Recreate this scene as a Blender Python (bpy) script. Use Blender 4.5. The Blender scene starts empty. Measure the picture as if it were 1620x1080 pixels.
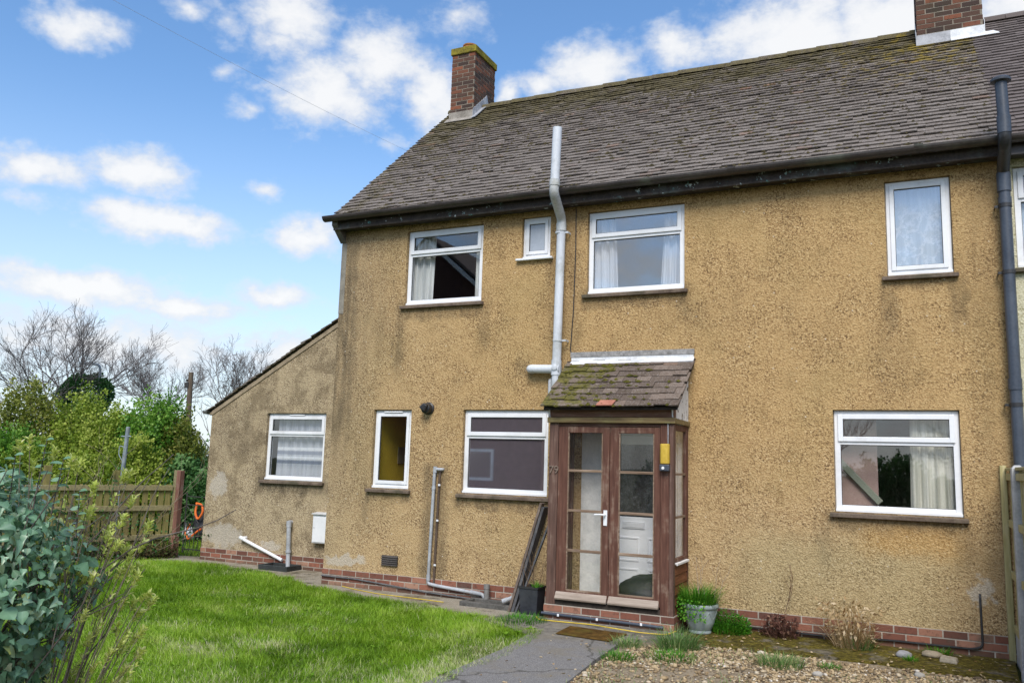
import bpy, math, random
import numpy as np
from mathutils import Vector, Matrix

# ---------------------------------------------------------------- camera
S = bpy.context.scene
COL = S.collection
cam_d = bpy.data.cameras.new("camera")
cam_d.sensor_width = 36.0
cam_d.lens = 29.38
cam_d.clip_start = 0.1
cam_d.clip_end = 2000
cam = bpy.data.objects.new("camera", cam_d)
COL.objects.link(cam)
RGT = Vector((0.9045683, 0.4252742, 0.0299679))
UPV = Vector((0.0341891, -0.1424282, 0.9892145))
FWD = Vector((-0.4249557, 0.8937875, 0.1433758))
cam.matrix_world = Matrix(((RGT.x, UPV.x, -FWD.x, 0.0), (RGT.y, UPV.y, -FWD.y, -9.77),
                           (RGT.z, UPV.z, -FWD.z, 1.68), (0, 0, 0, 1)))
S.camera = cam

# ---------------------------------------------------------------- light
SUN_DIR = Vector((0.22, -0.72, 0.80)).normalized()
SUN_EL = math.asin(SUN_DIR.z)
SUN_ROT = math.atan2(SUN_DIR.x, SUN_DIR.y)
sun_d = bpy.data.lights.new("sun", 'SUN')
sun_d.energy = 1.5
sun_d.angle = math.radians(28)
sun_d.color = (1.0, 0.95, 0.88)
sun = bpy.data.objects.new("sun", sun_d)
sun.rotation_euler = (-SUN_DIR).to_track_quat('-Z', 'Y').to_euler()
sun.location = (8, -8, 12)
COL.objects.link(sun)
S.view_settings.view_transform = 'Standard'
S.view_settings.look = 'None'
S.view_settings.gamma = 1
S.view_settings.exposure = 1.28
SKY_STRENGTH = 0.090
CLOUD_STRENGTH = 0.405


# ---------------------------------------------------------------- node helper
class NT:
    def __init__(self, tree):
        self.t = tree

    def n(self, typ, **kw):
        nd = self.t.nodes.new(typ)
        for k, v in kw.items():
            setattr(nd, k, v)
        return nd

    def put(self, nd, key, v):
        s = nd.inputs[key]
        if isinstance(v, bpy.types.NodeSocket):
            self.t.links.new(v, s)
        elif v is not None:
            if isinstance(v, (tuple, list)) and len(v) == 3 and s.type == 'RGBA':
                v = (*v, 1)
            s.default_value = v
        return nd

    def math(self, op, a, b=None, c=None, clamp=False):
        nd = self.n('ShaderNodeMath', operation=op, use_clamp=clamp)
        self.put(nd, 0, a)
        if b is not None:
            self.put(nd, 1, b)
        if c is not None:
            self.put(nd, 2, c)
        return nd.outputs[0]

    def vmath(self, op, a, b=None):
        nd = self.n('ShaderNodeVectorMath', operation=op)
        self.put(nd, 0, a)
        if b is not None:
            if op == 'SCALE':
                self.put(nd, 'Scale', b)
            else:
                self.put(nd, 1, b)
        return nd.outputs['Value'] if op in ('DOT_PRODUCT', 'LENGTH', 'DISTANCE') else nd.outputs[0]

    def mr(self, v, a, b, c=0.0, d=1.0, smooth=True):
        nd = self.n('ShaderNodeMapRange', interpolation_type='SMOOTHSTEP' if smooth else 'LINEAR')
        for k, x in zip(('Value', 'From Min', 'From Max', 'To Min', 'To Max'), (v, a, b, c, d)):
            self.put(nd, k, x)
        return nd.outputs[0]

    def noise(self, vec, scale, detail=3, rough=0.55, dist=0.0, out=0):
        nd = self.n('ShaderNodeTexNoise')
        self.put(nd, 'Vector', vec)
        self.put(nd, 'Scale', scale)
        self.put(nd, 'Detail', detail)
        self.put(nd, 'Roughness', rough)
        self.put(nd, 'Distortion', dist)
        return nd.outputs[out]

    def voro(self, vec, scale, feature='F1', out='Distance'):
        nd = self.n('ShaderNodeTexVoronoi', feature=feature)
        self.put(nd, 'Vector', vec)
        self.put(nd, 'Scale', scale)
        return nd.outputs[out]

    def ramp(self, fac, stops):
        nd = self.n('ShaderNodeValToRGB')
        self.put(nd, 0, fac)
        e = nd.color_ramp.elements
        while len(e) < len(stops):
            e.new(0.5)
        for el, (p, c) in zip(e, stops):
            el.position = p
            el.color = (*c, 1) if len(c) == 3 else c
        return nd.outputs[0]

    def mix(self, fac, a, b, blend='MIX'):
        nd = self.n('ShaderNodeMix', data_type='RGBA', blend_type=blend, clamp_factor=True)
        self.put(nd, 0, fac)
        self.put(nd, 6, a)
        self.put(nd, 7, b)
        return nd.outputs[2]

    def pos(self):
        return self.n('ShaderNodeNewGeometry').outputs['Position']

    def rnd(self):
        return self.n('ShaderNodeNewGeometry').outputs['Random Per Island']

    def attr(self, name):
        return self.n('ShaderNodeAttribute', attribute_name=name).outputs['Fac']

    def scale(self, vec, s):
        nd = self.n('ShaderNodeVectorMath', operation='MULTIPLY')
        self.put(nd, 0, vec)
        nd.inputs[1].default_value = s
        return nd.outputs[0]

    def sep(self, vec):
        nd = self.n('ShaderNodeSeparateXYZ')
        self.put(nd, 0, vec)
        return nd.outputs

    def bump(self, h, strength=0.3, dist=0.01):
        nd = self.n('ShaderNodeBump')
        self.put(nd, 'Height', h)
        self.put(nd, 'Strength', strength)
        self.put(nd, 'Distance', dist)
        return nd.outputs[0]


def new_mat(name, rough=0.6, spec=0.4, col=None):
    m = bpy.data.materials.new(name)
    m.use_nodes = True
    t = NT(m.node_tree)
    b = m.node_tree.nodes['Principled BSDF']
    b.inputs['Roughness'].default_value = rough
    b.inputs['Specular IOR Level'].default_value = spec
    if col:
        b.inputs['Base Color'].default_value = (*col, 1)
    return m, t, b


def varied(name, c0, c1, scale=6.0, rough=0.6, spec=0.4, c2=None, stretch=(1, 1, 1), bump=0.0, fine=40.0, dirt=None, island=0.0):
    """two or three tone surface with broken-up wear"""
    m, t, b = new_mat(name, rough, spec)
    p = t.scale(t.pos(), stretch)
    a = t.noise(p, scale, 5, 0.6)
    f = t.noise(p, fine, 3, 0.6)
    fac = t.math('ADD', t.math('MULTIPLY', a, 0.65), t.math('MULTIPLY', f, 0.35))
    if island:
        fac = t.math('ADD', fac, t.math('MULTIPLY', t.math('SUBTRACT', t.rnd(), 0.5), island))
    stops = [(0.36, c0), (0.6, c1)]
    if c2:
        stops.append((0.7, c2))
    col = t.ramp(fac, stops)
    if dirt:
        d = t.mr(t.noise(t.pos(), 2.3, 6, 0.65), 0.5, 0.68)
        col = t.mix(t.math('MULTIPLY', d, dirt[1]), col, dirt[0])
    t.put(b, 'Base Color', col)
    if bump:
        t.put(b, 'Normal', t.bump(f, bump, 0.006))
    return m


# ---------------------------------------------------------------- sky
W = bpy.data.worlds.new("World")
S.world = W
W.use_nodes = True
wt = NT(W.node_tree)
bg = W.node_tree.nodes['Background']
sky = wt.n('ShaderNodeTexSky', sky_type='NISHITA')
sky.sun_disc = False
sky.sun_elevation = SUN_EL
sky.sun_rotation = SUN_ROT
sky.altitude = 0
sky.air_density = 1.0
sky.dust_density = 0.6
sky.ozone_density = 2.2
DIRV = wt.n('ShaderNodeTexCoord').outputs['Generated']
# cumulus: azimuth from +y, elevation, half sizes (radians), weight
CLOUDS = [(-45.6, 26.9, 0.0330, 0.0200, 0.55), (-43.5, 22.2, 0.0300, 0.0150, 0.45), (-54.71, 25.1, 0.0478, 0.0229, 1), (-48.5, 27.57, 0.0363, 0.0132, 0.6), (-41.93, 28.3, 0.0600, 0.0360, 0.95),
          (-42.63, 26.69, 0.0344, 0.0261, 0.65), (-39.2, 23.6, 0.0760, 0.0480, 1.1), (-35.62, 26.3, 0.0640, 0.0480, 0.95),
          (-31.6, 24.2, 0.0460, 0.0470, 1.05), (-45.77, 24.38, 0.0308, 0.0109, 0.45), (-56.37, 16.37, 0.0595, 0.0246, 1.1),
          (-50.61, 17.42, 0.0597, 0.0285, 1), (-49.01, 14.37, 0.083, 0.0235, 1.1), (-39.81, 14.49, 0.0474, 0.0241, 1),
          (-42.91, 17.12, 0.0214, 0.0129, 0.6), (-53.48, 9.75, 0.1238, 0.0260, 1.15), (-41.82, 10.3, 0.0600, 0.0200, 1.05),
          (-46.88, 9.3, 0.0800, 0.0185, 0.95), (-20.3, 26.23, 0.0609, 0.0416, 1.1), (-13.78, 27.25, 0.0491, 0.0316, 0.8),
          (-6.48, 27.0, 0.102, 0.0578, 1.2), (0.29, 27.15, 0.0974, 0.0585, 1.3), (8.1, 26.95, 0.0848, 0.0484, 1.2),
          (-29.84, 29.16, 0.0388, 0.0296, 0.65), (-34.62, 21.27, 0.0204, 0.0189, 0.5), (-26.19, 24.58, 0.0218, 0.0218, 0.8),
          (-23.7, 25.12, 0.0289, 0.0217, 0.9), (-56.17, 14.48, 0.039, 0.0117, 0.5), (-50.4, 6.6, 0.1786, 0.0400, 0.95),
          (-38.69, 6.4, 0.1473, 0.0380, 0.9)]
wob = wt.noise(DIRV, 14.0, 4, 0.6, out=1)
wobv = wt.vmath('SCALE', wt.vmath('SUBTRACT', wob, (0.5, 0.5, 0.5)), 0.05)
DW = wt.vmath('ADD', DIRV, wobv)
dens = None
for az, el, a, bb, wgt in CLOUDS:
    A, EL = math.radians(az), math.radians(el)
    c = Vector((math.sin(A) * math.cos(EL), math.cos(A) * math.cos(EL), math.sin(EL)))
    e1 = Vector((math.cos(A), -math.sin(A), 0))
    e2 = e1.cross(c)
    u = wt.vmath('DOT_PRODUCT', DW, tuple(e1 / (a * 1.15)))
    v = wt.math('SUBTRACT', wt.vmath('DOT_PRODUCT', DW, tuple(e2 / (bb * 1.15))), c.dot(e2) / (bb * 1.15))
    r2 = wt.math('ADD', wt.math('MULTIPLY', u, u), wt.math('MULTIPLY', v, v))
    q = wt.math('MULTIPLY', wt.math('SUBTRACT', 1.0, wt.math('SQRT', r2)), wgt)
    dens = q if dens is None else wt.math('MAXIMUM', dens, q)
sx, sy, sz = wt.sep(DIRV)
front = wt.mr(sy, -0.05, 0.25)
# clouds over the rest of the sky (seen in the window panes)
other = wt.math('SUBTRACT', wt.math('MULTIPLY', wt.noise(wt.scale(DIRV, (1, 1, 2.2)), 3.0, 5, 0.55), 3.2), 1.35)
high = wt.mr(sz, 0.50, 0.62)
dens = wt.math('MULTIPLY', dens, front)
dens = wt.math('MAXIMUM', dens, wt.math('SUBTRACT', other, wt.math('MULTIPLY', front, wt.math('MULTIPLY', wt.math('SUBTRACT', 1.0, high), 9.0))))
fb = wt.noise(wt.scale(DIRV, (1, 1, 1.6)), 30.0, 6, 0.62)
fbl = wt.noise(wt.scale(DIRV, (1, 1, 1.7)), 9.0, 3, 0.5)
d2 = wt.math('ADD', dens, wt.math('ADD', wt.math('MULTIPLY', wt.math('SUBTRACT', fb, 0.5), 1.25), wt.math('MULTIPLY', wt.math('SUBTRACT', fbl, 0.5), 0.7)))
cov = wt.mr(d2, -0.06, 0.74)
ccol = wt.ramp(wt.mr(d2, 0.1, 0.9, smooth=False), [(0.0, (0.82, 0.88, 0.97)), (0.4, (0.80, 0.84, 0.91)), (1.0, (1.0, 1.0, 1.0))])
ccol = wt.vmath('SCALE', ccol, CLOUD_STRENGTH)
scol = wt.vmath('SCALE', sky.outputs[0], SKY_STRENGTH)
hsv = wt.n('ShaderNodeHueSaturation')
wt.put(hsv, 'Color', scol)
hsv.inputs['Saturation'].default_value = 1.15
hsv.inputs['Value'].default_value = 1.0
hz = wt.mr(sz, 0.42, -0.06, 0.0, 0.82)
sk = wt.mix(hz, hsv.outputs[0], tuple(CLOUD_STRENGTH * k for k in (0.78, 0.88, 1.0)))
fin = wt.mix(wt.math('MULTIPLY', cov, 0.93), sk, ccol)
wt.put(bg, 'Color', fin)
bg.inputs['Strength'].default_value = 1.0

# ---------------------------------------------------------------- object helpers
Z0 = -0.08   # ground level at the house


def tag(o, label=None, cat=None, group=None, kind=None):
    if label:
        o['label'] = label
    if cat:
        o['category'] = cat
    if group:
        o['group'] = group
    if kind:
        o['kind'] = kind
    return o


def thing(name, label, cat, loc=(0, 0, 0), group=None):
    o = bpy.data.objects.new(name, None)
    o.empty_display_size = 0.2
    o.location = loc
    COL.objects.link(o)
    return tag(o, label, cat, group)


def link(name, me, parent=None):
    o = bpy.data.objects.new(name, me)
    COL.objects.link(o)
    if parent is not None:
        o.parent = parent
        if parent.type == 'EMPTY':
            o.matrix_parent_inverse = Matrix.Translation(-Vector(parent.location))
    return o


def mesh_np(name, verts, quads=None, tris=None, mats=(), parent=None, smooth=False, tint=None, qmat=None):
    me = bpy.data.meshes.new(name)
    verts = np.asarray(verts, np.float32)
    nq = 0 if quads is None else len(quads)
    nt = 0 if tris is None else len(tris)
    me.vertices.add(len(verts))
    me.vertices.foreach_set('co', verts.ravel())
    parts = []
    if nq:
        parts.append(np.asarray(quads, np.int32).ravel())
    if nt:
        parts.append(np.asarray(tris, np.int32).ravel())
    loops = np.concatenate(parts)
    me.loops.add(len(loops))
    me.loops.foreach_set('vertex_index', loops)
    tot = np.concatenate([np.full(nq, 4, np.int32), np.full(nt, 3, np.int32)])
    start = np.concatenate([[0], np.cumsum(tot)[:-1]]).astype(np.int32)
    me.polygons.add(nq + nt)
    me.polygons.foreach_set('loop_start', start)
    me.polygons.foreach_set('loop_total', tot)
    for m in mats:
        me.materials.append(m)
    if qmat is not None:
        me.polygons.foreach_set('material_index', np.asarray(qmat, np.int32))
    if smooth:
        me.polygons.foreach_set('use_smooth', np.ones(nq + nt, bool))
    if tint is not None:
        at = me.attributes.new('tint', 'FLOAT', 'POINT')
        at.data.foreach_set('value', np.asarray(tint, np.float32))
    me.update(calc_edges=True)
    return link(name, me, parent)


class MB:
    """collects boxes, tubes and lathed bodies into ONE mesh"""

    def __init__(self):
        self.v, self.f, self.m, self.s = [], [], [], []

    def add(self, vs, fs, m=0, s=False):
        k = len(self.v)
        self.v += [tuple(x) for x in vs]
        for f in fs:
            self.f.append([i + k for i in f])
            self.m.append(m)
            self.s.append(s)
        return self

    HF = ((0, 3, 2, 1), (4, 5, 6, 7), (0, 1, 5, 4), (1, 2, 6, 5), (2, 3, 7, 6), (3, 0, 4, 7))

    def hexa(self, p, m=0):
        return self.add(p, self.HF, m)

    def box(self, x0, x1, y0, y1, z0, z1, m=0):
        return self.hexa([(x0, y0, z0), (x1, y0, z0), (x1, y1, z0), (x0, y1, z0),
                          (x0, y0, z1), (x1, y0, z1), (x1, y1, z1), (x0, y1, z1)], m)

    def bar(self, a, b, w, t, up=(0, 0, 1), m=0):
        a, b = Vector(a), Vector(b)
        d = (b - a).normalized()
        s = d.cross(Vector(up))
        if s.length < 1e-4:
            s = d.cross(Vector((0, 1, 0)))
        s.normalize()
        n = s.cross(d).normalized()
        s, n = s * w / 2, n * t / 2
        return self.hexa([a - s - n, a + s - n, b + s - n, b - s - n, a - s + n, a + s + n, b + s + n, b - s + n], m)

    def quad(self, a, b, c, d, m=0):
        return self.add([a, b, c, d], [(0, 1, 2, 3)], m)

    def prism(self, poly, n, m=0):
        """poly: list of points, extruded by vector n"""
        k = len(poly)
        n = Vector(n)
        p = [Vector(x) for x in poly]
        fs = [tuple(range(k - 1, -1, -1)), tuple(range(k, 2 * k))]
        fs += [(i, (i + 1) % k, (i + 1) % k + k, i + k) for i in range(k)]
        return self.add(p + [x + n for x in p], fs, m)

    def tube(self, pts, r, n=10, m=0, caps=True):
        pts = [Vector(p) for p in pts]
        rs = r if isinstance(r, (list, tuple)) else [r] * len(pts)
        vs, fs = [], []
        ref = None
        for i, p in enumerate(pts):
            d = (pts[min(i + 1, len(pts) - 1)] - pts[max(i - 1, 0)]).normalized()
            if ref is None:
                ref = d.orthogonal().normalized()
            ref = (ref - d * ref.dot(d))
            ref = ref.normalized() if ref.length > 1e-5 else d.orthogonal().normalized()
            o = d.cross(ref)
            for k in range(n):
                a = 2 * math.pi * k / n
                vs.append(p + (ref * math.cos(a) + o * math.sin(a)) * rs[i])
        for i in range(len(pts) - 1):
            for k in range(n):
                fs.append((i * n + k, i * n + (k + 1) % n, (i + 1) * n + (k + 1) % n, (i + 1) * n + k))
        if caps:
            fs.append(tuple(range(n - 1, -1, -1)))
            fs.append(tuple(range((len(pts) - 1) * n, len(pts) * n)))
        return self.add(vs, fs, m, True)

    def lathe(self, c, prof, n=20, m=0, axis='z'):
        vs, fs = [], []
        for rr, h in prof:
            for k in range(n):
                a = 2 * math.pi * k / n
                x, y = rr * math.cos(a), rr * math.sin(a)
                if axis == 'z':
                    vs.append((c[0] + x, c[1] + y, c[2] + h))
                elif axis == 'y':
                    vs.append((c[0] + x, c[1] + h, c[2] - y))
                else:
                    vs.append((c[0] + h, c[1] + x, c[2] + y))
        for i in range(len(prof) - 1):
            for k in range(n):
                fs.append((i * n + k, i * n + (k + 1) % n, (i + 1) * n + (k + 1) % n, (i + 1) * n + k))
        fs.append(tuple(range(n - 1, -1, -1)))
        fs.append(tuple(range((len(prof) - 1) * n, len(prof) * n)))
        return self.add(vs, fs, m, True)

    def build(self, name, mats, parent=None, bevel=0.0, seg=1):
        me = bpy.data.meshes.new(name)
        me.from_pydata(self.v, [], self.f)
        for m in (mats if isinstance(mats, (list, tuple)) else [mats]):
            me.materials.append(m)
        me.polygons.foreach_set('material_index', self.m)
        me.polygons.foreach_set('use_smooth', self.s)
        me.update(calc_edges=True)
        if any(self.s):
            try:
                me.set_sharp_from_angle(angle=math.radians(40))
            except Exception:
                pass
        o = link(name, me, parent)
        if bevel:
            b = o.modifiers.new('bevel', 'BEVEL')
            b.width = bevel
            b.segments = seg
            b.limit_method = 'ANGLE'
            b.angle_limit = math.radians(50)
        return o


def bend(pts, r=0.06, k=5):
    """rounds the corners of a polyline"""
    P = [Vector(p) for p in pts]
    out = [P[0]]
    for i in range(1, len(P) - 1):
        a, b, c = P[i - 1], P[i], P[i + 1]
        rr = min(r, (a - b).length * 0.45, (c - b).length * 0.45)
        s, e = b + (a - b).normalized() * rr, b + (c - b).normalized() * rr
        for j in range(k + 1):
            t = j / k
            out.append(s * (1 - t) ** 2 + b * 2 * t * (1 - t) + e * t * t)
    out.append(P[-1])
    return out


def hash2(ix, iy, seed=0):
    h = (ix.astype(np.int64) * 374761393 + iy.astype(np.int64) * 668265263 + seed * 974711) & 0x7fffffff
    h = ((h ^ (h >> 13)) * 1274126177) & 0x7fffffff
    return ((h ^ (h >> 16)) & 0xffff) / 65535.0


def vnoise(x, y, seed=0):
    ix, iy = np.floor(x), np.floor(y)
    fx, fy = x - ix, y - iy
    fx, fy = fx * fx * (3 - 2 * fx), fy * fy * (3 - 2 * fy)
    a, b = hash2(ix, iy, seed), hash2(ix + 1, iy, seed)
    c, d = hash2(ix, iy + 1, seed), hash2(ix + 1, iy + 1, seed)
    return (a * (1 - fx) + b * fx) * (1 - fy) + (c * (1 - fx) + d * fx) * fy


def fbm(x, y, seed=0, o=4):
    s, a, t = 0, 0.5, 0
    for i in range(o):
        s = s + a * vnoise(x * 2 ** i, y * 2 ** i, seed + i)
        t += a
        a *= 0.5
    return s / t


RNG = np.random.default_rng(11)
random.seed(5)

# ---------------------------------------------------------------- window layout (metres on the front wall)
HEAD_G, HEAD_U = 2.357, 4.886
WINS = dict(  # x0, x1, z0, z1, wall y
    w1=(-6.335, -5.122, 3.815, HEAD_U, 0.0), w2=(-4.545, -4.135, 4.34, 4.905, 0.0), w3=(-3.62, -2.372, 3.815, HEAD_U, 0.0),
    w4=(-0.147, 0.50, 3.81, HEAD_U - 0.008, 0.0), w5=(-9.54, -8.345, 1.29, 2.368, 1.0), w6=(-6.745, -6.132, 1.28, HEAD_G, 0.0),
    w7=(-5.325, -4.10, 1.268, HEAD_G, 0.0), w8=(-0.738, 0.487, 1.265, HEAD_G, 0.0))
XL, XR = -7.462, 1.0

# ---------------------------------------------------------------- materials
def render_material(name, neighbour=False):
    """old pebbledash: pebbles, ochre wash, algae and drip stains with shapes of their own"""
    m, t, b = new_mat(name, 0.92, 0.2)
    P = t.pos()
    wob = t.vmath('SCALE', t.vmath('SUBTRACT', t.noise(P, 5.0, 5, 0.65, out=1), (0.5, 0.5, 0.5)), 0.26)
    Q = t.vmath('ADD', P, wob)
    x, y, z = t.sep(Q)
    s1 = t.noise(P, 100.0, 2, 0.6)
    s2 = t.noise(P, 46.0, 4, 0.65)
    vor = t.voro(P, 58.0)
    cell = t.sep(t.voro(P, 58.0, out='Color'))[0]
    cell2 = t.sep(t.voro(P, 46.0, out='Color'))[1]
    fac = t.math('ADD', t.math('MULTIPLY', s1, 0.50), t.math('MULTIPLY', s2, 0.50))
    fac = t.math('ADD', fac, t.math('MULTIPLY', t.math('SUBTRACT', cell, 0.5), 0.12))
    fac = t.math('ADD', fac, t.math('MULTIPLY', t.math('LESS_THAN', cell2, 0.12), -0.045))
    worn = t.mr(t.noise(P, 2.1, 5, 0.62, 0.4), 0.36, 0.64, 0.48, 1.04)
    fac = t.math('ADD', t.math('MULTIPLY', t.math('SUBTRACT', fac, 0.535), worn), 0.535)
    if neighbour:
        col = t.ramp(fac, [(0.36, (0.30, 0.27, 0.15)), (0.5, (0.55, 0.52, 0.36)), (0.66, (0.70, 0.67, 0.50))])
    else:
        col = t.ramp(fac, [(0.375, (0.120, 0.078, 0.045)), (0.445, (0.285, 0.188, 0.096)), (0.51, (0.455, 0.318, 0.164)), (0.59, (0.560, 0.420, 0.240)), (0.70, (0.72, 0.62, 0.46))])
        big = t.noise(P, 0.8, 5, 0.6)
        mid = t.noise(P, 3.2, 4, 0.6)
        col = t.mix(t.mr(big, 0.46, 0.68, 0, 0.40), col, t.ramp(fac, [(0.36, (0.10, 0.075, 0.04)), (0.5, (0.36, 0.27, 0.13)), (0.66, (0.56, 0.46, 0.27))]))
        col = t.mix(t.mr(mid, 0.50, 0.72, 0, 0.55), col, t.mix(0.38, col, (0.15, 0.095, 0.045)))
        wash = t.noise(t.scale(P, (3.0, 3.0, 0.7)), 1.0, 5, 0.65)
        col = t.mix(t.mr(wash, 0.52, 0.72, 0, 0.38), col, t.mix(0.45, col, (0.15, 0.115, 0.070)))
        col = t.mix(t.mr(wash, 0.47, 0.30, 0, 0.45), col, t.mix(0.5, col, (0.56, 0.42, 0.23)))
        warm = t.math('MULTIPLY', t.mr(t.math('ADD', z, t.math('MULTIPLY', big, 1.5)), 1.3, 3.2, 0.10, 0.55), t.mr(x, -7.0, -4.5, 0.35, 1.0))
        col = t.mix(warm, col, t.vmath('MULTIPLY', col, (1.0, 0.885, 0.66)))
        # the west end is greyer and paler
        pale = t.ramp(fac, [(0.36, (0.09, 0.075, 0.055)), (0.46, (0.30, 0.24, 0.16)), (0.54, (0.44, 0.365, 0.24)), (0.66, (0.60, 0.53, 0.40))])
        west = t.math('MULTIPLY', t.mr(x, -6.3, -8.6), 0.75)
        col = t.mix(west, col, pale)
        mot = t.math('MULTIPLY', t.mr(x, -6.9, -8.2), t.mr(t.noise(P, 2.8, 6, 0.7), 0.45, 0.60, 0, 0.75))
        col = t.mix(mot, col, t.mix(0.62, col, (0.095, 0.066, 0.036)))

        def box(x0, x1, z0, z1, fx, fz):
            mx = t.mr(t.math('ABSOLUTE', t.math('SUBTRACT', x, (x0 + x1) / 2)), (x1 - x0) / 2 - fx, (x1 - x0) / 2 + fx, 1, 0)
            mz = t.mr(t.math('ABSOLUTE', t.math('SUBTRACT', z, (z0 + z1) / 2)), (z1 - z0) / 2 - fz, (z1 - z0) / 2 + fz, 1, 0)
            return t.math('MULTIPLY', mx, mz)

        wob2 = t.vmath('SCALE', t.vmath('SUBTRACT', t.noise(P, 7.0, 4, 0.6, out=1), (0.5, 0.5, 0.5)), 0.38)
        x2, y2, z2 = t.sep(t.vmath('ADD', P, wob2))

        def blot(x0, x1, z0, z1):
            u = t.math('DIVIDE', t.math('SUBTRACT', x2, (x0 + x1) / 2), (x1 - x0) / 2)
            v = t.math('DIVIDE', t.math('SUBTRACT', z2, (z0 + z1) / 2), (z1 - z0) / 2)
            return t.mr(t.math('ADD', t.math('MULTIPLY', u, u), t.math('MULTIPLY', v, v)), 0.6, 1.35, 1, 0)

        # dark algae: drips below sill ends, bands under sills, the exposed corner, old leaks; plus a dark band along the eaves
        stains = [(-6.45, -5.05, 3.60, 3.86, .05, .05, .5), (-6.50, -6.33, 2.9, 3.8, .06, .3, .55), (-5.14, -4.98, 3.2, 3.8, .06, .2, .45),
                  (-3.70, -2.30, 3.62, 3.86, .05, .05, .5), (-2.40, -2.24, 3.3, 3.8, .06, .2, .35), (-0.24, 0.56, 3.64, 3.84, .05, .05, .45),
                  (-0.22, -0.06, 3.15, 3.8, .05, .3, .55), (0.44, 0.62, 3.2, 3.8, .05, .3, .5), (-0.85, 0.56, 1.06, 1.28, .05, .06, .6),
                  (0.38, 0.58, 0.75, 1.25, .06, .2, .45), (-0.90, -0.78, 0.7, 1.2, .05, .2, .4), (-6.85, -6.05, 1.10, 1.3, .05, .05, .55),
                  (-6.90, -6.76, 0.7, 1.2, .05, .2, .4), (-5.42, -4.1, 1.08, 1.29, .05, .05, .6), (-9.66, -8.2, 1.08, 1.3, .05, .06, .65),
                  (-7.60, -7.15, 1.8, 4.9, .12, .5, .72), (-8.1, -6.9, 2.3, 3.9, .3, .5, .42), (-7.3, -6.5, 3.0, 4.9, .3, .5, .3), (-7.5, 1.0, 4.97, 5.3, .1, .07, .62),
                  (-4.15, -3.72, 2.9, 5.0, .10, .5, .35), (-5.90, -5.50, 0.10, 1.62, .08, .05, .55), (-4.6, -4.38, 2.78, 2.98, .06, .06, .6),
                  (-2.9, -1.9, 3.3, 3.7, .3, .2, .16), (-7.4, -6.4, 0.9, 2.3, .35, .5, .22), (0.62, 0.98, 0.2, 4.9, .10, .6, .22),
                  (-10.8, -9.6, 1.6, 2.6, .3, .4, .25), (-0.35, 0.1, 2.5, 3.3, .12, .3, .16)]
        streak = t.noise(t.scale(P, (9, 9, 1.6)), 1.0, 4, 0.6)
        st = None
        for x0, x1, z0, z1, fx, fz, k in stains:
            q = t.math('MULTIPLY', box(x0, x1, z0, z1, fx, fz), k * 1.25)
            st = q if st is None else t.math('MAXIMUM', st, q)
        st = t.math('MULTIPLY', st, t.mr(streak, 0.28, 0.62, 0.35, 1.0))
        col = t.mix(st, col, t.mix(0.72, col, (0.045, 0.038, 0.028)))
        # washed-out grey render low on the wall, rust below the big sill, cement patches
        grey = t.math('MULTIPLY', box(-1.75, 0.35, 0.05, 0.98, .4, .25), 0.55)
        col = t.mix(grey, col, t.ramp(fac, [(0.36, (0.16, 0.13, 0.065)), (0.5, (0.36, 0.30, 0.16)), (0.66, (0.52, 0.45, 0.28))]))
        rust = t.math('MULTIPLY', box(-0.45, 0.45, 0.85, 1.12, .2, .10), 0.55)
        col = t.mix(rust, col, t.mix(0.5, col, (0.52, 0.27, 0.05)))
        pat = None
        for q in ((0.49, 0.73, 0.41, 0.67), (-7.44, -6.75, 0.20, 0.36), (-10.75, -9.9, 0.16, 0.55), (-9.5, -9.1, 0.15, 0.34), (-10.7, -10.3, 0.95, 1.35)):
            k = blot(*q)
            pat = k if pat is None else t.math('MAXIMUM', pat, k)
        col = t.mix(t.math('MULTIPLY', pat, 0.62), col, t.ramp(s2, [(0.35, (0.42, 0.38, 0.32)), (0.65, (0.58, 0.54, 0.47))]))
    # pale exposed pebbles
    chip = t.mr(t.voro(P, 7.0, out='Distance'), 0.0, 0.09, 1, 0)
    col = t.mix(t.math('MULTIPLY', chip, 0.8), col, (0.72, 0.66, 0.55))
    t.put(b, 'Base Color', col)
    h = t.math('ADD', t.math('MULTIPLY', vor, 0.7), t.math('ADD', t.math('MULTIPLY', s1, 0.5), t.math('MULTIPLY', s2, 0.35)))
    t.put(b, 'Normal', t.bump(h, 0.7, 0.013))
    return m


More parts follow.
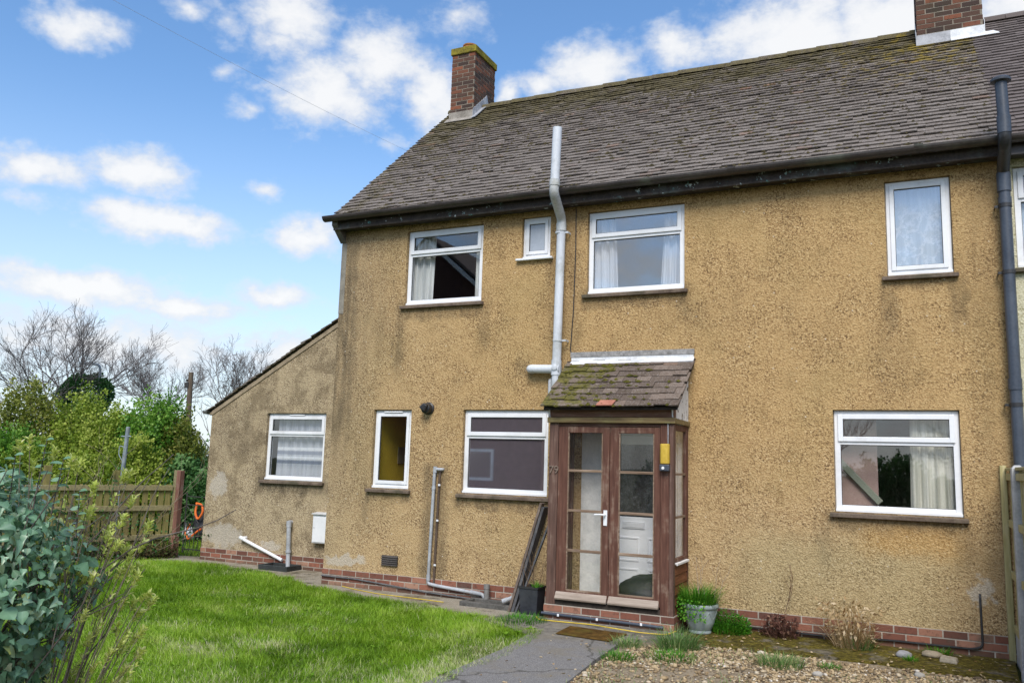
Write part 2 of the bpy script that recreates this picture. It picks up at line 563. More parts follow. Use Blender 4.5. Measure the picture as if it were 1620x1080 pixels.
def tile_material(name, clean=False, porch=False):
    m, t, b = new_mat(name, 0.95, 0.08)
    P = t.pos()
    r = t.rnd()
    base = t.ramp(r, [(0.0, (0.105, 0.086, 0.072)), (0.35, (0.140, 0.117, 0.100)), (0.75, (0.165, 0.140, 0.121)), (0.95, (0.195, 0.167, 0.146)), (0.985, (0.17, 0.125, 0.10)), (1.0, (0.20, 0.115, 0.075))] if not clean
                  else [(0.0, (0.115, 0.097, 0.092)), (1.0, (0.165, 0.142, 0.135))])
    x, y, z = t.sep(P)
    n1 = t.noise(P, 26.0, 5, 0.7)
    n2 = t.noise(P, 1.1, 5, 0.6)
    n3 = t.noise(P, 60.0, 3, 0.6)
    if not clean:
        base = t.mix(t.mr(n1, 0.50, 0.66, 0, 0.80), base, (0.045, 0.038, 0.033))       # soot and algae
        base = t.mix(t.mr(n3, 0.54, 0.68, 0, 0.7), base, (0.46, 0.43, 0.41))            # lichen
        if porch:
            base = t.mix(0.45, base, t.ramp(r, [(0.0, (0.085, 0.058, 0.042)), (1.0, (0.19, 0.135, 0.10))]))
            mo = t.mr(t.math('SUBTRACT', t.noise(P, 4.5, 5, 0.65), t.math('MULTIPLY', t.math('ADD', x, 3.3), 0.16)), 0.49, 0.62, 0, 0.80)
            base = t.mix(mo, base, t.ramp(n1, [(0.35, (0.045, 0.048, 0.010)), (0.65, (0.17, 0.155, 0.03))]))
        else:
            low = t.mr(t.math('ADD', z, t.math('MULTIPLY', n2, 1.2)), 7.6, 6.2, 0, 0.75)
            base = t.mix(low, base, t.mix(0.55, base, t.ramp(n1, [(0.35, (0.14, 0.122, 0.110)), (0.65, (0.31, 0.280, 0.258))])))
            # brown moss towards the ridge and the verge, yellow lichen round the party stack
            up = t.math('ADD', t.mr(z, 6.7, 8.0, 0, 0.34), t.mr(x, -5.6, -7.5, 0, 0.16))
            mo = t.mr(t.math('ADD', t.noise(P, 3.0, 6, 0.7), up), 0.60, 0.86, 0, 0.75)
            base = t.mix(mo, base, t.ramp(n1, [(0.35, (0.035, 0.030, 0.012)), (0.62, (0.15, 0.125, 0.050))]))
            d = t.vmath('DISTANCE', t.scale(P, (0.8, 0.75, 0.75)), (0.30 * 0.8, 2.3 * 0.75, 7.4 * 0.75))
            yl = t.mr(t.math('SUBTRACT', t.noise(P, 7.0, 5, 0.65), t.math('MULTIPLY', d, 0.16)), 0.41, 0.55, 0, 0.75)
            base = t.mix(yl, base, t.ramp(n1, [(0.35, (0.12, 0.09, 0.01)), (0.65, (0.34, 0.25, 0.045))]))
    else:
        base = t.mix(t.mr(n1, 0.55, 0.7, 0, 0.5), base, (0.06, 0.05, 0.05))
    t.put(b, 'Base Color', base)
    t.put(b, 'Normal', t.bump(n1, 0.5, 0.012))
    return m


def brick_material(name, dark=False):
    m, t, b = new_mat(name, 0.9, 0.2)
    P = t.pos()
    r = t.rnd()
    if dark:
        col = t.ramp(r, [(0.0, (0.050, 0.036, 0.032)), (0.45, (0.095, 0.055, 0.042)), (0.78, (0.145, 0.066, 0.044)), (1.0, (0.23, 0.085, 0.048))])
    else:
        col = t.ramp(r, [(0.0, (0.12, 0.058, 0.045)), (0.45, (0.215, 0.085, 0.057)), (0.85, (0.30, 0.128, 0.085)), (1.0, (0.38, 0.23, 0.16))])
    n = t.noise(P, 22.0, 5, 0.65)
    g = t.noise(P, 2.6, 5, 0.65)
    if not dark:
        lo = t.mr(t.math('ADD', t.sep(P)[2], t.math('MULTIPLY', t.noise(P, 6, 5, 0.7), 0.16)), 0.10, 0.0, 0, 0.6)
        col = t.mix(lo, col, (0.105, 0.085, 0.060))
    col = t.mix(t.mr(n, 0.5, 0.72, 0, 0.6), col, (0.07, 0.042, 0.032))
    col = t.mix(t.mr(g, 0.52, 0.72, 0, 0.6), col, (0.11, 0.10, 0.075) if not dark else (0.05, 0.045, 0.028))
    t.put(b, 'Base Color', col)
    t.put(b, 'Normal', t.bump(n, 0.5, 0.006))
    return m


def wood_material(name, c0, c1, worn, k=0.5, axis='z', rough=0.7):
    m, t, b = new_mat(name, rough, 0.3)
    P = t.pos()
    st = {'z': (30, 30, 2.5), 'x': (2.5, 30, 30), 'y': (30, 2.5, 30)}[axis]
    g = t.noise(t.scale(P, st), 1.0, 5, 0.65)
    big = t.noise(P, 5.0, 6, 0.7)
    col = t.ramp(g, [(0.33, c0), (0.66, c1)])
    w = t.mr(t.math('ADD', t.math('MULTIPLY', g, 0.5), t.math('MULTIPLY', big, 0.6)), 0.56, 0.72, 0, k)
    col = t.mix(w, col, worn)
    t.put(b, 'Base Color', col)
    t.put(b, 'Normal', t.bump(g, 0.4, 0.004))
    return m


def glass_material(name, tint=(0.86, 0.88, 0.88), refl=0.10, ior=1.5, dirt=0.0):
    m = bpy.data.materials.new(name)
    m.use_nodes = True
    t = NT(m.node_tree)
    m.node_tree.nodes.remove(m.node_tree.nodes['Principled BSDF'])
    out = m.node_tree.nodes['Material Output']
    tr = t.n('ShaderNodeBsdfTransparent')
    tr.inputs[0].default_value = (*tint, 1)
    gl = t.n('ShaderNodeBsdfGlossy')
    gl.inputs['Roughness'].default_value = 0.012
    gl.inputs['Color'].default_value = (1, 1, 1, 1)
    wav = t.noise(t.pos(), 2.2, 2, 0.5)
    t.put(gl, 'Normal', t.bump(wav, 0.012, 0.02))
    geo = t.n('ShaderNodeNewGeometry')
    cosi = t.math('ABSOLUTE', t.vmath('DOT_PRODUCT', geo.outputs['Normal'], geo.outputs['Incoming']))
    fr = t.math('POWER', t.math('SUBTRACT', 1.0, cosi, clamp=True), 5.0)
    fac = t.math('ADD', t.math('MULTIPLY', fr, 0.8), 0.035 + refl, clamp=True)
    mx = t.n('ShaderNodeMixShader')
    t.put(mx, 0, fac)
    t.put(mx, 1, tr.outputs[0])
    t.put(mx, 2, gl.outputs[0])
    res = mx.outputs[0]
    if dirt:
        df = t.n('ShaderNodeBsdfDiffuse')
        df.inputs[0].default_value = (0.42, 0.42, 0.38, 1)
        m2 = t.n('ShaderNodeMixShader')
        t.put(m2, 0, t.mr(t.noise(t.pos(), 9.0, 6, 0.7), 0.42, 0.75, dirt * 0.3, dirt))
        t.put(m2, 1, res)
        t.put(m2, 2, df.outputs[0])
        res = m2.outputs[0]
    m.node_tree.links.new(res, out.inputs[0])
    return m


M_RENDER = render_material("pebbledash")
M_TILE = tile_material("roof_tiles_mossy")
M_TILE_PORCH = tile_material("porch_tiles", porch=True)
M_TILE_CLEAN = tile_material("roof_tiles_clean", clean=True)
M_BRICK = brick_material("plinth_brick")
M_BRICK_DARK = brick_material("stack_brick", dark=True)
M_MORTAR = varied("mortar", (0.28, 0.25, 0.21), (0.46, 0.42, 0.36), 8, 0.95, 0.1, bump=0.3)
M_MORTAR_OLD = varied("old_mortar", (0.16, 0.14, 0.11), (0.30, 0.26, 0.21), 8, 0.95, 0.1, bump=0.3)
M_UPVC = varied("white_upvc", (0.74, 0.76, 0.79), (0.82, 0.83, 0.85), 3, 0.28, 0.5, dirt=((0.46, 0.45, 0.42), 0.35))
M_GASKET = varied("window_gasket", (0.02, 0.02, 0.02), (0.05, 0.05, 0.05), 6, 0.6)
M_SILL = varied("sill_clay", (0.085, 0.062, 0.048), (0.19, 0.145, 0.11), 9, 0.85, 0.25, bump=0.3, dirt=((0.05, 0.055, 0.03), 0.6))
M_GLASS = glass_material("window_glass", tint=(0.955, 0.965, 0.965), refl=0.05)
M_GLASS_UP = glass_material("window_glass_upper", tint=(0.94, 0.95, 0.96), refl=0.13)
M_GLASS_OLD = glass_material("old_glass", tint=(0.988, 0.988, 0.98), refl=0.0, dirt=0.035)
M_GUTTER = varied("black_gutter", (0.026, 0.021, 0.020), (0.058, 0.047, 0.043), 4, 0.42, 0.5, dirt=((0.10, 0.115, 0.085), 0.55))
M_FASCIA = varied("dark_fascia", (0.024, 0.019, 0.017), (0.064, 0.050, 0.043), 5, 0.75, 0.3, dirt=((0.13, 0.17, 0.165), 0.5), bump=0.4)
M_GREYWOOD = varied("weathered_board", (0.09, 0.085, 0.075), (0.19, 0.175, 0.15), 6, 0.85, 0.2, bump=0.3, dirt=((0.09, 0.10, 0.05), 0.5))
M_LEAD = varied("lead", (0.22, 0.23, 0.25), (0.42, 0.43, 0.46), 6, 0.5, 0.5, dirt=((0.14, 0.14, 0.13), 0.6))
M_WHITEPAINT = varied("white_roof_paint", (0.55, 0.57, 0.60), (0.78, 0.79, 0.80), 8, 0.6, 0.3, dirt=((0.25, 0.24, 0.22), 0.5))
M_LICHEN = varied("lichen_cap", (0.10, 0.085, 0.03), (0.30, 0.25, 0.035), 5, 0.95, 0.1, c2=(0.45, 0.33, 0.04), bump=0.5)
M_CLAY = varied("clay_pot", (0.25, 0.085, 0.04), (0.42, 0.16, 0.07), 7, 0.85, 0.2, dirt=((0.20, 0.15, 0.03), 0.6))
M_PIPE_GREY = varied("pale_grey_pipe", (0.52, 0.55, 0.60), (0.66, 0.69, 0.73), 3, 0.38, 0.45, dirt=((0.30, 0.31, 0.28), 0.6), stretch=(1, 1, 0.3))
M_PIPE_BLUE = varied("anthracite_pipe", (0.036, 0.046, 0.066), (0.068, 0.083, 0.110), 3, 0.4, 0.5, dirt=((0.035, 0.036, 0.04), 0.4))
M_PIPE_BLACK = varied("black_pipe", (0.012, 0.012, 0.013), (0.035, 0.035, 0.038), 6, 0.4, 0.5)
M_PIPE_MID = varied("mid_grey_pipe", (0.30, 0.32, 0.35), (0.46, 0.48, 0.51), 5, 0.4, 0.45, dirt=((0.20, 0.19, 0.16), 0.5))
M_WALL_IN = varied("room_wall_dark", (0.10, 0.075, 0.07), (0.14, 0.10, 0.09), 2, 0.9)


# ---------------------------------------------------------------- building helpers
def wall_mesh(name, mat, parent, x0, x1, z0, z1, y, holes, top=None, reveal=0.09, step=0.25):
    """front wall sheet with window openings and their reveals; top(x) gives a sloping top edge"""
    xs = sorted(set([x0, x1] + [h[0] for h in holes] + [h[1] for h in holes] + list(np.arange(x0 + step, x1, step).round(4))))
    zs = sorted(set([z0, z1] + [h[2] for h in holes] + [h[3] for h in holes]))
    B = MB()
    for i in range(len(xs) - 1):
        for j in range(len(zs) - 1):
            a, b, c, d = xs[i], xs[i + 1], zs[j], zs[j + 1]
            if any(h[0] - 1e-6 <= a and b <= h[1] + 1e-6 and h[2] - 1e-6 <= c and d <= h[3] + 1e-6 for h in holes):
                continue
            if top:
                ta, tb = top(a), top(b)
                if c >= ta and c >= tb:
                    continue
                B.quad((a, y, min(c, ta)), (b, y, min(c, tb)), (b, y, min(d, tb)), (a, y, min(d, ta)))
            else:
                B.quad((a, y, c), (b, y, c), (b, y, d), (a, y, d))
    for a, b, c, d in holes:
        r = y + reveal
        B.quad((a, y, c), (a, y, d), (a, r, d), (a, r, c))
        B.quad((b, y, c), (b, r, c), (b, r, d), (b, y, d))
        B.quad((a, y, d), (b, y, d), (b, r, d), (a, r, d))
        B.quad((a, y, c), (a, r, c), (b, r, c), (b, y, c))
    return B.build(name, mat, parent)


def bricks(B, x0, x1, y0, y1, z0, z1, faces='f', course=0.075, gap=0.010, proud=0.006, seed=0, top=None):
    """running bond: each brick a box of its own standing proud of a mortar core (slot 1)"""
    rr = random.Random(seed)
    B.box(x0, x1, y0, y1, z0, z1, 1)
    nz = max(1, int(round((z1 - z0) / course)))
    for j in range(nz):
        za, zb = z0 + j * (z1 - z0) / nz + gap / 2, z0 + (j + 1) * (z1 - z0) / nz - gap / 2

        def run(a, b, put):
            p = a - (0.1125 if j % 2 else 0.0)
            while p < b - 1e-4:
                e = p + 0.225
                s, q = max(p, a), min(e, b)
                if q - s > 0.03:
                    put(s + (gap / 2 if s > a else -proud), q - (gap / 2 if q < b else -proud))
                p = e
        jit = lambda: proud + rr.uniform(-0.003, 0.003)
        if 'f' in faces:
            run(x0, x1, lambda a, b: B.box(a, b, y0 - jit(), y0 + 0.03, za, zb, 0))
        if 'b' in faces:
            run(x0, x1, lambda a, b: B.box(a, b, y1 - 0.03, y1 + jit(), za, zb, 0))
        if 'r' in faces:
            run(y0 + 0.03, y1 - 0.03, lambda a, b: B.box(x1 - 0.03, x1 + jit(), a, b, za, zb, 0))
        if 'l' in faces:
            run(y0 + 0.03, y1 - 0.03, lambda a, b: B.box(x0 - jit(), x0 + 0.03, a, b, za, zb, 0))
    return B


def tiles(B, org, ax, ay, L, H, gauge, width, seed, thick=0.014, lift=0.020, rough=1.0, m=0, pick=None):
    """plain tiles in staggered courses on a slope; org lower left, ax along, ay up the slope"""
    rr = random.Random(seed)
    ax, ay, org = Vector(ax).normalized(), Vector(ay).normalized(), Vector(org)
    n = ax.cross(ay).normalized()
    rows = int(math.ceil(H / gauge))
    for j in range(rows):
        s = j * gauge
        ln = min(gauge * 1.75, H - s + 0.02)
        p = -(width / 2 if j % 2 else 0.0) + rr.uniform(-0.01, 0.01)
        wave = 0.006 * math.sin(j * 1.7)
        while p < L - 0.01:
            a, b = max(p, 0) + 0.0008, min(p + width, L) - 0.0008
            p += width
            if b - a < 0.03:
                continue
            h0 = lift + rr.uniform(-0.006, 0.008) * rough
            h1 = rr.uniform(-0.003, 0.003)
            ds = rr.uniform(-0.008, 0.006) * rough + wave * 0.4
            tw = rr.uniform(-0.005, 0.005) * rough
            q = []
            for hh in (0, thick):
                for (u, v, h) in ((a, s + ds + tw, h0), (b, s + ds - tw, h0 + tw), (b, s + ln, h1), (a, s + ln, h1)):
                    q.append(org + ax * u + ay * v + n * (h + hh))
            B.hexa(q, pick(a, j) if pick else m)
    return n


def window(key, house, transom=True, panes=None, glass=None, cill_w=0.05, sill=True, white_sill=False, vent=False):
    x0, x1, z0, z1, wy = WINS[key]
    glass = glass or M_GLASS
    y = wy + 0.045
    g = 0.010
    a, b, c, d = x0 + g, x1 - g, z0 + 0.004, z1 - g
    root = MB()
    # cement bedding between frame and render
    root.box(x0, a + 0.002, y + 0.004, y + 0.06, z0, z1)
    root.box(b - 0.002, x1, y + 0.004, y + 0.06, z0, z1)
    root.box(a + 0.002, b - 0.002, y + 0.004, y + 0.06, d, z1)
    win = root.build('window', M_MORTAR_OLD, house)
    F = MB()
    w = 0.058
    F.box(a, a + w, y, y + 0.06, c, d)
    F.box(b - w, b, y, y + 0.06, c, d)
    F.box(a + w, b - w, y, y + 0.06, d - w, d)
    F.box(a + w, b - w, y, y + 0.06, c, c + w + 0.012)
    F.box(a - 0.002, b + 0.002, y - 0.028, y - 0.001, c, c + 0.030)
    gz = y + 0.028
    holes = []
    if transom:
        zt = d - 0.335
        F.box(a + w, b - w, y + 0.001, y + 0.059, zt - 0.03, zt + 0.03)
        # opening top light sits proud of the frame
        e, sw = 0.022, 0.052
        A, Bx, Cz, D = a + w - e, b - w + e, zt + 0.006, d - w + e
        ys = y - 0.018
        F.box(A, A + sw, ys, y - 0.001, Cz, D)
        F.box(Bx - sw, Bx, ys, y - 0.001, Cz, D)
        F.box(A + sw, Bx - sw, ys, y - 0.001, D - sw, D)
        F.box(A + sw, Bx - sw, ys, y - 0.001, Cz, Cz + sw)
        holes.append((A + sw - 0.004, Bx - sw + 0.004, Cz + sw - 0.004, D - sw + 0.004, y + 0.006))
        holes.append((a + w - 0.004, b - w + 0.004, c + w + 0.008, zt - 0.026, gz))
    else:
        e, sw = 0.02, 0.045
        A, Bx, Cz, D = a + w - e, b - w + e, c + w - e + 0.02, d - w + e
        ys = y - 0.016
        F.box(A, A + sw, ys, y - 0.001, Cz, D)
        F.box(Bx - sw, Bx, ys, y - 0.001, Cz, D)
        F.box(A + sw, Bx - sw, ys, y - 0.001, D - sw, D)
        F.box(A + sw, Bx - sw, ys, y - 0.001, Cz, Cz + sw)
        holes.append((A + sw - 0.004, Bx - sw + 0.004, Cz + sw - 0.004, D - sw + 0.004, y + 0.006))
    F.build('frame', M_UPVC, win, bevel=0.004, seg=2)
    G = MB()
    for p, q, r, s, yy in holes:
        k = 0.009
        for box in ((p, p + k, r, s), (q - k, q, r, s), (p + k, q - k, r, r + k), (p + k, q - k, s - k, s)):
            G.box(box[0], box[1], yy - 0.012, yy + 0.004, box[2], box[3])
    G.build('gasket', M_GASKET, win)
    for p, q, r, s, yy in holes:
        P = MB()
        P.box(p, q, yy, yy + 0.004, r, s)
        P.build('pane', glass, win)
    if vent:
        V = MB()
        V.box((a + b) / 2 - 0.15, (a + b) / 2 + 0.15, y - 0.03, y - 0.019 if transom else y - 0.017, d - 0.032, d - 0.012)
        V.build('trickle_vent', M_UPVC, win, bevel=0.003)
    if sill:
        Q = MB()
        k = 0.055
        ov = 0.05
        if white_sill:
            Q.box(x0 - 0.06, x1 + 0.05, wy - 0.06, wy + 0.04, z0 - 0.03, z0 - 0.002)
            Q.build('sill', M_UPVC, win, bevel=0.004)
        else:
            Q.hexa([(x0 - ov, wy - 0.055, z0 - k), (x1 + ov - 0.01, wy - 0.055, z0 - k), (x1 + ov - 0.01, wy + 0.044, z0 - k), (x0 - ov, wy + 0.044, z0 - k),
                    (x0 - ov, wy - 0.055, z0 - 0.014), (x1 + ov - 0.01, wy - 0.055, z0 - 0.014), (x1 + ov - 0.01, wy + 0.044, z0 - 0.001), (x0 - ov, wy + 0.044, z0 - 0.001)])
            Q.build('sill', M_SILL, win, bevel=0.006, seg=2)
    return win


def room(house, x0, x1, y0, y1, z0, z1, mat):
    """a room behind a window: the inward side of five walls"""
    B = MB()
    B.quad((x0, y1, z0), (x0, y1, z1), (x1, y1, z1), (x1, y1, z0))
    B.quad((x0, y0, z0), (x0, y0, z1), (x0, y1, z1), (x0, y1, z0))
    B.quad((x1, y0, z0), (x1, y1, z0), (x1, y1, z1), (x1, y0, z1))
    B.quad((x0, y0, z0), (x0, y1, z0), (x1, y1, z0), (x1, y0, z0))
    B.quad((x0, y0, z1), (x1, y0, z1), (x1, y1, z1), (x0, y1, z1))
    return B.build('room', mat, house)

# ---------------------------------------------------------------- house
house = thing('house', 'end house of the pair, ochre pebbledash with mossy tiled roof and white window frames', 'house', (-3.2, 3.0, Z0))
holes = [WINS[k][:4] for k in ('w1', 'w2', 'w3', 'w4', 'w6', 'w7', 'w8')]
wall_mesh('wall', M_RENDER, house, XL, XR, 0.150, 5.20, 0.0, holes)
# the other faces of the main block and the roof void
B = MB()
B.quad((XL, 0, -0.2), (XL, 0, 5.2), (XL, 6.3, 5.2), (XL, 6.3, -0.2))
B.quad((XL, 6.3, -0.2), (XL, 6.3, 5.2), (XR, 6.3, 5.2), (XR, 6.3, -0.2))
B.prism([(XL, -0.17, 5.06), (XL, 6.45, 5.06), (XL, 3.11, 8.02)], (XR - XL, 0, 0))
B.build('gable_wall', M_RENDER, house)
B = MB()
B.quad((XL, 0.30, 0.0), (XR, 0.30, 0.0), (XR, 0.30, 5.2), (XL, 0.30, 5.2))
# plinth bricks left and right of the porch
Bk = MB()
for a, b_, sd in ((XL, -3.78, 1), (-2.34, XR, 2)):
    bricks(Bk, a, b_, -0.010, 0.06, -0.165, 0.150, 'f' if sd == 2 else 'fl', course=0.079, gap=0.014, proud=0.004, seed=sd)
Bk.build('plinth', [M_BRICK, M_MORTAR], house)

# roof: individual plain tiles in 40 courses
PITCH = Vector((0, 1, 0.885)).normalized()
T = MB()
tiles(T, (XL - 0.06, -0.235, 5.112), (1, 0, 0), PITCH, XR - XL + 0.06, (3.11 + 0.235) * 1.3354, 0.112, 0.168, 3, rough=1.15, lift=0.030, thick=0.016)
roof = T.build('roof', M_TILE, house)
T = MB()
for i in range(20):
    a = XL - 0.06 + i * 0.43
    b_ = min(a + 0.445, XR)
    if a >= XR:
        break
    z = 8.075 + random.uniform(-0.006, 0.006)
    q = []
    for xx, dz in ((a, 0.012), (b_, 0.0)):
        for k in range(7):
            an = math.pi * k / 6
            q.append((xx, 3.11 - 0.135 * math.cos(an), z + dz - 0.05 + 0.115 * math.sin(an)))
    T.add(q, [(k, k + 1, k + 8, k + 7) for k in range(6)] + [(6, 5, 4, 3, 2, 1, 0), (7, 8, 9, 10, 11, 12, 13)])
T.build('ridge_tiles', M_TILE, roof)
T = MB()
T.quad((XL - 0.06, 3.11, 8.08), (XR, 3.11, 8.08), (XR, 6.6, 5.0), (XL - 0.06, 6.6, 5.0))
T.prism([(XL - 0.055, -0.19, 5.085), (XL - 0.055, 3.11, 8.0), (XL - 0.055, 3.11, 7.93), (XL - 0.055, -0.19, 5.02)], (0.055, 0, 0))
T.build('rear_slope', M_TILE, roof)
# moss tufts growing out of the tile laps
mv, mt_ = [], []
N_M = 4200
ox = RNG.uniform(XL, XR, N_M)
os_ = (RNG.integers(0, 39, N_M)) * 0.112 + RNG.normal(0.0, 0.01, N_M)
keep = fbm(ox * 0.9, os_ * 0.9, 4) + RNG.uniform(-0.25, 0.25, N_M) > 0.46
ox, os_ = ox[keep], os_[keep]
base = np.array([(1, 0, 0), (-1, 0, 0), (0, 1, 0), (0, -1, 0), (0, 0, 1)], float)
py_, pz_ = PITCH.y, PITCH.z
for i in range(len(ox)):
    s = RNG.uniform(0.010, 0.026) * (1.3 if RNG.random() < 0.1 else 1)
    v = base * np.array([s * RNG.uniform(0.8, 2.0), s, s * 0.8])
    c = np.array([ox[i], -0.235 + os_[i] * py_, 5.112 + os_[i] * pz_]) + np.array([0, -pz_, py_]) * 0.036
    w = np.stack([v[:, 0] + c[0], c[1] + v[:, 1] * py_ - v[:, 2] * pz_, c[2] + v[:, 1] * pz_ + v[:, 2] * py_], 1)
    k = len(mv) * 5
    mv.append(w)
    mt_ += [(k + 4, k, k + 2), (k + 4, k + 2, k + 1), (k + 4, k + 1, k + 3), (k + 4, k + 3, k)]
M_MOSSROOF = varied("roof_moss", (0.022, 0.020, 0.014), (0.075, 0.062, 0.032), 12, 1.0, 0.05)
o = mesh_np('moss', np.concatenate(mv), None, mt_, [M_MOSSROOF], roof, smooth=True)
o['kind'] = 'stuff'


def gutter_run(x0, x1, yc, zc, r, mat, parent, name='gutter', fall=0.0):
    B = MB()
    n = 10
    prof = [(yc - r * math.cos(math.pi * k / n), zc - r * math.sin(math.pi * k / n)) for k in range(n + 1)]
    prof += [(yc + (r - .005) * math.cos(math.pi * k / n), zc - (r - .005) * math.sin(math.pi * k / n)) for k in range(n + 1)]
    k = len(prof)
    vs = [(x0, y, z) for y, z in prof] + [(x1, y, z + fall) for y, z in prof]
    fs = [(i, (i + 1) % k, (i + 1) % k + k, i + k) for i in range(k)]
    fs += [(0, k // 2 - 1, k // 2, k - 1)]
    B.add(vs, fs, 0, False)
    # end stop, unions and brackets
    B.prism([(x0 - 0.001, y, z) for y, z in prof[:n + 1]], (0.004, 0, 0))
    x = x0 + 1.9
    while x < x1 - 0.3:
        p2 = [(yc - (r + .006) * math.cos(math.pi * q / n), zc + .004 - (r + .006) * math.sin(math.pi * q / n)) for q in range(n + 1)]
        B.prism([(x, y, z) for y, z in p2], (0.09, 0, 0))
        x += 1.95
    return B.build(name, mat, parent)


gutter_run(XL - 0.13, XR + 0.02, -0.285, 5.135, 0.072, M_GUTTER, house, fall=-0.01)
B = MB()
B.box(XL - 0.03, XR, -0.205, -0.180, 4.955, 5.085)
B.box(XL - 0.03, XR, -0.180, 0.01, 4.975, 4.992)
ft = NT(M_FASCIA.node_tree)
fb_ = M_FASCIA.node_tree.nodes['Principled BSDF']
old = fb_.inputs['Base Color'].links[0].from_socket
k = ft.math('MULTIPLY', ft.mr(ft.noise(ft.pos(), 17, 3, 0.6), 0.63, 0.66), ft.mr(ft.noise(ft.pos(), 1.6, 3), 0.45, 0.55))
ft.put(fb_, 'Base Color', ft.mix(k, old, ft.ramp(ft.noise(ft.pos(), 9, 2), [(0.4, (0.10, 0.26, 0.26)), (0.6, (0.52, 0.58, 0.58))])))
B.build('fascia', M_FASCIA, house, bevel=0.003)
B = MB()
B.prism([(XL - 0.035, -0.002, 4.80), (XL - 0.035, -0.24, 5.02), (XL - 0.035, -0.24, 5.085), (XL - 0.035, -0.002, 5.085)], (0.095, 0, 0))
B.build('corbel', M_GREYWOOD, house, bevel=0.004)
B = MB()
B.box(XL - 0.004, XL + 0.085, -0.004, 0.08, 3.75, 4.80)
B.build('corner_band', varied("cement_band", (0.17, 0.16, 0.135), (0.28, 0.26, 0.22), 7, 0.95, 0.1, bump=0.4), house)

# lean-to on the west end, standing a metre back
LX = -10.755
ltop = lambda x: 2.41 + 0.560 * (x - LX)
wall_mesh('lean_to_wall', M_RENDER, house, LX, XL + 0.02, 0.135, 4.4, 1.0, [WINS['w5'][:4]], top=ltop)
B = MB()
B.quad((LX, 1.0, -0.2), (LX, 1.0, ltop(LX)), (LX, 5.0, ltop(LX)), (LX, 5.0, -0.2))
B.quad((LX, 5.0, -0.2), (LX, 5.0, ltop(LX)), (XL, 5.0, ltop(XL)), (XL, 5.0, -0.2))
B.build('lean_to_side', M_RENDER, house)
Bk = MB()
bricks(Bk, LX, XL + 0.02, 0.99, 1.06, -0.165, 0.135, 'fl', course=0.075, gap=0.014, proud=0.004, seed=7)
Bk.build('plinth', [M_BRICK, M_MORTAR], house)
T = MB()
sl = Vector((1, 0, 0.560)).normalized()
tiles(T, (LX - 0.10, 5.1, ltop(LX) - 0.03), (0, -1, 0), sl, 4.15, (XL - LX + 0.10) * 1.146, 0.112, 0.168, 9, rough=1.2)
T.build('lean_to_roof', M_TILE, house)
B = MB()
B.prism([(LX - 0.06, 1.0, ltop(LX) - 0.05), (XL, 1.0, ltop(XL) - 0.02), (XL, 1.0, ltop(XL) - 0.05), (LX - 0.06, 1.0, ltop(LX) - 0.08)], (0, 4.0, 0))
B.prism([(LX + 0.0, 0.985, ltop(LX) - 0.02), (XL, 0.985, ltop(XL) - 0.02), (XL, 0.985, ltop(XL) - 0.085), (LX, 0.985, ltop(LX) - 0.085)], (0, 0.02, 0))
B.build('verge', varied("verge_mortar", (0.22, 0.175, 0.12), (0.36, 0.29, 0.20), 8, 0.95, 0.1, bump=0.4), house)
B = MB()
n = 8
prof = [(-0.055 * math.cos(math.pi * k / n), -0.055 * math.sin(math.pi * k / n)) for k in range(n + 1)]
B.prism([(LX - 0.10 + a, 0.93, 2.40 + c) for a, c in prof], (0, 4.1, 0))
B.build('lean_to_gutter', M_GUTTER, house)


# chimney stacks
def stack(x0, x1, y0, y1, zb, zt, cap, pots, seed):
    K = MB()
    bricks(K, x0, x1, y0, y1, zb, zt, 'frlb', course=0.075, seed=seed, gap=0.014, proud=0.004)
    st = K.build('chimney', [M_BRICK_DARK, M_MORTAR_OLD], house)
    C_ = MB()
    C_.box(x0 - 0.03, x1 + 0.03, y0 - 0.03, y1 + 0.03, zt, zt + 0.13)
    C_.hexa([(x0 - .02, y0 - .02, zt + .13), (x1 + .02, y0 - .02, zt + .13), (x1 + .02, y1 + .02, zt + .13), (x0 - .02, y1 + .02, zt + .13),
             (x0 + .08, y0 + .08, zt + .19), (x1 - .08, y0 + .08, zt + .19), (x1 - .08, y1 - .08, zt + .19), (x0 + .08, y1 - .08, zt + .19)])
    C_.build('chimney_cap', cap, st, bevel=0.012, seg=2)
    for px, py in pots:
        P_ = MB()
        P_.lathe((px, py, zt + 0.12), [(0.13, 0), (0.125, 0.05), (0.125, 0.10), (0.135, 0.11), (0.135, 0.135), (0.10, 0.14)], 18)
        P_.build('chimney_pot', M_CLAY, st)
    return st


st = stack(-7.30, -6.84, 2.70, 3.51, 7.2, 9.0, M_LICHEN, [(-7.07, 2.92), (-7.07, 3.29)], 21)
pl = lambda y: 5.20 + 0.885 * (y + 0.18)
F = MB()
F.box(-7.315, -6.83, 2.672, 2.69, pl(2.68) + 0.005, pl(2.68) + 0.16)
F.hexa([(-7.36, 2.58, pl(2.58) + .035), (-6.80, 2.58, pl(2.58) + .035), (-6.80, 2.69, pl(2.69) + .035), (-7.36, 2.69, pl(2.69) + .035),
        (-7.36, 2.58, pl(2.58) + .045), (-6.80, 2.58, pl(2.58) + .045), (-6.80, 2.69, pl(2.69) + .045), (-7.36, 2.69, pl(2.69) + .045)])
F.build('front_apron', varied("mortar_apron", (0.20, 0.18, 0.155), (0.36, 0.33, 0.29), 8, 0.9, 0.1, bump=0.3), st)
F = MB()
for k in range(6):   # stepped soakers up the east cheek
    y = 2.69 + k * 0.085
    z = pl(y)
    F.prism([(-6.828, y - 0.03, z - 0.01), (-6.828, y + 0.12, z + 0.10), (-6.828, y + 0.05, z + 0.24), (-6.828, y - 0.02, z + 0.16)], (0.006 + 0.002 * k, 0, 0))
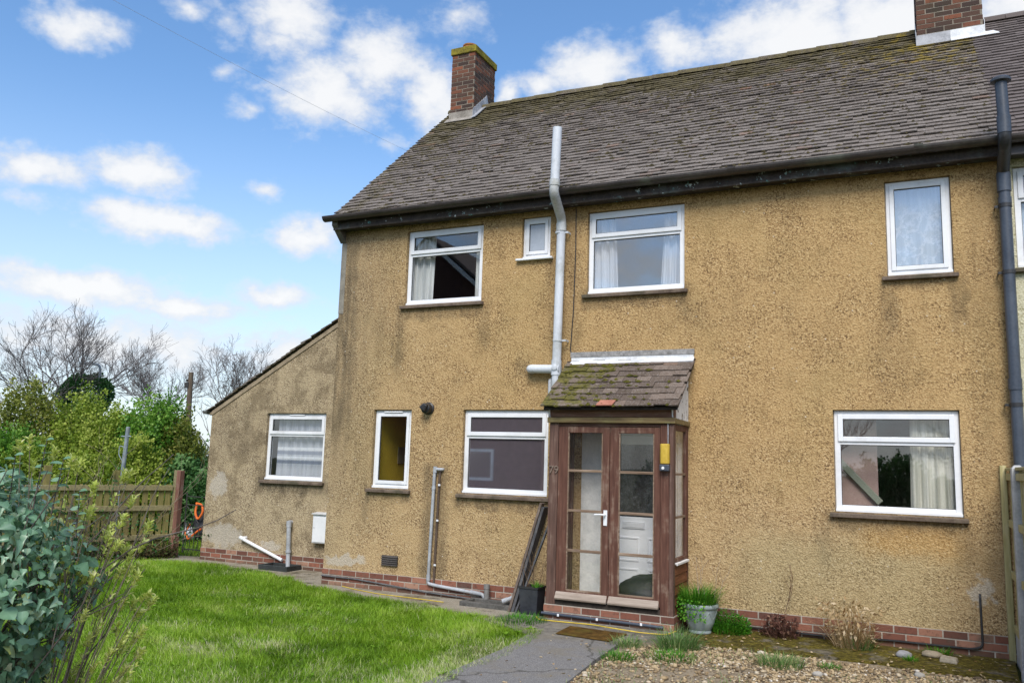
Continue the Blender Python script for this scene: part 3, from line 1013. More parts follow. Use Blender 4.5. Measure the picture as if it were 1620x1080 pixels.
F.prism([(-6.835, 2.60, pl(2.60) + .03), (-6.835, 3.1, pl(3.1) + .03), (-6.72, 3.1, pl(3.1) + .045), (-6.74, 2.60, pl(2.60) + .045)], (0, -0.008, 0.009))
F.build('step_flashing', M_LEAD, st)
st = stack(0.31, 1.12, 2.60, 3.62, 7.0, 9.3, M_LICHEN, [(0.72, 3.0)], 22)
F = MB()
F.box(0.29, 0.72, 2.565, 2.592, pl(2.58), pl(2.58) + 0.15)
F.build('front_apron', M_LEAD, st)
F = MB()
F.box(0.72, 1.14, 2.562, 2.592, pl(2.58), pl(2.58) + 0.15)
F.hexa([(0.72, 2.50, pl(2.50) + .035), (1.30, 2.50, pl(2.50) + .035), (1.24, 2.60, pl(2.60) + .035), (0.72, 2.60, pl(2.60) + .035),
        (0.72, 2.50, pl(2.50) + .045), (1.30, 2.50, pl(2.50) + .045), (1.24, 2.60, pl(2.60) + .045), (0.72, 2.60, pl(2.60) + .045)])
F.build('front_apron', M_WHITEPAINT, st)
F = MB()
for k in range(3):
    y = 2.60 + k * 0.15
    F.prism([(1.135, y - 0.02, pl(y) + .02), (1.135, y + 0.16, pl(y + .16) + .02), (1.135, y + 0.10, pl(y) + 0.30), (1.135, y - 0.02, pl(y) + 0.20)], (0.006, 0, 0))
F.build('step_flashing', M_WHITEPAINT, st)
F = MB()
for k in range(3):
    y = 2.60 + k * 0.15
    F.prism([(0.297, y - 0.02, pl(y) + .02), (0.297, y + 0.16, pl(y + .16) + .02), (0.297, y + 0.10, pl(y) + 0.28), (0.297, y - 0.02, pl(y) + 0.18)], (-0.006, 0, 0))
F.build('step_flashing', M_WHITEPAINT, st)

# windows and the rooms behind them
M_OBSC = varied("obscured_glass", (0.060, 0.050, 0.062), (0.10, 0.082, 0.096), 30, 0.10, 0.8)
m, t, b = new_mat("patterned_glass", 0.06, 0.9)
P = t.pos()
lat = t.math('MAXIMUM', t.math('SINE', t.math('MULTIPLY', t.math('ADD', t.sep(P)[0], t.sep(P)[2]), 150.0)),
             t.math('SINE', t.math('MULTIPLY', t.math('SUBTRACT', t.sep(P)[0], t.sep(P)[2]), 150.0)))
t.put(b, 'Base Color', t.mix(t.mr(lat, 0.2, 0.9), (0.115, 0.096, 0.112), (0.175, 0.150, 0.170)))
b.inputs['IOR'].default_value = 3.4
b.inputs['Roughness'].default_value = 0.025
M_PATTERN = m
window('w1', house)
M_FROST = varied("frosted_glass", (0.33, 0.37, 0.43), (0.42, 0.46, 0.52), 3, 0.16, 0.7)
window('w2', house, transom=False, white_sill=True, glass=M_FROST)
window('w3', house, glass=M_GLASS_UP)
window('w4', house, transom=False, glass=M_GLASS_UP)
window('w5', house, vent=True)
window('w6', house, transom=False, vent=True)
window('w7', house, glass=M_PATTERN)
window('w8', house)
M_ROOM_MAROON = varied("maroon_room", (0.110, 0.066, 0.062), (0.16, 0.095, 0.088), 2, 0.9)
M_ROOM_GREY = varied("grey_room", (0.58, 0.60, 0.64), (0.68, 0.70, 0.74), 2, 0.9)
M_ROOM_BLUE = varied("blue_grey_room", (0.20, 0.23, 0.27), (0.30, 0.33, 0.38), 2, 0.9)
M_ROOM_YEL = varied("yellow_room", (0.66, 0.44, 0.03), (0.78, 0.55, 0.05), 2, 0.9)
M_ROOM_DIM = varied("dim_room", (0.32, 0.26, 0.24), (0.42, 0.33, 0.31), 2, 0.9)
M_PINK = varied("pink_plaster", (0.56, 0.37, 0.32), (0.64, 0.44, 0.38), 2, 0.9)
room(house, -6.9, -4.75, 0.095, 2.6, 2.75, 4.95, M_ROOM_MAROON)
room(house, -4.7, -4.0, 0.095, 1.2, 2.75, 4.95, M_ROOM_BLUE)
room(house, -3.9, -2.1, 0.095, 1.5, 3.3, 4.95, M_ROOM_GREY)
room(house, -0.6, 0.9, 0.095, 1.8, 2.75, 4.95, M_ROOM_GREY)
room(house, -9.9, -8.0, 1.10, 3.5, 0.2, 2.42, M_ROOM_DIM)
room(house, -6.73, -5.2, 0.095, 2.4, 0.4, 2.40, M_ROOM_YEL)
room(house, -1.6, 0.8, 0.095, 3.5, 0.2, 2.42, M_ROOM_DIM)
B = MB()
B.box(-0.95, -0.32, 0.50, 0.60, 0.25, 2.41)
B.build('stair_wall', M_PINK, house)
B = MB()
B.bar((-1.0, 0.46, 2.12), (-0.30, 0.46, 1.36), 0.035, 0.075)
B.build('handrail', varied("sage_paint", (0.30, 0.32, 0.24), (0.40, 0.41, 0.32), 3, 0.6), house, bevel=0.008)
B = MB()
B.box(-6.725, -6.715, 0.62, 0.78, 1.62, 1.86)
B.build('wall_plate', varied("dull_plate", (0.30, 0.25, 0.14), (0.38, 0.32, 0.2), 3, 0.7), house)


# curtains
def cloth(name, label, x0, x1, y, z0, z1, mat, waves, amp=0.022, x0t=None, x1t=None, seed=0):
    nx, nz = 60, 14
    rr = random.Random(seed)
    ph = [rr.uniform(0, 6.28) for _ in range(4)]
    vs, qs = [], []
    for j in range(nz + 1):
        f = j / nz
        a = x0 + ((x0t if x0t is not None else x0) - x0) * f
        b_ = x1 + ((x1t if x1t is not None else x1) - x1) * f
        for i in range(nx + 1):
            u = i / nx
            dy = amp * (math.sin(u * waves * 6.283 + ph[0]) + 0.5 * math.sin(u * waves * 2.3 * 6.283 + ph[1] + f * 0.8)) * (0.7 + 0.5 * (1 - f))
            vs.append((a + (b_ - a) * u, y + dy, z0 + (z1 - z0) * f))
    for j in range(nz):
        for i in range(nx):
            k = j * (nx + 1) + i
            qs.append((k, k + 1, k + nx + 2, k + nx + 1))
    o = mesh_np(name, vs, qs, None, [mat], None, smooth=True)
    return tag(o, label, 'curtain')


def curtain_material(name, c0, c1, alpha=1.0, lace=False, plaid=False):
    m, t, b = new_mat(name, 0.9, 0.1)
    P = t.pos()
    x, y, z = t.sep(P)
    g = t.noise(t.scale(P, (22, 1, 0.8)), 1.0, 3, 0.6)
    col = t.ramp(g, [(0.35, c0), (0.65, c1)])
    if plaid:
        def band(a, w):
            return t.mr(t.math('ABSOLUTE', t.math('SUBTRACT', z, a)), w * 0.8, w, 1, 0)
        col = t.mix(t.math('MULTIPLY', band(1.80, 0.026), 0.85), col, (0.75, 0.76, 0.80))
        col = t.mix(t.math('MULTIPLY', band(1.735, 0.030), 0.7), col, (0.16, 0.19, 0.27))
        col = t.mix(t.math('MULTIPLY', band(1.65, 0.028), 0.85), col, (0.75, 0.76, 0.80))
        col = t.mix(t.math('MULTIPLY', band(1.585, 0.028), 0.75), col, (0.15, 0.18, 0.26))
        col = t.mix(t.mr(z, 1.55, 1.45, 0, 0.5), col, (0.66, 0.66, 0.70))
    if lace:
        v = t.voro(t.scale(P, (1, 0.05, 0.8)), 8.5, 'DISTANCE_TO_EDGE')
        fl = t.noise(P, 30, 3, 0.6)
        k = t.math('MULTIPLY', t.mr(v, 0.05, 0.16, 1, 0), t.mr(fl, 0.40, 0.55))
        k = t.math('MULTIPLY', k, t.mr(z, 4.75, 4.45))
        col = t.mix(t.math('MULTIPLY', k, 0.6), col, (0.78, 0.82, 0.86))
    t.put(b, 'Base Color', col)
    if alpha < 1:
        b.inputs['Alpha'].default_value = alpha
    return m


M_NET = curtain_material("net_white", (0.55, 0.56, 0.56), (0.80, 0.80, 0.78))
M_NETG = curtain_material("net_grey", (0.55, 0.57, 0.60), (0.72, 0.74, 0.77))
M_LACE = curtain_material("lace", (0.44, 0.51, 0.58), (0.54, 0.60, 0.66), lace=True)
M_PLAID = curtain_material("plaid_net", (0.36, 0.38, 0.43), (0.52, 0.54, 0.60), plaid=True)
M_CREAM = curtain_material("cream_curtain", (0.50, 0.48, 0.40), (0.78, 0.75, 0.66))
cloth('curtain', 'white curtain gathered at the left of the dark upstairs window by the corner', -6.34, -5.98, 0.16, 3.80, 4.88, M_NET, 3, x1t=-5.95, seed=1)
cloth('curtain', 'white curtain at the right of the dark upstairs window reflecting a gable', -5.30, -5.08, 0.16, 3.80, 4.88, M_NET, 2, seed=2)
cloth('curtain', 'pale net curtain at the left of the grey upstairs window above the porch', -3.64, -3.26, 0.16, 3.79, 4.88, M_NETG, 3, x1t=-3.30, seed=3)
cloth('curtain', 'pale net curtain at the right of the grey upstairs window above the porch', -2.72, -2.34, 0.16, 3.79, 4.88, M_NETG, 3, x0t=-2.66, seed=4)
cloth('lace_curtain', 'lace net filling the single-pane upstairs window', -0.22, 0.56, 0.15, 3.78, 4.90, M_LACE, 4, 0.012, seed=5)
cloth('curtain', 'grey checked net curtain in the lean-to window', -9.40, -8.28, 1.16, 1.25, 2.38, M_PLAID, 7, 0.014, seed=6)
cloth('curtain', 'cream curtain at the right of the ground floor window beside the timber fence', 0.0, 0.54, 0.17, 1.24, 2.40, M_CREAM, 5, 0.016, x0t=0.02, seed=7)
B = MB()
B.lathe((-4.30, 0.14, 4.36), [(0.03, 0), (0.035, 0.03), (0.03, 0.10), (0.012, 0.13), (0.012, 0.16)], 12)
tag(B.build('bottle', M_WHITEPAINT), 'small pale bottle standing inside the smallest upstairs window', 'bottle')

# ---------------------------------------------------------------- neighbouring half of the pair
M_CREAMWALL = render_material("cream_pebbledash", neighbour=True)
nb = thing('neighbouring_house', 'adjoining cream rendered house with cleaner brown roof tiles at the right edge', 'house', (4.5, 3.0, Z0))
WINS['n1'] = (1.075, 2.28, 3.815, 4.895, 0.0)
NXR = 8.5
wall_mesh('wall', M_CREAMWALL, nb, XR, NXR, Z0 - 0.1, 5.20, 0.004, [WINS['n1'][:4]])
B = MB()
B.quad((NXR, 0, -0.2), (NXR, 6.3, -0.2), (NXR, 6.3, 5.2), (NXR, 0, 5.2))
B.quad((XR, 6.3, -0.2), (XR, 6.3, 5.2), (NXR, 6.3, 5.2), (NXR, 6.3, -0.2))
B.prism([(XR + 0.002, -0.17, 5.06), (XR + 0.002, 6.45, 5.06), (XR + 0.002, 3.11, 8.02)], (NXR - XR, 0, 0))
B.build('gable_wall', M_CREAMWALL, nb)
T = MB()
tiles(T, (XR - 0.03, -0.235, 5.112), (1, 0, 0), PITCH, NXR - XR + 0.03, (3.11 + 0.235) * 1.3354, 0.112, 0.168, 13, rough=0.5, lift=0.028, thick=0.018)
nroof = T.build('roof', M_TILE_CLEAN, nb)
T = MB()
T.quad((XR, 3.11, 8.08), (NXR, 3.11, 8.08), (NXR, 6.6, 5.0), (XR, 6.6, 5.0))
for i in range(17):
    a = XR + 0.004 + i * 0.43
    T.prism([(a, 3.11 - 0.135 * math.cos(math.pi * k / 6), 8.035 + 0.115 * math.sin(math.pi * k / 6)) for k in range(7)], (0.425, 0, 0))
T.build('ridge_tiles', M_TILE_CLEAN, nroof)
gutter_run(XR + 0.03, NXR, -0.285, 5.125, 0.072, M_GUTTER, nb)
B = MB()
B.box(XR + 0.002, NXR, -0.205, -0.180, 4.955, 5.085)
B.box(XR + 0.002, NXR, -0.180, 0.0, 4.975, 4.992)
B.build('fascia', M_GUTTER, nb)
window('n1', nb)
room(nb, 1.05, 3.0, 0.095, 2.6, 2.75, 4.95, M_ROOM_BLUE)
cloth('blind', 'pale ribbed blind in the cream neighbour upstairs window', 1.1, 2.25, 0.13, 3.78, 4.90, M_LACE, 20, 0.004, seed=8)
bpy.data.objects['blind']['category'] = 'blind'

# ---------------------------------------------------------------- porch
M_BROWN = wood_material("stained_timber", (0.074, 0.031, 0.021), (0.150, 0.068, 0.046), (0.27, 0.20, 0.15), 0.72, 'z')
M_BROWNX = wood_material("stained_timber_rail", (0.064, 0.031, 0.022), (0.140, 0.069, 0.049), (0.24, 0.17, 0.12), 0.5, 'x')
M_POST = wood_material("faded_post_timber", (0.075, 0.042, 0.032), (0.15, 0.085, 0.065), (0.25, 0.18, 0.14), 0.6, 'z')
M_MUNTIN = wood_material("bare_bar_timber", (0.14, 0.09, 0.06), (0.28, 0.20, 0.14), (0.38, 0.31, 0.24), 0.6, 'x')
M_BARE = wood_material("bare_weather_board", (0.24, 0.19, 0.15), (0.42, 0.35, 0.29), (0.17, 0.10, 0.07), 0.45, 'x')
M_ALGAE = wood_material("algae_rail", (0.13, 0.085, 0.045), (0.26, 0.20, 0.085), (0.30, 0.29, 0.12), 0.6, 'x')
M_CLAD = wood_material("orange_cladding", (0.13, 0.045, 0.020), (0.21, 0.078, 0.034), (0.28, 0.16, 0.09), 0.4, 'y')
M_DARKSILL = varied("dark_threshold", (0.025, 0.020, 0.018), (0.06, 0.05, 0.042), 8, 0.9, 0.1)
m, t, b = new_mat("flaking_white_paint", 0.7, 0.3)
P = t.pos()
fl = t.mr(t.noise(P, 9.0, 5, 0.7), 0.57, 0.61)
t.put(b, 'Base Color', t.mix(fl, t.ramp(t.noise(P, 5, 4), [(0.35, (0.62, 0.63, 0.64)), (0.6, (0.78, 0.78, 0.77))]), (0.12, 0.10, 0.08)))
M_FLAKE = m
M_WHITEWASH = varied("white_roughcast", (0.70, 0.71, 0.71), (0.86, 0.86, 0.85), 9, 0.95, 0.1, bump=0.8, dirt=((0.42, 0.41, 0.38), 0.5))
M_DOORWHITE = varied("white_door", (0.82, 0.84, 0.88), (0.87, 0.88, 0.91), 2, 0.35, 0.4)

PX0, PX1, PY, PZB = -3.80, -2.325, -0.68, 0.11
porch = thing('porch', 'glazed brown timber porch with a mossy tiled lean-to roof on a brick step', 'porch', (-3.06, -0.35, Z0))
Bk = MB()
bricks(Bk, PX0 - 0.01, PX1 + 0.01, PY - 0.02, 0.0, -0.125, PZB, 'flr', course=0.078, gap=0.013, proud=0.004, seed=31)
Bk.build('brick_base', [M_BRICK, M_MORTAR], porch)
B = MB()
B.box(PX0 + 0.11, PX1 - 0.14, PY + 0.004, PY + 0.10, PZB + 0.001, 0.165)
B.build('threshold', M_DARKSILL, porch, bevel=0.004)
for x0, x1, mt in ((PX0, PX0 + 0.112, M_POST), (PX1 - 0.148, PX1 - 0.052, M_BROWN), (PX1 - 0.050, PX1, M_POST)):
    B = MB()
    B.box(x0, x1, PY, PY + 0.075, PZB - (0.0 if x0 < -3 else 0.02), 2.155)
    B.build('post', mt, porch, bevel=0.006, seg=2)
for x0, x1 in ((PX0, PX0 + 0.06), (PX1 - 0.05, PX1)):
    B = MB()
    B.box(x0, x1, -0.065, -0.004, PZB, 2.155)
    B.build('post', M_BROWN, porch, bevel=0.005)
B = MB()
B.box(PX0 - 0.01, PX1 + 0.012, PY - 0.022, PY + 0.06, 2.225, 2.345)
B.build('fascia_board', wood_material("porch_fascia", (0.12, 0.058, 0.038), (0.22, 0.115, 0.075), (0.30, 0.24, 0.18), 0.6, 'x'), porch, bevel=0.004)
B = MB()
B.box(PX0 - 0.02, PX1 + 0.022, PY - 0.034, PY + 0.07, 2.158, 2.222)
B.hexa([(PX1 + 0.0, PY + 0.072, 2.158), (PX1 + 0.022, PY + 0.072, 2.158), (PX1 + 0.022, -0.003, 2.158), (PX1, -0.003, 2.158),
        (PX1 + 0.0, PY + 0.072, 2.215), (PX1 + 0.022, PY + 0.072, 2.215), (PX1 + 0.022, -0.003, 2.215), (PX1, -0.003, 2.215)])
B.build('head_rail', M_ALGAE, porch, bevel=0.008, seg=2)
B = MB()
B.box(PX0 + 0.113, PX1 - 0.149, PY + 0.012, PY + 0.07, 2.118, 2.156)
B.build('door_head', M_BROWNX, porch, bevel=0.003)

# two glazed doors
PANE_Z = [(0.272, 0.702), (0.730, 1.148), (1.174, 1.598), (1.624, 2.045)]
for dx0, dx1, gx0, gx1, hand in ((-3.684, -3.062, -3.565, -3.145, True), (-3.056, -2.476, -2.950, -2.545, False)):
    D = MB()
    ya, yb = PY + 0.006, PY + 0.046
    D.box(dx0, gx0, ya, yb, 0.19, 2.112)
    D.box(gx1, dx1, ya, yb, 0.19, 2.112)
    D.box(gx0, gx1, ya, yb, 2.045, 2.112)
    D.box(gx0, gx1, ya, yb, 0.19, 0.272)
    door = D.build('door', M_BROWN, porch, bevel=0.005, seg=2)
    for i, (a, c) in enumerate(PANE_Z):
        G = MB()
        G.box(gx0 - 0.003, gx1 + 0.003, ya + 0.022, ya + 0.026, a - 0.004, c + 0.004)
        G.build('pane', M_GLASS_OLD, door)
        if i:
            q = PANE_Z[i - 1][1]
            K = MB()
            K.box(gx0 - 0.001, gx1 + 0.001, ya + 0.006, yb - 0.005, q - 0.002, a + 0.002)
            K.build('glazing_bar', M_MUNTIN, door, bevel=0.006, seg=2)
    K = MB()   # putty beads down the sides
    for gx, s in ((gx0, 1), (gx1, -1)):
        K.box(min(gx, gx + s * 0.012), max(gx, gx + s * 0.012), ya + 0.004, ya + 0.02, 0.275, 2.042)
    K.box(gx0 + 0.013, gx1 - 0.013, ya + 0.004, ya + 0.02, 0.273, 0.288)
    K.build('bead', M_MUNTIN, door)
    K = MB()
    K.prism([(dx0 + 0.004, ya - 0.045, 0.172), (dx0 + 0.004, ya - 0.05, 0.192), (dx0 + 0.004, ya - 0.004, 0.262), (dx0 + 0.004, ya - 0.001, 0.172)], (dx1 - dx0 - 0.012, 0, 0))
    K.build('weather_board', M_BARE, door, bevel=0.006, seg=2)
    if hand:
        K = MB()
        K.box(-3.122, -3.078, ya - 0.010, ya - 0.001, 1.015, 1.185)
        K.tube([(-3.10, ya - 0.008, 1.135), (-3.10, ya - 0.055, 1.135)], 0.010, 10)
        K.tube(bend([(-3.10, ya - 0.050, 1.135), (-3.14, ya - 0.055, 1.137), (-3.215, ya - 0.048, 1.132)], 0.02), 0.011, 10)
        K.build('handle', M_UPVC, door, bevel=0.002)

# east side: glazing above boards
S_ = MB()
xs0, xs1 = PX1 - 0.045, PX1 - 0.004
ya, yb = PY + 0.076, -0.066
S_.box(xs0, xs1, ya, ya + 0.035, 0.66, 2.156)
S_.box(xs0, xs1, yb - 0.035, yb, 0.66, 2.156)
S_.box(xs0, xs1, ya + 0.035, yb - 0.035, 2.09, 2.156)
S_.box(xs0, xs1, ya + 0.035, yb - 0.035, 0.66, 0.70)
sw = S_.build('side_window', M_BROWN, porch, bevel=0.004)
for a, c in ((0.70, 1.125), (1.15, 1.595), (1.62, 2.09)):
    G = MB()
    G.box(xs1 - 0.022, xs1 - 0.018, ya + 0.033, yb - 0.033, a - 0.002, c + 0.002)
    G.build('pane', M_GLASS_OLD, sw)
for c in (1.1375, 1.6075):
    G = MB()
    G.box(xs0 + 0.01, xs1 - 0.006, ya + 0.035, yb - 0.035, c - 0.0125, c + 0.0125)
    G.build('glazing_bar', M_MUNTIN, sw)
B = MB()
B.box(xs0 - 0.005, xs1 + 0.03, ya, yb, 0.632, 0.658)
B.build('side_sill', M_FLAKE, sw, bevel=0.003)
B = MB()
for k in range(5):
    z = PZB + 0.004 + k * 0.104
    B.hexa([(xs0, ya, z), (xs1 + 0.006, ya, z), (xs1 + 0.006, yb, z), (xs0, yb, z),
            (xs0, ya, z + 0.10), (xs1 - 0.006, ya, z + 0.10), (xs1 - 0.006, yb, z + 0.10), (xs0, yb, z + 0.10)])
B.build('side_cladding', M_CLAD, porch)
# west side
B = MB()
B.box(PX0, PX0 + 0.045, PY + 0.076, -0.066, PZB, 2.156)
B.build('west_panel', M_BROWN, porch)
# white gable boards under the roof ends
for xa in (PX1 - 0.014, PX0):
    B = MB()
    B.prism([(xa, -0.003, 2.218), (xa, PY - 0.02, 2.224), (xa, PY - 0.06, 2.38), (xa, -0.003, 2.92)], (0.014, 0, 0))
    B.build('gable_board', M_FLAKE, porch)
# roof
RX0, RX1 = -3.85, -2.235
pit = Vector((0, 0.82, 0.615)).normalized()
rl = Vector((0, 0.82, 0.615)).length
M_REDTILE = varied("broken_clay_tile", (0.33, 0.135, 0.095), (0.43, 0.19, 0.135), 9, 0.9, 0.1, bump=0.4)
B = MB()
B.prism([(RX0 + 0.02, -0.003, 2.925), (RX0 + 0.02, -0.80, 2.330), (RX0 + 0.02, -0.80, 2.300), (RX0 + 0.02, -0.003, 2.895)], (RX1 - RX0 - 0.04, 0, 0), 0)
tiles(B, (RX0, -0.835, 2.318), (1, 0, 0), pit, RX1 - RX0, rl + 0.01, 0.128, 0.168, 17, thick=0.016, lift=0.020, rough=1.3, m=1)
_o, _n = Vector((0, -0.835, 2.318)), Vector((0, -pit.z, pit.y))
B.hexa([Vector((x, 0, 0)) + _o + pit * a + _n * h for h in (0.043, 0.054) for x, a in ((-3.165, -0.02), (-2.975, -0.02), (-2.955, 0.085), (-3.135, 0.085))], 2)
proof = B.build('roof', [M_DARKSILL, M_TILE_PORCH, M_REDTILE], porch)
mv, mt_ = [], []
for i in range(110):
    rx = RX0 + 0.05 + RNG.beta(1.2, 1.9) * (RX1 - RX0 - 0.1)
    rs = RNG.integers(0, 8) * 0.128 + RNG.normal(0, 0.02)
    s = RNG.uniform(0.010, 0.026)
    v = base * np.array([s * RNG.uniform(1, 2.4), s * 1.1, s * 0.9])
    c = np.array([rx, -0.835 + rs * pit.y, 2.318 + rs * pit.z]) + np.array([0, -pit.z, pit.y]) * 0.038
    k = len(mv) * 5
    mv.append(np.stack([v[:, 0] + c[0], c[1] + v[:, 1] * pit.y - v[:, 2] * pit.z, c[2] + v[:, 1] * pit.z + v[:, 2] * pit.y], 1))
    mt_ += [(k + 4, k, k + 2), (k + 4, k + 2, k + 1), (k + 4, k + 1, k + 3), (k + 4, k + 3, k)]
M_MOSSP = varied("cushion_moss", (0.030, 0.030, 0.010), (0.115, 0.105, 0.022), 9, 1.0, 0.05)
o = mesh_np('moss', np.concatenate(mv), None, mt_, [M_MOSSP], proof, smooth=True)
o['kind'] = 'stuff'
B = MB()
B.hexa([(-3.80, -0.075, 2.90), (-2.25, -0.075, 2.91), (-2.25, -0.02, 2.965), (-3.80, -0.02, 2.955), (-3.80, -0.085, 2.915), (-2.25, -0.085, 2.925), (-2.25, -0.02, 2.98), (-3.80, -0.02, 2.97)])
B.box(-3.80, -2.26, -0.022, -0.002, 2.955, 3.012)
B.build('flashing', M_WHITEPAINT, porch)
B = MB()
B.box(-3.81, -2.25, -0.03, -0.002, 3.013, 3.075)
B.build('capping', varied("mortar_fillet", (0.16, 0.155, 0.15), (0.36, 0.35, 0.34), 12, 0.9, 0.2, bump=0.4), porch)
# house number on the west post
M_NUMBER = varied("number_wood", (0.13, 0.090, 0.070), (0.24, 0.185, 0.145), 20, 0.8)
for ch, nx in (('7', -3.793), ('9', -3.733)):
    fc = bpy.data.curves.new('house_number', 'FONT')
    fc.body = ch
    fc.size = 0.125
    fc.extrude = 0.006
    fc.bevel_depth = 0.001
    fc.materials.append(M_NUMBER)
    fo = bpy.data.objects.new('house_number', fc)
    COL.objects.link(fo)
    me = bpy.data.meshes.new_from_object(fo.evaluated_get(bpy.context.evaluated_depsgraph_get()))
    bpy.data.objects.remove(fo)
    me.transform(Matrix.Translation((nx, PY - 0.008, 1.575)) @ Matrix.Rotation(math.radians(90), 4, 'X'))
    link('house_number', me, porch)

# inside the porch: whitewashed wall and the white front door
B = MB()
B.box(-3.64, -3.335, -0.014, -0.002, 0.10, 2.6)
B.box(-3.334, -2.38, -0.014, -0.002, 2.12, 2.6)
B.build('porch_wall_paint', M_WHITEWASH, house)
D = MB()
for a, b_, c, d in ((-3.334, -3.26, 0.12, 2.12), (-2.44, -2.38, 0.12, 2.12), (-3.26, -2.44, 2.05, 2.12)):
    D.box(a, b_, -0.05, -0.002, c, d)
D.box(-3.255, -2.445, -0.034, -0.004, 0.13, 1.09)
D.box(-3.255, -3.15, -0.034, -0.004, 1.09, 2.045)
D.box(-2.55, -2.445, -0.034, -0.004, 1.09, 2.045)
D.box(-3.15, -2.55, -0.034, -0.004, 1.94, 2.045)
fd = D.build('front_door', M_DOORWHITE, house, bevel=0.004)
D = MB()
for a, b_ in ((-3.18, -2.90), (-2.80, -2.52)):
    for c, d in ((0.22, 0.50), (0.58, 0.86)):
        for q in ((a, b_, c, c + 0.022), (a, b_, d - 0.022, d), (a, a + 0.022, c + 0.022, d - 0.022), (b_ - 0.022, b_, c + 0.022, d - 0.022)):
            D.box(q[0], q[1], -0.042, -0.033, q[2], q[3])
D.build('moulding', M_DOORWHITE, fd, bevel=0.003)
D = MB()
D.box(-3.15, -2.55, -0.022, -0.018, 1.09, 1.94)
m, t, b = new_mat("frosted_dark_glass", 0.22, 0.8)
P = t.pos()
t.put(b, 'Base Color', t.ramp(t.noise(P, 26, 5, 0.7), [(0.36, (0.020, 0.020, 0.022)), (0.58, (0.055, 0.056, 0.062)), (0.72, (0.16, 0.165, 0.18))]))
D.build('door_glass', m, fd)
D = MB()
D.box(-3.10, -2.83, -0.046, -0.033, 0.955, 1.035)
D.box(-3.085, -2.845, -0.050, -0.045, 0.97, 1.02)
D.build('letter_plate', varied("letter_plate_white", (0.66, 0.68, 0.72), (0.76, 0.77, 0.80), 3, 0.3), fd, bevel=0.003)


def blob(name, c, r, mat, label, cat, seed=0, rough=0.25, flat=0.0, n=26, parent=None):
    """a lumpy sack-like body"""
    rr = np.random.default_rng(seed)
    u = np.linspace(0, 2 * np.pi, n, endpoint=False)
    v = np.linspace(0.0, np.pi, n // 2)
    U, V = np.meshgrid(u, v)
    X, Y, Z = np.sin(V) * np.cos(U), np.sin(V) * np.sin(U), np.cos(V)
    k = 1 + rough * (fbm(X * 2.2 + 5 + seed, Y * 2.2 + Z * 1.7 + 9, seed) - 0.5) * 2 + rough * 0.35 * (fbm(X * 7 + seed, Y * 7 + Z * 6, seed + 3) - 0.5)
    Zs = np.where(Z < 0, Z * (1 - flat), Z)
    vs = np.stack([c[0] + X * r[0] * k, c[1] + Y * r[1] * k, c[2] + Zs * r[2] * k], -1).reshape(-1, 3)
    qs = []
    for j in range(n // 2 - 1):
        for i in range(n):
            qs.append((j * n + i, (j + 1) * n + i, (j + 1) * n + (i + 1) % n, j * n + (i + 1) % n))
    o = mesh_np(name, vs, qs, None, [mat], parent, smooth=True)
    if label:
        tag(o, label, cat)
    return o


M_BAG = varied("black_plastic", (0.006, 0.009, 0.009), (0.016, 0.022, 0.021), 9, 0.5, 0.2, bump=0.6, fine=14)
blob('bag', (-2.72, -0.33, 0.25), (0.30, 0.22, 0.21), M_BAG, 'black bag slumped on the floor behind the right porch door', 'bag', 3, 0.3, 0.35)

# lamp on the east post
lamp = thing('bulkhead_lamp', 'yellowed plastic lamp with a dark base fixed to the right porch post', 'lamp', (-2.42, PY, 1.65))
B = MB()
B.prism([(-2.463 + dx, PY - 0.002 - dy, 1.715) for dx, dy in ((0, 0), (0, 0.05), (0.015, 0.075), (0.085, 0.075), (0.10, 0.05), (0.10, 0))], (0, 0, 0.22))
B.build('diffuser', varied("yellowed_plastic", (0.50, 0.33, 0.035), (0.62, 0.43, 0.06), 5, 0.4, 0.5), lamp, bevel=0.012, seg=3)
B = MB()
B.box(-2.466, -2.360, PY - 0.07, PY - 0.001, 1.640, 1.713)
B.build('base', M_PIPE_BLUE, lamp, bevel=0.01, seg=2)
B = MB()
B.lathe((-2.425, PY - 0.071, 1.672), [(0.016, 0), (0.016, -0.006), (0.010, -0.008)], 14, axis='y')
B.build('sensor', M_UPVC, lamp)
B = MB()
B.tube([(-2.385, PY - 0.012, 1.93), (-2.385, PY - 0.010, 2.05), (-2.387, PY - 0.010, 2.157)], 0.006, 8)
B.build('cable', M_LEAD, lamp)

# ---------------------------------------------------------------- pipes
def pipe_thing(name, label, loc, group=None, cat='pipe'):
    return thing(name, label, cat, loc, group)


soil = pipe_thing('soil_pipe', 'pale grey soil pipe rising past the eaves beside the smallest upstairs window', (-3.96, -0.08, 2.6))
B = MB()
B.tube([(-3.975, -0.095, 2.62), (-3.945, -0.095, 4.73)], 0.056, 18)
B.build('stack_pipe', M_PIPE_GREY, soil)
B = MB()
B.tube(bend([(-3.945, -0.095, 4.66), (-3.943, -0.10, 4.80), (-3.905, -0.47, 5.03), (-3.895, -0.47, 5.16)], 0.10, 7), 0.060, 18)
B.tube([(-3.946, -0.095, 4.64), (-3.946, -0.095, 4.74)], 0.066, 18)
B.tube([(-3.897, -0.47, 5.12), (-3.895, -0.47, 5.20)], 0.066, 18)
B.build('swan_neck', varied("weathered_pipe", (0.36, 0.37, 0.36), (0.56, 0.58, 0.59), 5, 0.5, 0.4, dirt=((0.26, 0.25, 0.15), 0.6)), soil)
B = MB()
B.tube([(-3.895, -0.47, 5.18), (-3.875, -0.47, 5.88)], 0.058, 18, caps=False)
B.tube([(-3.895, -0.47, 5.18), (-3.875, -0.47, 5.878)], 0.052, 18, caps=False)
B.build('vent_pipe', M_PIPE_GREY, soil)
B = MB()
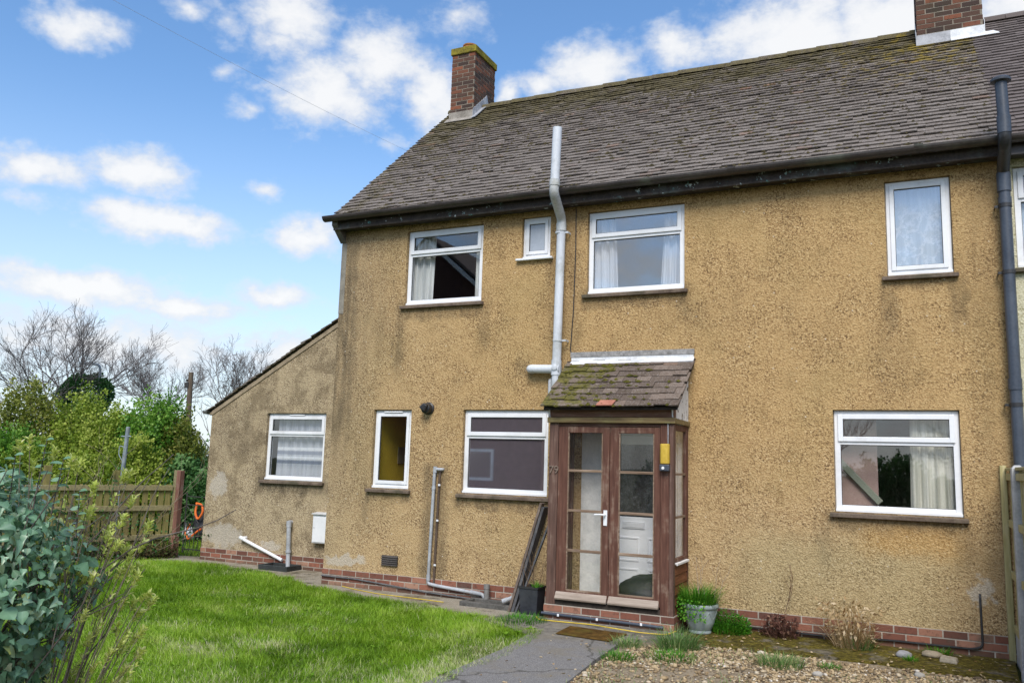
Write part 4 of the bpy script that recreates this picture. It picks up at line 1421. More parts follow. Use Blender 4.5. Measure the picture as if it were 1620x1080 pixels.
B.tube(bend([(-4.34, 0.01, 2.87), (-4.34, -0.095, 2.87), (-3.98, -0.095, 2.86)], 0.06, 6), 0.055, 16)
B.tube([(-4.03, -0.095, 2.862), (-3.92, -0.095, 2.86)], 0.062, 16)
B.tube([(-3.975, -0.095, 2.78), (-3.972, -0.095, 2.97)], 0.064, 18)
B.lathe((-3.972, -0.157, 2.875), [(0.038, 0), (0.038, -0.012), (0.03, -0.016)], 16, axis='y')
B.build('branch', M_PIPE_GREY, soil)
for z in (3.22, 4.62):
    B = MB()
    B.tube([(-3.962, -0.095, z - 0.012), (-3.962, -0.095, z + 0.012)], 0.063, 18)
    B.box(-3.92, -3.85, -0.10, -0.09, z - 0.012, z + 0.012)
    B.box(-3.86, -3.85, -0.09, 0.0, z - 0.012, z + 0.012)
    B.build('bracket', M_PIPE_GREY, soil)
B = MB()
B.tube(bend([(-4.07, -0.05, 2.52), (-4.07, -0.05, 2.72), (-4.07, 0.0, 2.74)], 0.03), 0.026, 10)
tag(B.build('overflow_pipe', M_PIPE_MID), 'thin grey overflow pipe stub beside the porch roof top left', 'pipe')

bsp = pipe_thing('soil_pipe', 'dark grey soil pipe with a domed cap on the line between the two houses', (0.985, -0.10, Z0))
B = MB()
B.tube([(0.99, -0.105, Z0 - 0.05), (0.985, -0.105, 4.72)], 0.056, 18)
B.build('stack_pipe', M_PIPE_BLUE, bsp)
B = MB()
B.tube(bend([(0.985, -0.105, 4.70), (0.985, -0.105, 4.82), (0.98, -0.45, 5.02), (0.98, -0.45, 5.2)], 0.10, 7), 0.060, 18)
B.build('swan_neck', M_PIPE_BLACK, bsp)
for a, b_, r in (((0.985, -0.105, 4.60), (0.985, -0.105, 4.80), 0.066), ((0.985, -0.105, 4.47), (0.985, -0.105, 4.54), 0.063),
                 ((0.985, -0.105, 2.55), (0.985, -0.105, 2.66), 0.064), ((0.98, -0.45, 5.10), (0.98, -0.45, 5.28), 0.065)):
    B = MB()
    B.tube([a, b_], r, 18)
    B.build('coupling', M_PIPE_BLUE, bsp)
B = MB()
B.tube([(0.98, -0.45, 5.26), (0.972, -0.45, 5.66)], 0.056, 18)
B.build('vent_pipe', M_PIPE_BLUE, bsp)
B = MB()
B.lathe((0.972, -0.45, 5.64), [(0.062, 0), (0.094, 0.01), (0.096, 0.032), (0.075, 0.052), (0.03, 0.062)], 20)
B.build('cap', M_PIPE_BLUE, bsp)
for z in (3.75, 2.40, 4.45):
    B = MB()
    B.tube([(0.986, -0.105, z - 0.02), (0.986, -0.105, z + 0.02)], 0.062, 18)
    B.box(0.89, 0.935, -0.10, -0.09, z - 0.012, z + 0.012)
    B.box(0.89, 0.90, -0.09, 0.0, z - 0.012, z + 0.012)
    B.build('bracket', M_PIPE_BLACK, bsp)

wp = pipe_thing('waste_pipe', 'mid grey plastic waste pipe running down the wall then along the plinth', (-5.72, -0.05, 0.05))
B = MB()
B.tube(bend([(-5.60, 0.0, 1.565), (-5.60, -0.042, 1.565), (-5.695, -0.042, 1.565), (-5.705, -0.042, 1.50), (-5.735, -0.042, 0.09), (-5.60, -0.045, 0.075), (-4.96, -0.05, 0.03)], 0.035, 5), 0.021, 12)
B.build('pipe_run', M_PIPE_MID, wp)
for a, b_ in (((-5.700, -0.042, 1.52), (-5.696, -0.042, 1.60)), ((-5.734, -0.042, 0.20), (-5.732, -0.042, 0.13)), ((-5.10, -0.049, 0.041), (-4.97, -0.051, 0.031)), ((-5.709, -0.042, 1.30), (-5.708, -0.042, 1.34))):
    B = MB()
    B.tube([a, b_], 0.027, 12)
    B.build('coupling', M_PIPE_MID, wp)
B = MB()
B.tube(bend([(-4.98, -0.051, 0.032), (-4.92, -0.06, 0.028), (-4.89, -0.06, -0.02)], 0.03), 0.024, 12)
B.build('outlet', M_PIPE_MID, wp)
cd = pipe_thing('conduit', 'dark brown conduit with white clips beside the grey waste pipe', (-5.65, -0.02, 0.05))
B = MB()
B.tube(bend([(-5.632, 0.0, 1.53), (-5.632, -0.018, 1.53), (-5.640, -0.018, 1.45), (-5.662, -0.018, 0.08)], 0.02), 0.017, 8)
B.build('pipe_run', varied("brown_conduit", (0.05, 0.034, 0.026), (0.11, 0.075, 0.055), 6, 0.6), cd)
for z in (1.36, 0.90, 0.33):
    B = MB()
    B.box(-5.640 - (1.45 - z) * 0.016 - 0.002, -5.640 - (1.45 - z) * 0.016 + 0.030, -0.044, -0.034, z - 0.012, z + 0.012)
    B.build('clip', M_UPVC, cd, bevel=0.002)
B = MB()
B.tube([(-4.84, -0.10, -0.10), (-4.845, -0.10, 0.16)], 0.034, 14)
B.tube([(-4.845, -0.10, 0.11), (-4.845, -0.10, 0.165)], 0.039, 14)
tag(B.build('riser_pipe', varied("dull_grey_pipe", (0.13, 0.125, 0.12), (0.24, 0.235, 0.225), 6, 0.6)), 'short dull grey riser pipe standing against the plinth by the drain', 'pipe')
B = MB()
B.tube([(-4.56, -0.22, 0.0), (-4.19, -0.17, 0.16)], 0.025, 12)
B.tube([(-4.56, -0.22, 0.0), (-4.50, -0.212, 0.026)], 0.030, 12)
tag(B.build('drain_pipe', M_PIPE_MID), 'sloping grey drain pipe emerging from behind the leaning boards', 'pipe')
B = MB()
B.tube(bend([(-9.80, 1.0, 0.345), (-9.80, 0.945, 0.345), (-9.86, 0.945, 0.345), (-9.83, 0.945, 0.33), (-8.99, 0.945, 0.055)], 0.02), 0.026, 12)
B.tube([(-9.875, 0.945, 0.348), (-9.80, 0.945, 0.325)], 0.033, 12)
tag(B.build('waste_pipe', M_UPVC), 'white plastic pipe sloping down the lean-to wall into a drain', 'pipe')
rp = pipe_thing('riser_pipe', 'tall grey capped riser pipe standing in the drain tray of the lean-to', (-8.87, 0.93, 0.0))
B = MB()
B.tube([(-8.85, 0.93, -0.06), (-8.895, 0.94, 0.62)], 0.034, 14)
B.tube([(-8.862, 0.932, 0.18), (-8.864, 0.933, 0.215)], 0.044, 14)
B.build('stack_pipe', M_PIPE_MID, rp)
B = MB()
B.tube([(-8.892, 0.94, 0.57), (-8.897, 0.94, 0.665)], 0.041, 14)
B.tube([(-8.895, 0.935, 0.645), (-8.895, 1.0, 0.645)], 0.030, 12)
B.build('cap', M_PIPE_MID, rp)
def gully(name, label, pts_box, mat):
    B = MB()
    x0, x1, y0, y1, z0, z1, w = pts_box
    B.box(x0, x1, y0, y0 + w, z0, z1)
    B.box(x0, x1, y1 - w, y1, z0, z1)
    B.box(x0, x0 + w, y0 + w, y1 - w, z0, z1)
    B.box(x1 - w, x1, y0 + w, y1 - w, z0, z1)
    B.box(x0 + w, x1 - w, y0 + w, y1 - w, z0, z0 + 0.02)
    return tag(B.build(name, mat, bevel=0.006), label, 'drain')


M_TRAY = varied("black_tray", (0.020, 0.024, 0.024), (0.050, 0.055, 0.055), 6, 0.6, 0.3)
M_KERBDARK = varied("wet_concrete", (0.055, 0.052, 0.048), (0.13, 0.125, 0.115), 6, 0.85, 0.2, bump=0.4)
gully('drain_tray', 'low black drain tray under the sloping white pipe of the lean-to', (-9.18, -8.62, 0.62, 0.97, -0.10, 0.01, 0.03), M_TRAY)
gully('drain_surround', 'dark concrete drain surround on the plinth left of the leaning boards', (-5.05, -4.22, -0.43, -0.075, -0.12, -0.012, 0.07), M_KERBDARK)

# cowl, airbrick and meter box
cw = thing('vent_cowl', 'round black vent cowl on the wall above the narrow ground floor window', 'vent', (-5.85, 0, 2.37))
B = MB()
B.lathe((-5.86, 0.0, 2.372), [(0.085, 0.0), (0.085, -0.02), (0.072, -0.03), (0.068, -0.10), (0.04, -0.115)], 20, axis='y')
B.build('body', M_PIPE_BLACK, cw)
B = MB()
B.prism([(-5.93, -0.06, 2.39), (-5.86, -0.06, 2.45), (-5.80, -0.06, 2.42), (-5.84, -0.06, 2.33)], (0, -0.10, -0.012))
B.build('hood', M_PIPE_BLACK, cw, bevel=0.015, seg=2)
ab = thing('airbrick', 'small black louvred airbrick low in the wall above the plinth', 'vent', (-6.36, 0, 0.27))
B = MB()
B.box(-6.488, -6.236, -0.008, 0.01, 0.262, 0.398)
B.build('backing', M_PIPE_BLACK, ab)
B = MB()
for k in range(5):
    z = 0.266 + k * 0.0265
    B.hexa([(-6.488, -0.028, z), (-6.236, -0.028, z), (-6.236, -0.009, z + 0.012), (-6.488, -0.009, z + 0.012), (-6.488, -0.028, z + 0.010), (-6.236, -0.028, z + 0.010), (-6.236, -0.009, z + 0.022), (-6.488, -0.009, z + 0.022)])
B.build('louvres', varied("grey_brown_vent", (0.05, 0.045, 0.045), (0.09, 0.08, 0.075), 6, 0.5), ab)
mb_ = thing('meter_box', 'white meter box on the lean-to wall tucked against the corner', 'meter box', (-8.2, 0.93, 0.36))
B = MB()
B.box(-8.40, -8.02, 0.90, 1.0, 0.365, 0.80)
B.build('case', M_UPVC, mb_, bevel=0.006, seg=2)
B = MB()
B.box(-8.385, -8.035, 0.89, 0.899, 0.38, 0.765)
B.build('cover', M_UPVC, mb_, bevel=0.004)
B = MB()
B.hexa([(-8.41, 0.87, 0.80), (-8.01, 0.87, 0.80), (-8.01, 1.0, 0.815), (-8.41, 1.0, 0.815), (-8.41, 0.87, 0.812), (-8.01, 0.87, 0.812), (-8.01, 1.0, 0.83), (-8.41, 1.0, 0.83)])
B.lathe((-8.36, 0.888, 0.60), [(0.012, 0), (0.012, -0.006)], 10, axis='y')
B.build('hood', varied("grey_white", (0.50, 0.51, 0.52), (0.62, 0.63, 0.64), 4, 0.5), mb_)

# cables
def cable(name, label, pts, r, mat, cat='cable', rr=0.08):
    B = MB()
    B.tube(bend(pts, rr, 4), r, 7)
    return tag(B.build(name, mat), label, cat)


M_CABLEGREY = varied("grey_cable", (0.075, 0.08, 0.085), (0.15, 0.155, 0.16), 6, 0.5)
M_YELLOW = varied("yellow_cable", (0.50, 0.34, 0.02), (0.66, 0.48, 0.04), 8, 0.5)
cable('cable', 'grey-green cable clipped along the plinth from the corner to the waste pipe', [(-7.46, -0.035, 0.055), (-6.9, -0.03, 0.05), (-6.4, -0.034, 0.02), (-5.8, -0.036, -0.02), (-5.05, -0.035, -0.045)], 0.010, M_CABLEGREY)
cable('cable', 'black cable along the brick plinth right of the porch rising to a cement patch', [(-2.25, -0.035, 0.0), (-1.6, -0.035, -0.02), (-0.9, -0.036, -0.03), (-0.2, -0.034, 0.0), (0.50, -0.036, 0.0), (0.595, -0.034, 0.03), (0.592, -0.02, 0.50), (0.592, 0.01, 0.53)], 0.011, M_PIPE_BLACK, rr=0.05)
cable('cable', 'thin dark cable hanging down the wall between the soil pipe and the upstairs window', [(-3.78, -0.012, 4.95), (-3.775, -0.010, 4.4), (-3.79, -0.012, 3.6), (-3.82, -0.012, 3.12), (-3.81, -0.014, 3.08)], 0.0065, M_PIPE_BLACK)
pc = thing('conduit', 'grey plastic conduit with white clips across the brick step of the porch', 'conduit', (-3.1, PY - 0.04, 0.0))
B = MB()
B.tube([(-3.83, PY - 0.042, 0.012), (-3.2, PY - 0.044, 0.006), (-2.62, PY - 0.042, 0.0), (-2.42, PY - 0.042, -0.004)], 0.016, 10)
B.build('pipe_run', M_PIPE_BLUE, pc)
for x in (-3.62, -3.16, -2.66):
    B = MB()
    B.box(x - 0.012, x + 0.012, PY - 0.066, PY - 0.058, -0.006, 0.022)
    B.build('clip', M_UPVC, pc, bevel=0.002)
cable('cable', 'yellow cable lying across the path by the doormat to the porch corner', [(-3.86, -0.80, -0.025), (-3.80, -0.86, -0.040), (-3.45, -0.83, -0.040), (-3.2, -0.80, -0.04), (-2.95, -0.98, -0.015), (-2.6, -0.94, -0.038), (-2.35, -0.86, -0.045), (-2.28, -0.74, -0.02)], 0.006, M_YELLOW)
cable('cable', 'yellow cable lying beside the plinth below the airbrick', [(-7.05, -0.10, -0.05), (-6.75, -0.20, -0.058), (-6.3, -0.32, -0.058), (-5.7, -0.35, -0.058), (-5.3, -0.38, -0.058)], 0.005, M_YELLOW)

# ---------------------------------------------------------------- ground
def sheet(name, poly, z, mat, label=None, kind='structure', thick=0.0, sub=0):
    B = MB()
    if thick:
        B.prism([(x, y, z - thick) for x, y in poly], (0, 0, thick))
    else:
        B.add([(x, y, z) for x, y in poly], [tuple(range(len(poly)))])
    o = B.build(name, mat)
    o['kind'] = kind
    if label:
        o['label'] = label
    return o


M_SOIL = varied("rough_ground", (0.030, 0.040, 0.014), (0.075, 0.085, 0.028), 1.2, 1.0, 0.1, dirt=((0.09, 0.07, 0.045), 0.6))
sheet('ground', [(-500, -500), (500, -500), (500, 700), (-500, 700)], -0.105, M_SOIL)
M_LAWNSOIL = varied("lawn_soil", (0.035, 0.055, 0.012), (0.085, 0.12, 0.025), 3.0, 1.0, 0.1, dirt=((0.16, 0.13, 0.07), 0.5), fine=60)
LAWN = [(-3.42, -9.6), (-3.42, -3.68), (-3.37, -3.09), (-3.40, -2.36), (-3.55, -1.40), (-3.95, -1.08), (-4.70, -0.86), (-5.43, -0.68), (-6.13, -0.60),
        (-7.10, -0.42), (-7.9, 0.05), (-8.80, 0.34), (-9.6, 0.52), (-10.25, 0.66), (-10.9, 0.52), (-11.35, 0.2), (-11.6, -0.6), (-12.2, -2.4), (-13.2, -4.8), (-13.2, -9.6)]
sheet('lawn', LAWN, -0.080, M_LAWNSOIL)

# concrete and path
m, t, b = new_mat("path_asphalt", 0.9, 0.25)
P = t.pos()
f = t.noise(P, 130, 3, 0.6)
g = t.noise(P, 2.2, 5, 0.65)
col = t.ramp(f, [(0.35, (0.125, 0.120, 0.117)), (0.55, (0.215, 0.207, 0.200)), (0.72, (0.36, 0.35, 0.335))])
near = t.mr(t.math('ADD', t.sep(P)[1], t.math('MULTIPLY', g, 0.8)), -1.55, -1.05)
col = t.mix(t.math('MULTIPLY', near, 0.75), col, t.ramp(t.noise(P, 14, 5, 0.65), [(0.35, (0.10, 0.088, 0.066)), (0.65, (0.26, 0.235, 0.19))]))
col = t.mix(t.mr(g, 0.50, 0.66, 0, 0.65), col, (0.20, 0.178, 0.140))
cr = t.voro(t.vmath('ADD', P, t.vmath('SCALE', t.noise(P, 5, 4, out=1), 0.25)), 0.55, 'DISTANCE_TO_EDGE')
col = t.mix(t.mr(cr, 0.002, 0.010, 0.6, 0), col, (0.035, 0.032, 0.022))
col = t.mix(t.mr(t.noise(P, 38, 4, 0.7), 0.62, 0.70, 0, 0.7), col, (0.34, 0.31, 0.26))
t.put(b, 'Base Color', col)
t.put(b, 'Normal', t.bump(f, 0.6, 0.008))
M_PATH = m
sheet('path', [(-3.50, -9.6), (-2.56, -9.6), (-2.555, -3.1), (-2.62, -2.3), (-2.66, -1.3), (-2.20, -0.98), (-2.22, -0.66), (-4.2, -0.60), (-4.4, -1.1), (-3.6, -1.6), (-3.52, -2.4)], -0.050, M_PATH, thick=0.08)
m, t, b = new_mat("old_concrete", 0.92, 0.2)
P = t.pos()
f = t.noise(P, 60, 4, 0.65)
g = t.noise(P, 3.0, 6, 0.65)
col = t.ramp(f, [(0.35, (0.19, 0.165, 0.125)), (0.65, (0.40, 0.36, 0.29))])
col = t.mix(t.mr(g, 0.46, 0.66, 0, 0.75), col, (0.15, 0.125, 0.075))
col = t.mix(t.mr(t.noise(P, 6, 5, 0.7), 0.58, 0.68, 0, 0.8), col, (0.060, 0.052, 0.035))
t.put(b, 'Base Color', col)
t.put(b, 'Normal', t.bump(f, 0.5, 0.01))
M_CONC = m
sheet('concrete_strip', [(-4.20, -0.013), (-4.20, -0.9), (-5.43, -0.72), (-6.13, -0.66), (-7.10, -0.5), (-7.9, -0.02), (-8.80, 0.26), (-10.25, 0.56), (-11.3, 0.35), (-11.6, 1.1), (-10.7, 1.35), (-10.7, 0.985), (-7.475, 0.985), (-7.475, -0.013)], -0.066, M_CONC, thick=0.06)
m, t, b = new_mat("mossy_slab", 0.95, 0.15)
P = t.pos()
f = t.noise(P, 24, 6, 0.7)
g = t.noise(P, 3.4, 6, 0.7)
col = t.ramp(f, [(0.34, (0.030, 0.025, 0.008)), (0.52, (0.105, 0.085, 0.016)), (0.68, (0.23, 0.195, 0.035))])
col = t.mix(t.mr(g, 0.52, 0.64, 0, 0.85), col, t.ramp(f, [(0.35, (0.09, 0.08, 0.065)), (0.65, (0.23, 0.205, 0.165))]))
t.put(b, 'Base Color', col)
t.put(b, 'Normal', t.bump(f, 0.9, 0.03))
M_MOSSY = m
sheet('moss_strip', [(-2.24, -0.66), (-2.19, -0.99), (-1.82, -1.06), (-1.3, -1.0), (-0.82, -0.93), (-0.3, -0.9), (0.0, -1.0), (0.42, -0.98), (0.80, -1.04), (0.86, -0.013), (-2.30, -0.013)], -0.064, M_MOSSY, thick=0.06)
M_GRAVBASE = varied("gravel_bed", (0.14, 0.11, 0.075), (0.34, 0.28, 0.20), 30, 1.0, 0.1, fine=90, bump=0.6)
sheet('gravel_bed', [(-2.70, -9.6), (0.88, -9.6), (0.88, -0.9), (-2.25, -0.9), (-2.70, -1.25)], -0.0845, M_GRAVBASE)

# gravel stones
ph = (1 + 5 ** 0.5) / 2
ICO = np.array([(-1, ph, 0), (1, ph, 0), (-1, -ph, 0), (1, -ph, 0), (0, -1, ph), (0, 1, ph), (0, -1, -ph), (0, 1, -ph), (ph, 0, -1), (ph, 0, 1), (-ph, 0, -1), (-ph, 0, 1)]) / 1.9
ICOF = np.array([(0, 11, 5), (0, 5, 1), (0, 1, 7), (0, 7, 10), (0, 10, 11), (1, 5, 9), (5, 11, 4), (11, 10, 2), (10, 7, 6), (7, 1, 8), (3, 9, 4), (3, 4, 2), (3, 2, 6), (3, 6, 8), (3, 8, 9), (4, 9, 5), (2, 4, 11), (6, 2, 10), (8, 6, 7), (9, 8, 1)])


def stones(name, px, py, s, mat, zb=-0.08):
    n = len(px)
    sc = np.stack([s * RNG.uniform(0.8, 1.4, n), s * RNG.uniform(0.6, 1.0, n), s * RNG.uniform(0.4, 0.75, n)], 1)
    an = RNG.uniform(0, 6.283, n)
    v = ICO[None] * (1 + RNG.uniform(-0.22, 0.22, (n, 12, 1))) * sc[:, None, :]
    c, q = np.cos(an)[:, None], np.sin(an)[:, None]
    x = v[..., 0] * c - v[..., 1] * q + px[:, None]
    y = v[..., 0] * q + v[..., 1] * c + py[:, None]
    z = v[..., 2] + zb + sc[:, 2:3] * RNG.uniform(0.1, 0.9, (n, 1))
    fs = (ICOF[None] + (np.arange(n) * 12)[:, None, None]).reshape(-1, 3)
    return mesh_np(name, np.stack([x, y, z], -1).reshape(-1, 3), None, fs, [mat], None, smooth=False)


m, t, b = new_mat("gravel_stone", 0.85, 0.25)
col = t.ramp(t.rnd(), [(0.0, (0.10, 0.075, 0.05)), (0.25, (0.23, 0.165, 0.095)), (0.5, (0.36, 0.265, 0.15)), (0.78, (0.47, 0.365, 0.22)), (0.95, (0.52, 0.45, 0.34)), (1.0, (0.64, 0.60, 0.54))])
t.put(b, 'Base Color', t.mix(t.mr(t.noise(t.pos(), 60, 3), 0.5, 0.7, 0, 0.4), col, (0.16, 0.12, 0.08)))
M_STONE = m
N_S = 27000
gx = RNG.uniform(-2.72, 0.88, N_S)
gy = -0.92 - RNG.uniform(0, 1, N_S) ** 1.25 * 4.6
edge = fbm(gx * 1.4 + 3, gy * 1.4, 31)
keep = (gy < -1.02 - 0.16 * (edge - 0.5)) & (gx > -2.66 + 0.10 * edge + np.where(gy > -1.9, (gy + 1.9) * 0.35, 0)) & ((edge > 0.36) | (RNG.random(N_S) < 0.25))
gx, gy = gx[keep], gy[keep]
gs = RNG.lognormal(math.log(0.0108), 0.40, len(gx)).clip(0.006, 0.034)
o = stones('gravel', gx, gy, gs, M_STONE)
o['kind'] = 'stuff'
o['label'] = 'pale flint gravel between the path and the fence'


# ---------------------------------------------------------------- vegetation helpers
def leafy_material(name, stops, trans=0.35, rough=0.55, spec=0.25):
    m = bpy.data.materials.new(name)
    m.use_nodes = True
    t = NT(m.node_tree)
    b = m.node_tree.nodes['Principled BSDF']
    out = m.node_tree.nodes['Material Output']
    b.inputs['Roughness'].default_value = rough
    b.inputs['Specular IOR Level'].default_value = spec
    col = t.ramp(t.attr('tint'), stops)
    t.put(b, 'Base Color', col)
    tl = t.n('ShaderNodeBsdfTranslucent')
    t.put(tl, 0, t.mix(0.5, col, t.vmath('MULTIPLY', col, (1.2, 1.25, 0.6))))
    mx = t.n('ShaderNodeMixShader')
    mx.inputs[0].default_value = trans
    t.put(mx, 1, b.outputs[0])
    t.put(mx, 2, tl.outputs[0])
    m.node_tree.links.new(mx.outputs[0], out.inputs[0])
    return m


def blades(name, base_, L, Wd, yaw, lean, curl, tint, mat, parent=None):
    """curved blades of grass: 5 points each"""
    n = len(base_)
    d = np.stack([np.cos(yaw), np.sin(yaw), np.zeros(n)], 1)
    s = np.stack([-np.sin(yaw + RNG.uniform(-.9, .9, n)), np.cos(yaw + RNG.uniform(-.9, .9, n)), np.zeros(n)], 1) * Wd[:, None]
    up = np.array([0, 0, 1.0])
    a1, a2 = lean, np.minimum(lean + curl, 2.0)
    mid = base_ + (d * np.sin(a1)[:, None] + up * np.cos(a1)[:, None]) * (L * 0.5)[:, None]
    tip = mid + (d * np.sin(a2)[:, None] + up * np.cos(a2)[:, None]) * (L * 0.5)[:, None]
    v = np.stack([base_ - s, base_ + s, mid + s * 0.75, mid - s * 0.75, tip], 1).reshape(-1, 3)
    k = (np.arange(n) * 5)[:, None]
    return mesh_np(name, v, k + np.array([[0, 1, 2, 3]]), k + np.array([[3, 2, 4]]), [mat], parent, tint=np.repeat(tint, 5), smooth=True)


def inside(px, py, poly):
    r = np.zeros(len(px), bool)
    j = len(poly) - 1
    for i in range(len(poly)):
        xi, yi = poly[i]
        xj, yj = poly[j]
        c = ((yi > py) != (yj > py)) & (px < (xj - xi) * (py - yi) / (yj - yi + 1e-12) + xi)
        r ^= c
        j = i
    return r


RHOMB_V = np.array([(0, 0, 0), (0.42, 0.45, 0.10), (0, 1, 0), (-0.42, 0.45, 0.10)])
RHOMB_F = np.array([(0, 1, 2), (0, 2, 3)])
IVY_R = [(0.28, -0.12), (0.56, 0.10), (0.34, 0.34), (0.24, 0.62)]
IVY_V = np.array([(0, 0, 0), (0, 0.45, -0.05), (0, 1.0, -0.10)] + [(x, y, 0.16 * x) for x, y in IVY_R] + [(-x, y, 0.16 * x) for x, y in IVY_R])
IVY_F = np.array([(1, 0, 3), (1, 3, 4), (1, 4, 5), (1, 5, 6), (1, 6, 2), (1, 7, 0), (1, 8, 7), (1, 9, 8), (1, 10, 9), (1, 2, 10)])
OV_R = [(0.30, 0.05), (0.44, 0.30), (0.36, 0.58), (0.16, 0.84)]
OVATE_V = np.array([(0, 0, 0), (0, 0.45, -0.05), (0, 1.0, -0.10)] + [(x, y, 0.22 * x) for x, y in OV_R] + [(-x, y, 0.22 * x) for x, y in OV_R])
LANC_V = OVATE_V * np.array([0.50, 1, 1.0])


def leaves(name, P, D, N, size, tv, tf, mat, parent=None, tint=None, smooth=False, vein=0.0):
    """leaf cards: P base points, D pointing along the leaf, N rough face normals"""
    D = D / (np.linalg.norm(D, axis=1, keepdims=True) + 1e-9)
    X = np.cross(D, N)
    X /= (np.linalg.norm(X, axis=1, keepdims=True) + 1e-9)
    Z = np.cross(X, D)
    if tv.ndim == 2:
        tv = tv[None]
    k = tv.shape[1]
    v = P[:, None, :] + size[:, None, None] * (tv[:, :, 0:1] * X[:, None, :] + tv[:, :, 1:2] * D[:, None, :] + tv[:, :, 2:3] * Z[:, None, :])
    f = (tf[None] + (np.arange(len(P)) * k)[:, None, None]).reshape(-1, 3)
    if tint is not None:
        tint = np.repeat(tint[:, None], k, 1)
        tint[:, :3] = np.clip(tint[:, :3] + vein, 0, 0.97)
        tint = tint.ravel()
    return mesh_np(name, v.reshape(-1, 3), None, f, [mat], parent, smooth=smooth, tint=tint)


def segs_mesh(name, S_, mat, parent=None, n=4):
    """tapered twigs: rows of p0(3) p1(3) r0 r1"""
    A = np.array(S_, float)
    p0, p1, r0, r1 = A[:, :3], A[:, 3:6], A[:, 6], A[:, 7]
    d = p1 - p0
    d /= (np.linalg.norm(d, axis=1, keepdims=True) + 1e-9)
    ref = np.where(np.abs(d[:, 2:3]) < 0.9, np.array([[0, 0, 1.0]]), np.array([[1.0, 0, 0]]))
    u = np.cross(d, ref)
    u /= np.linalg.norm(u, axis=1, keepdims=True)
    w = np.cross(d, u)
    an = np.arange(n) * 2 * np.pi / n
    ring = np.cos(an)[None, :, None] * u[:, None, :] + np.sin(an)[None, :, None] * w[:, None, :]
    v = np.concatenate([p0[:, None] + ring * r0[:, None, None], p1[:, None] + ring * r1[:, None, None]], 1).reshape(-1, 3)
    q = np.array([(i, (i + 1) % n, (i + 1) % n + n, i + n) for i in range(n)])
    f = (q[None] + (np.arange(len(A)) * 2 * n)[:, None, None]).reshape(-1, 4)
    return mesh_np(name, v, f, None, [mat], parent, smooth=True)


def grow(rr, p, d, length, r, depth, out, spread=0.55, kids=(2, 4), up=0.12, shrink=0.72, nseg=4, rmin=0.006):
    """recursive bare branch"""
    p, d = Vector(p), Vector(d).normalized()
    pts = [p]
    for i in range(nseg):
        d = (d + Vector((rr.gauss(0, .13), rr.gauss(0, .13), rr.gauss(0, .08) + up * 0.4))).normalized()
        q = p + d * (length / nseg)
        ra, rb = r * (1 - 0.45 * i / nseg), r * (1 - 0.45 * (i + 1) / nseg)
        out.append((*p, *q, max(ra, rmin), max(rb, rmin)))
        p = q
        pts.append((p.copy(), d.copy()))
    if depth == 0:
        return
    for k in range(rr.randint(*kids) + 1):
        i = nseg if k == 0 else rr.randint(max(1, nseg // 3), nseg)
        q, dd = pts[i]
        ax = Vector((rr.gauss(0, 1), rr.gauss(0, 1), rr.gauss(0, 1))).cross(dd)
        if ax.length < 1e-3:
            continue
        ang = rr.uniform(0.25, 1.0) * spread * (0.5 if k == 0 else 1.25)
        nd = Matrix.Rotation(ang, 3, ax.normalized()) @ dd
        nd.z += up
        grow(rr, q, nd, length * shrink * rr.uniform(0.75, 1.1), r * (0.60 if k else 0.62), depth - 1, out, spread, kids, up, shrink, nseg, rmin)


# ---------------------------------------------------------------- lawn grass
M_GRASS = leafy_material("grass_blades", [(0.0, (0.078, 0.170, 0.006)), (0.35, (0.180, 0.335, 0.014)), (0.62, (0.275, 0.44, 0.028)), (0.8, (0.43, 0.53, 0.12)), (0.92, (0.52, 0.52, 0.30)), (1.0, (0.64, 0.60, 0.46))], trans=0.30, rough=0.5, spec=0.3)
N_G = 520000
gx = RNG.uniform(-13.0, -3.30, N_G)
gy = -6.0 + RNG.uniform(0, 1, N_G) * 6.7
dist = np.hypot(gx, gy + 9.77)
wob_ = (fbm(gx * 2.5, gy * 2.5, 77) - 0.5) * 0.36
ok = inside(gx + wob_, gy + wob_, LAWN) & (RNG.random(N_G) < np.clip(1.25 - dist * 0.03, 0.5, 1))
ok &= (gx < -3.3) & (gy + 0.02 < 0.75)
gx, gy = gx[ok], gy[ok]
n = len(gx)
big = fbm(gx * 0.55, gy * 0.55, 3)
mid = fbm(gx * 2.2, gy * 2.2, 9)
small = fbm(gx * 7, gy * 7, 15, 3)


def patch(cx, cy, rx, ry):
    return np.clip(1.25 - np.hypot((gx - cx) / rx, (gy - cy) / ry), 0, 1)


dead = np.maximum.reduce([patch(-5.8, -3.85, 0.42, 0.30), patch(-5.45, -3.4, 0.55, 0.28) * 0.95, patch(-3.6, -2.6, 0.38, 0.7) * 1.5, patch(-3.55, -3.5, 0.34, 0.9) * 1.3,
                          patch(-5.6, -2.7, 0.5, 0.25) * 0.5, patch(-6.6, -2.0, 0.8, 0.3) * 0.35, patch(-4.3, -3.9, 0.6, 0.5) * 0.5, patch(-7.6, -1.4, 0.5, 0.2) * 0.3, patch(-4.9, -4.6, 0.9, 0.4) * 0.5, patch(-4.2, -2.2, 0.7, 0.22) * 0.5, patch(-7.0, -3.2, 0.9, 0.25) * 0.4, patch(-3.9, -1.25, 0.5, 0.2) * 0.8, np.clip((fbm(gx * 1.3 + 9, gy * 1.3, 44) - 0.60) * 3.0, 0, 0.6)])
dead = np.clip(dead * (-0.1 + 1.2 * small), 0, 0.7)
yaw = (fbm(gx * 0.9 + 30, gy * 0.9, 21, 3) * 9.0) + RNG.normal(0, 1.5, n)
L = (0.034 + 0.062 * mid + 0.034 * small) * RNG.uniform(0.65, 1.35, n) * (1 - 0.45 * dead)
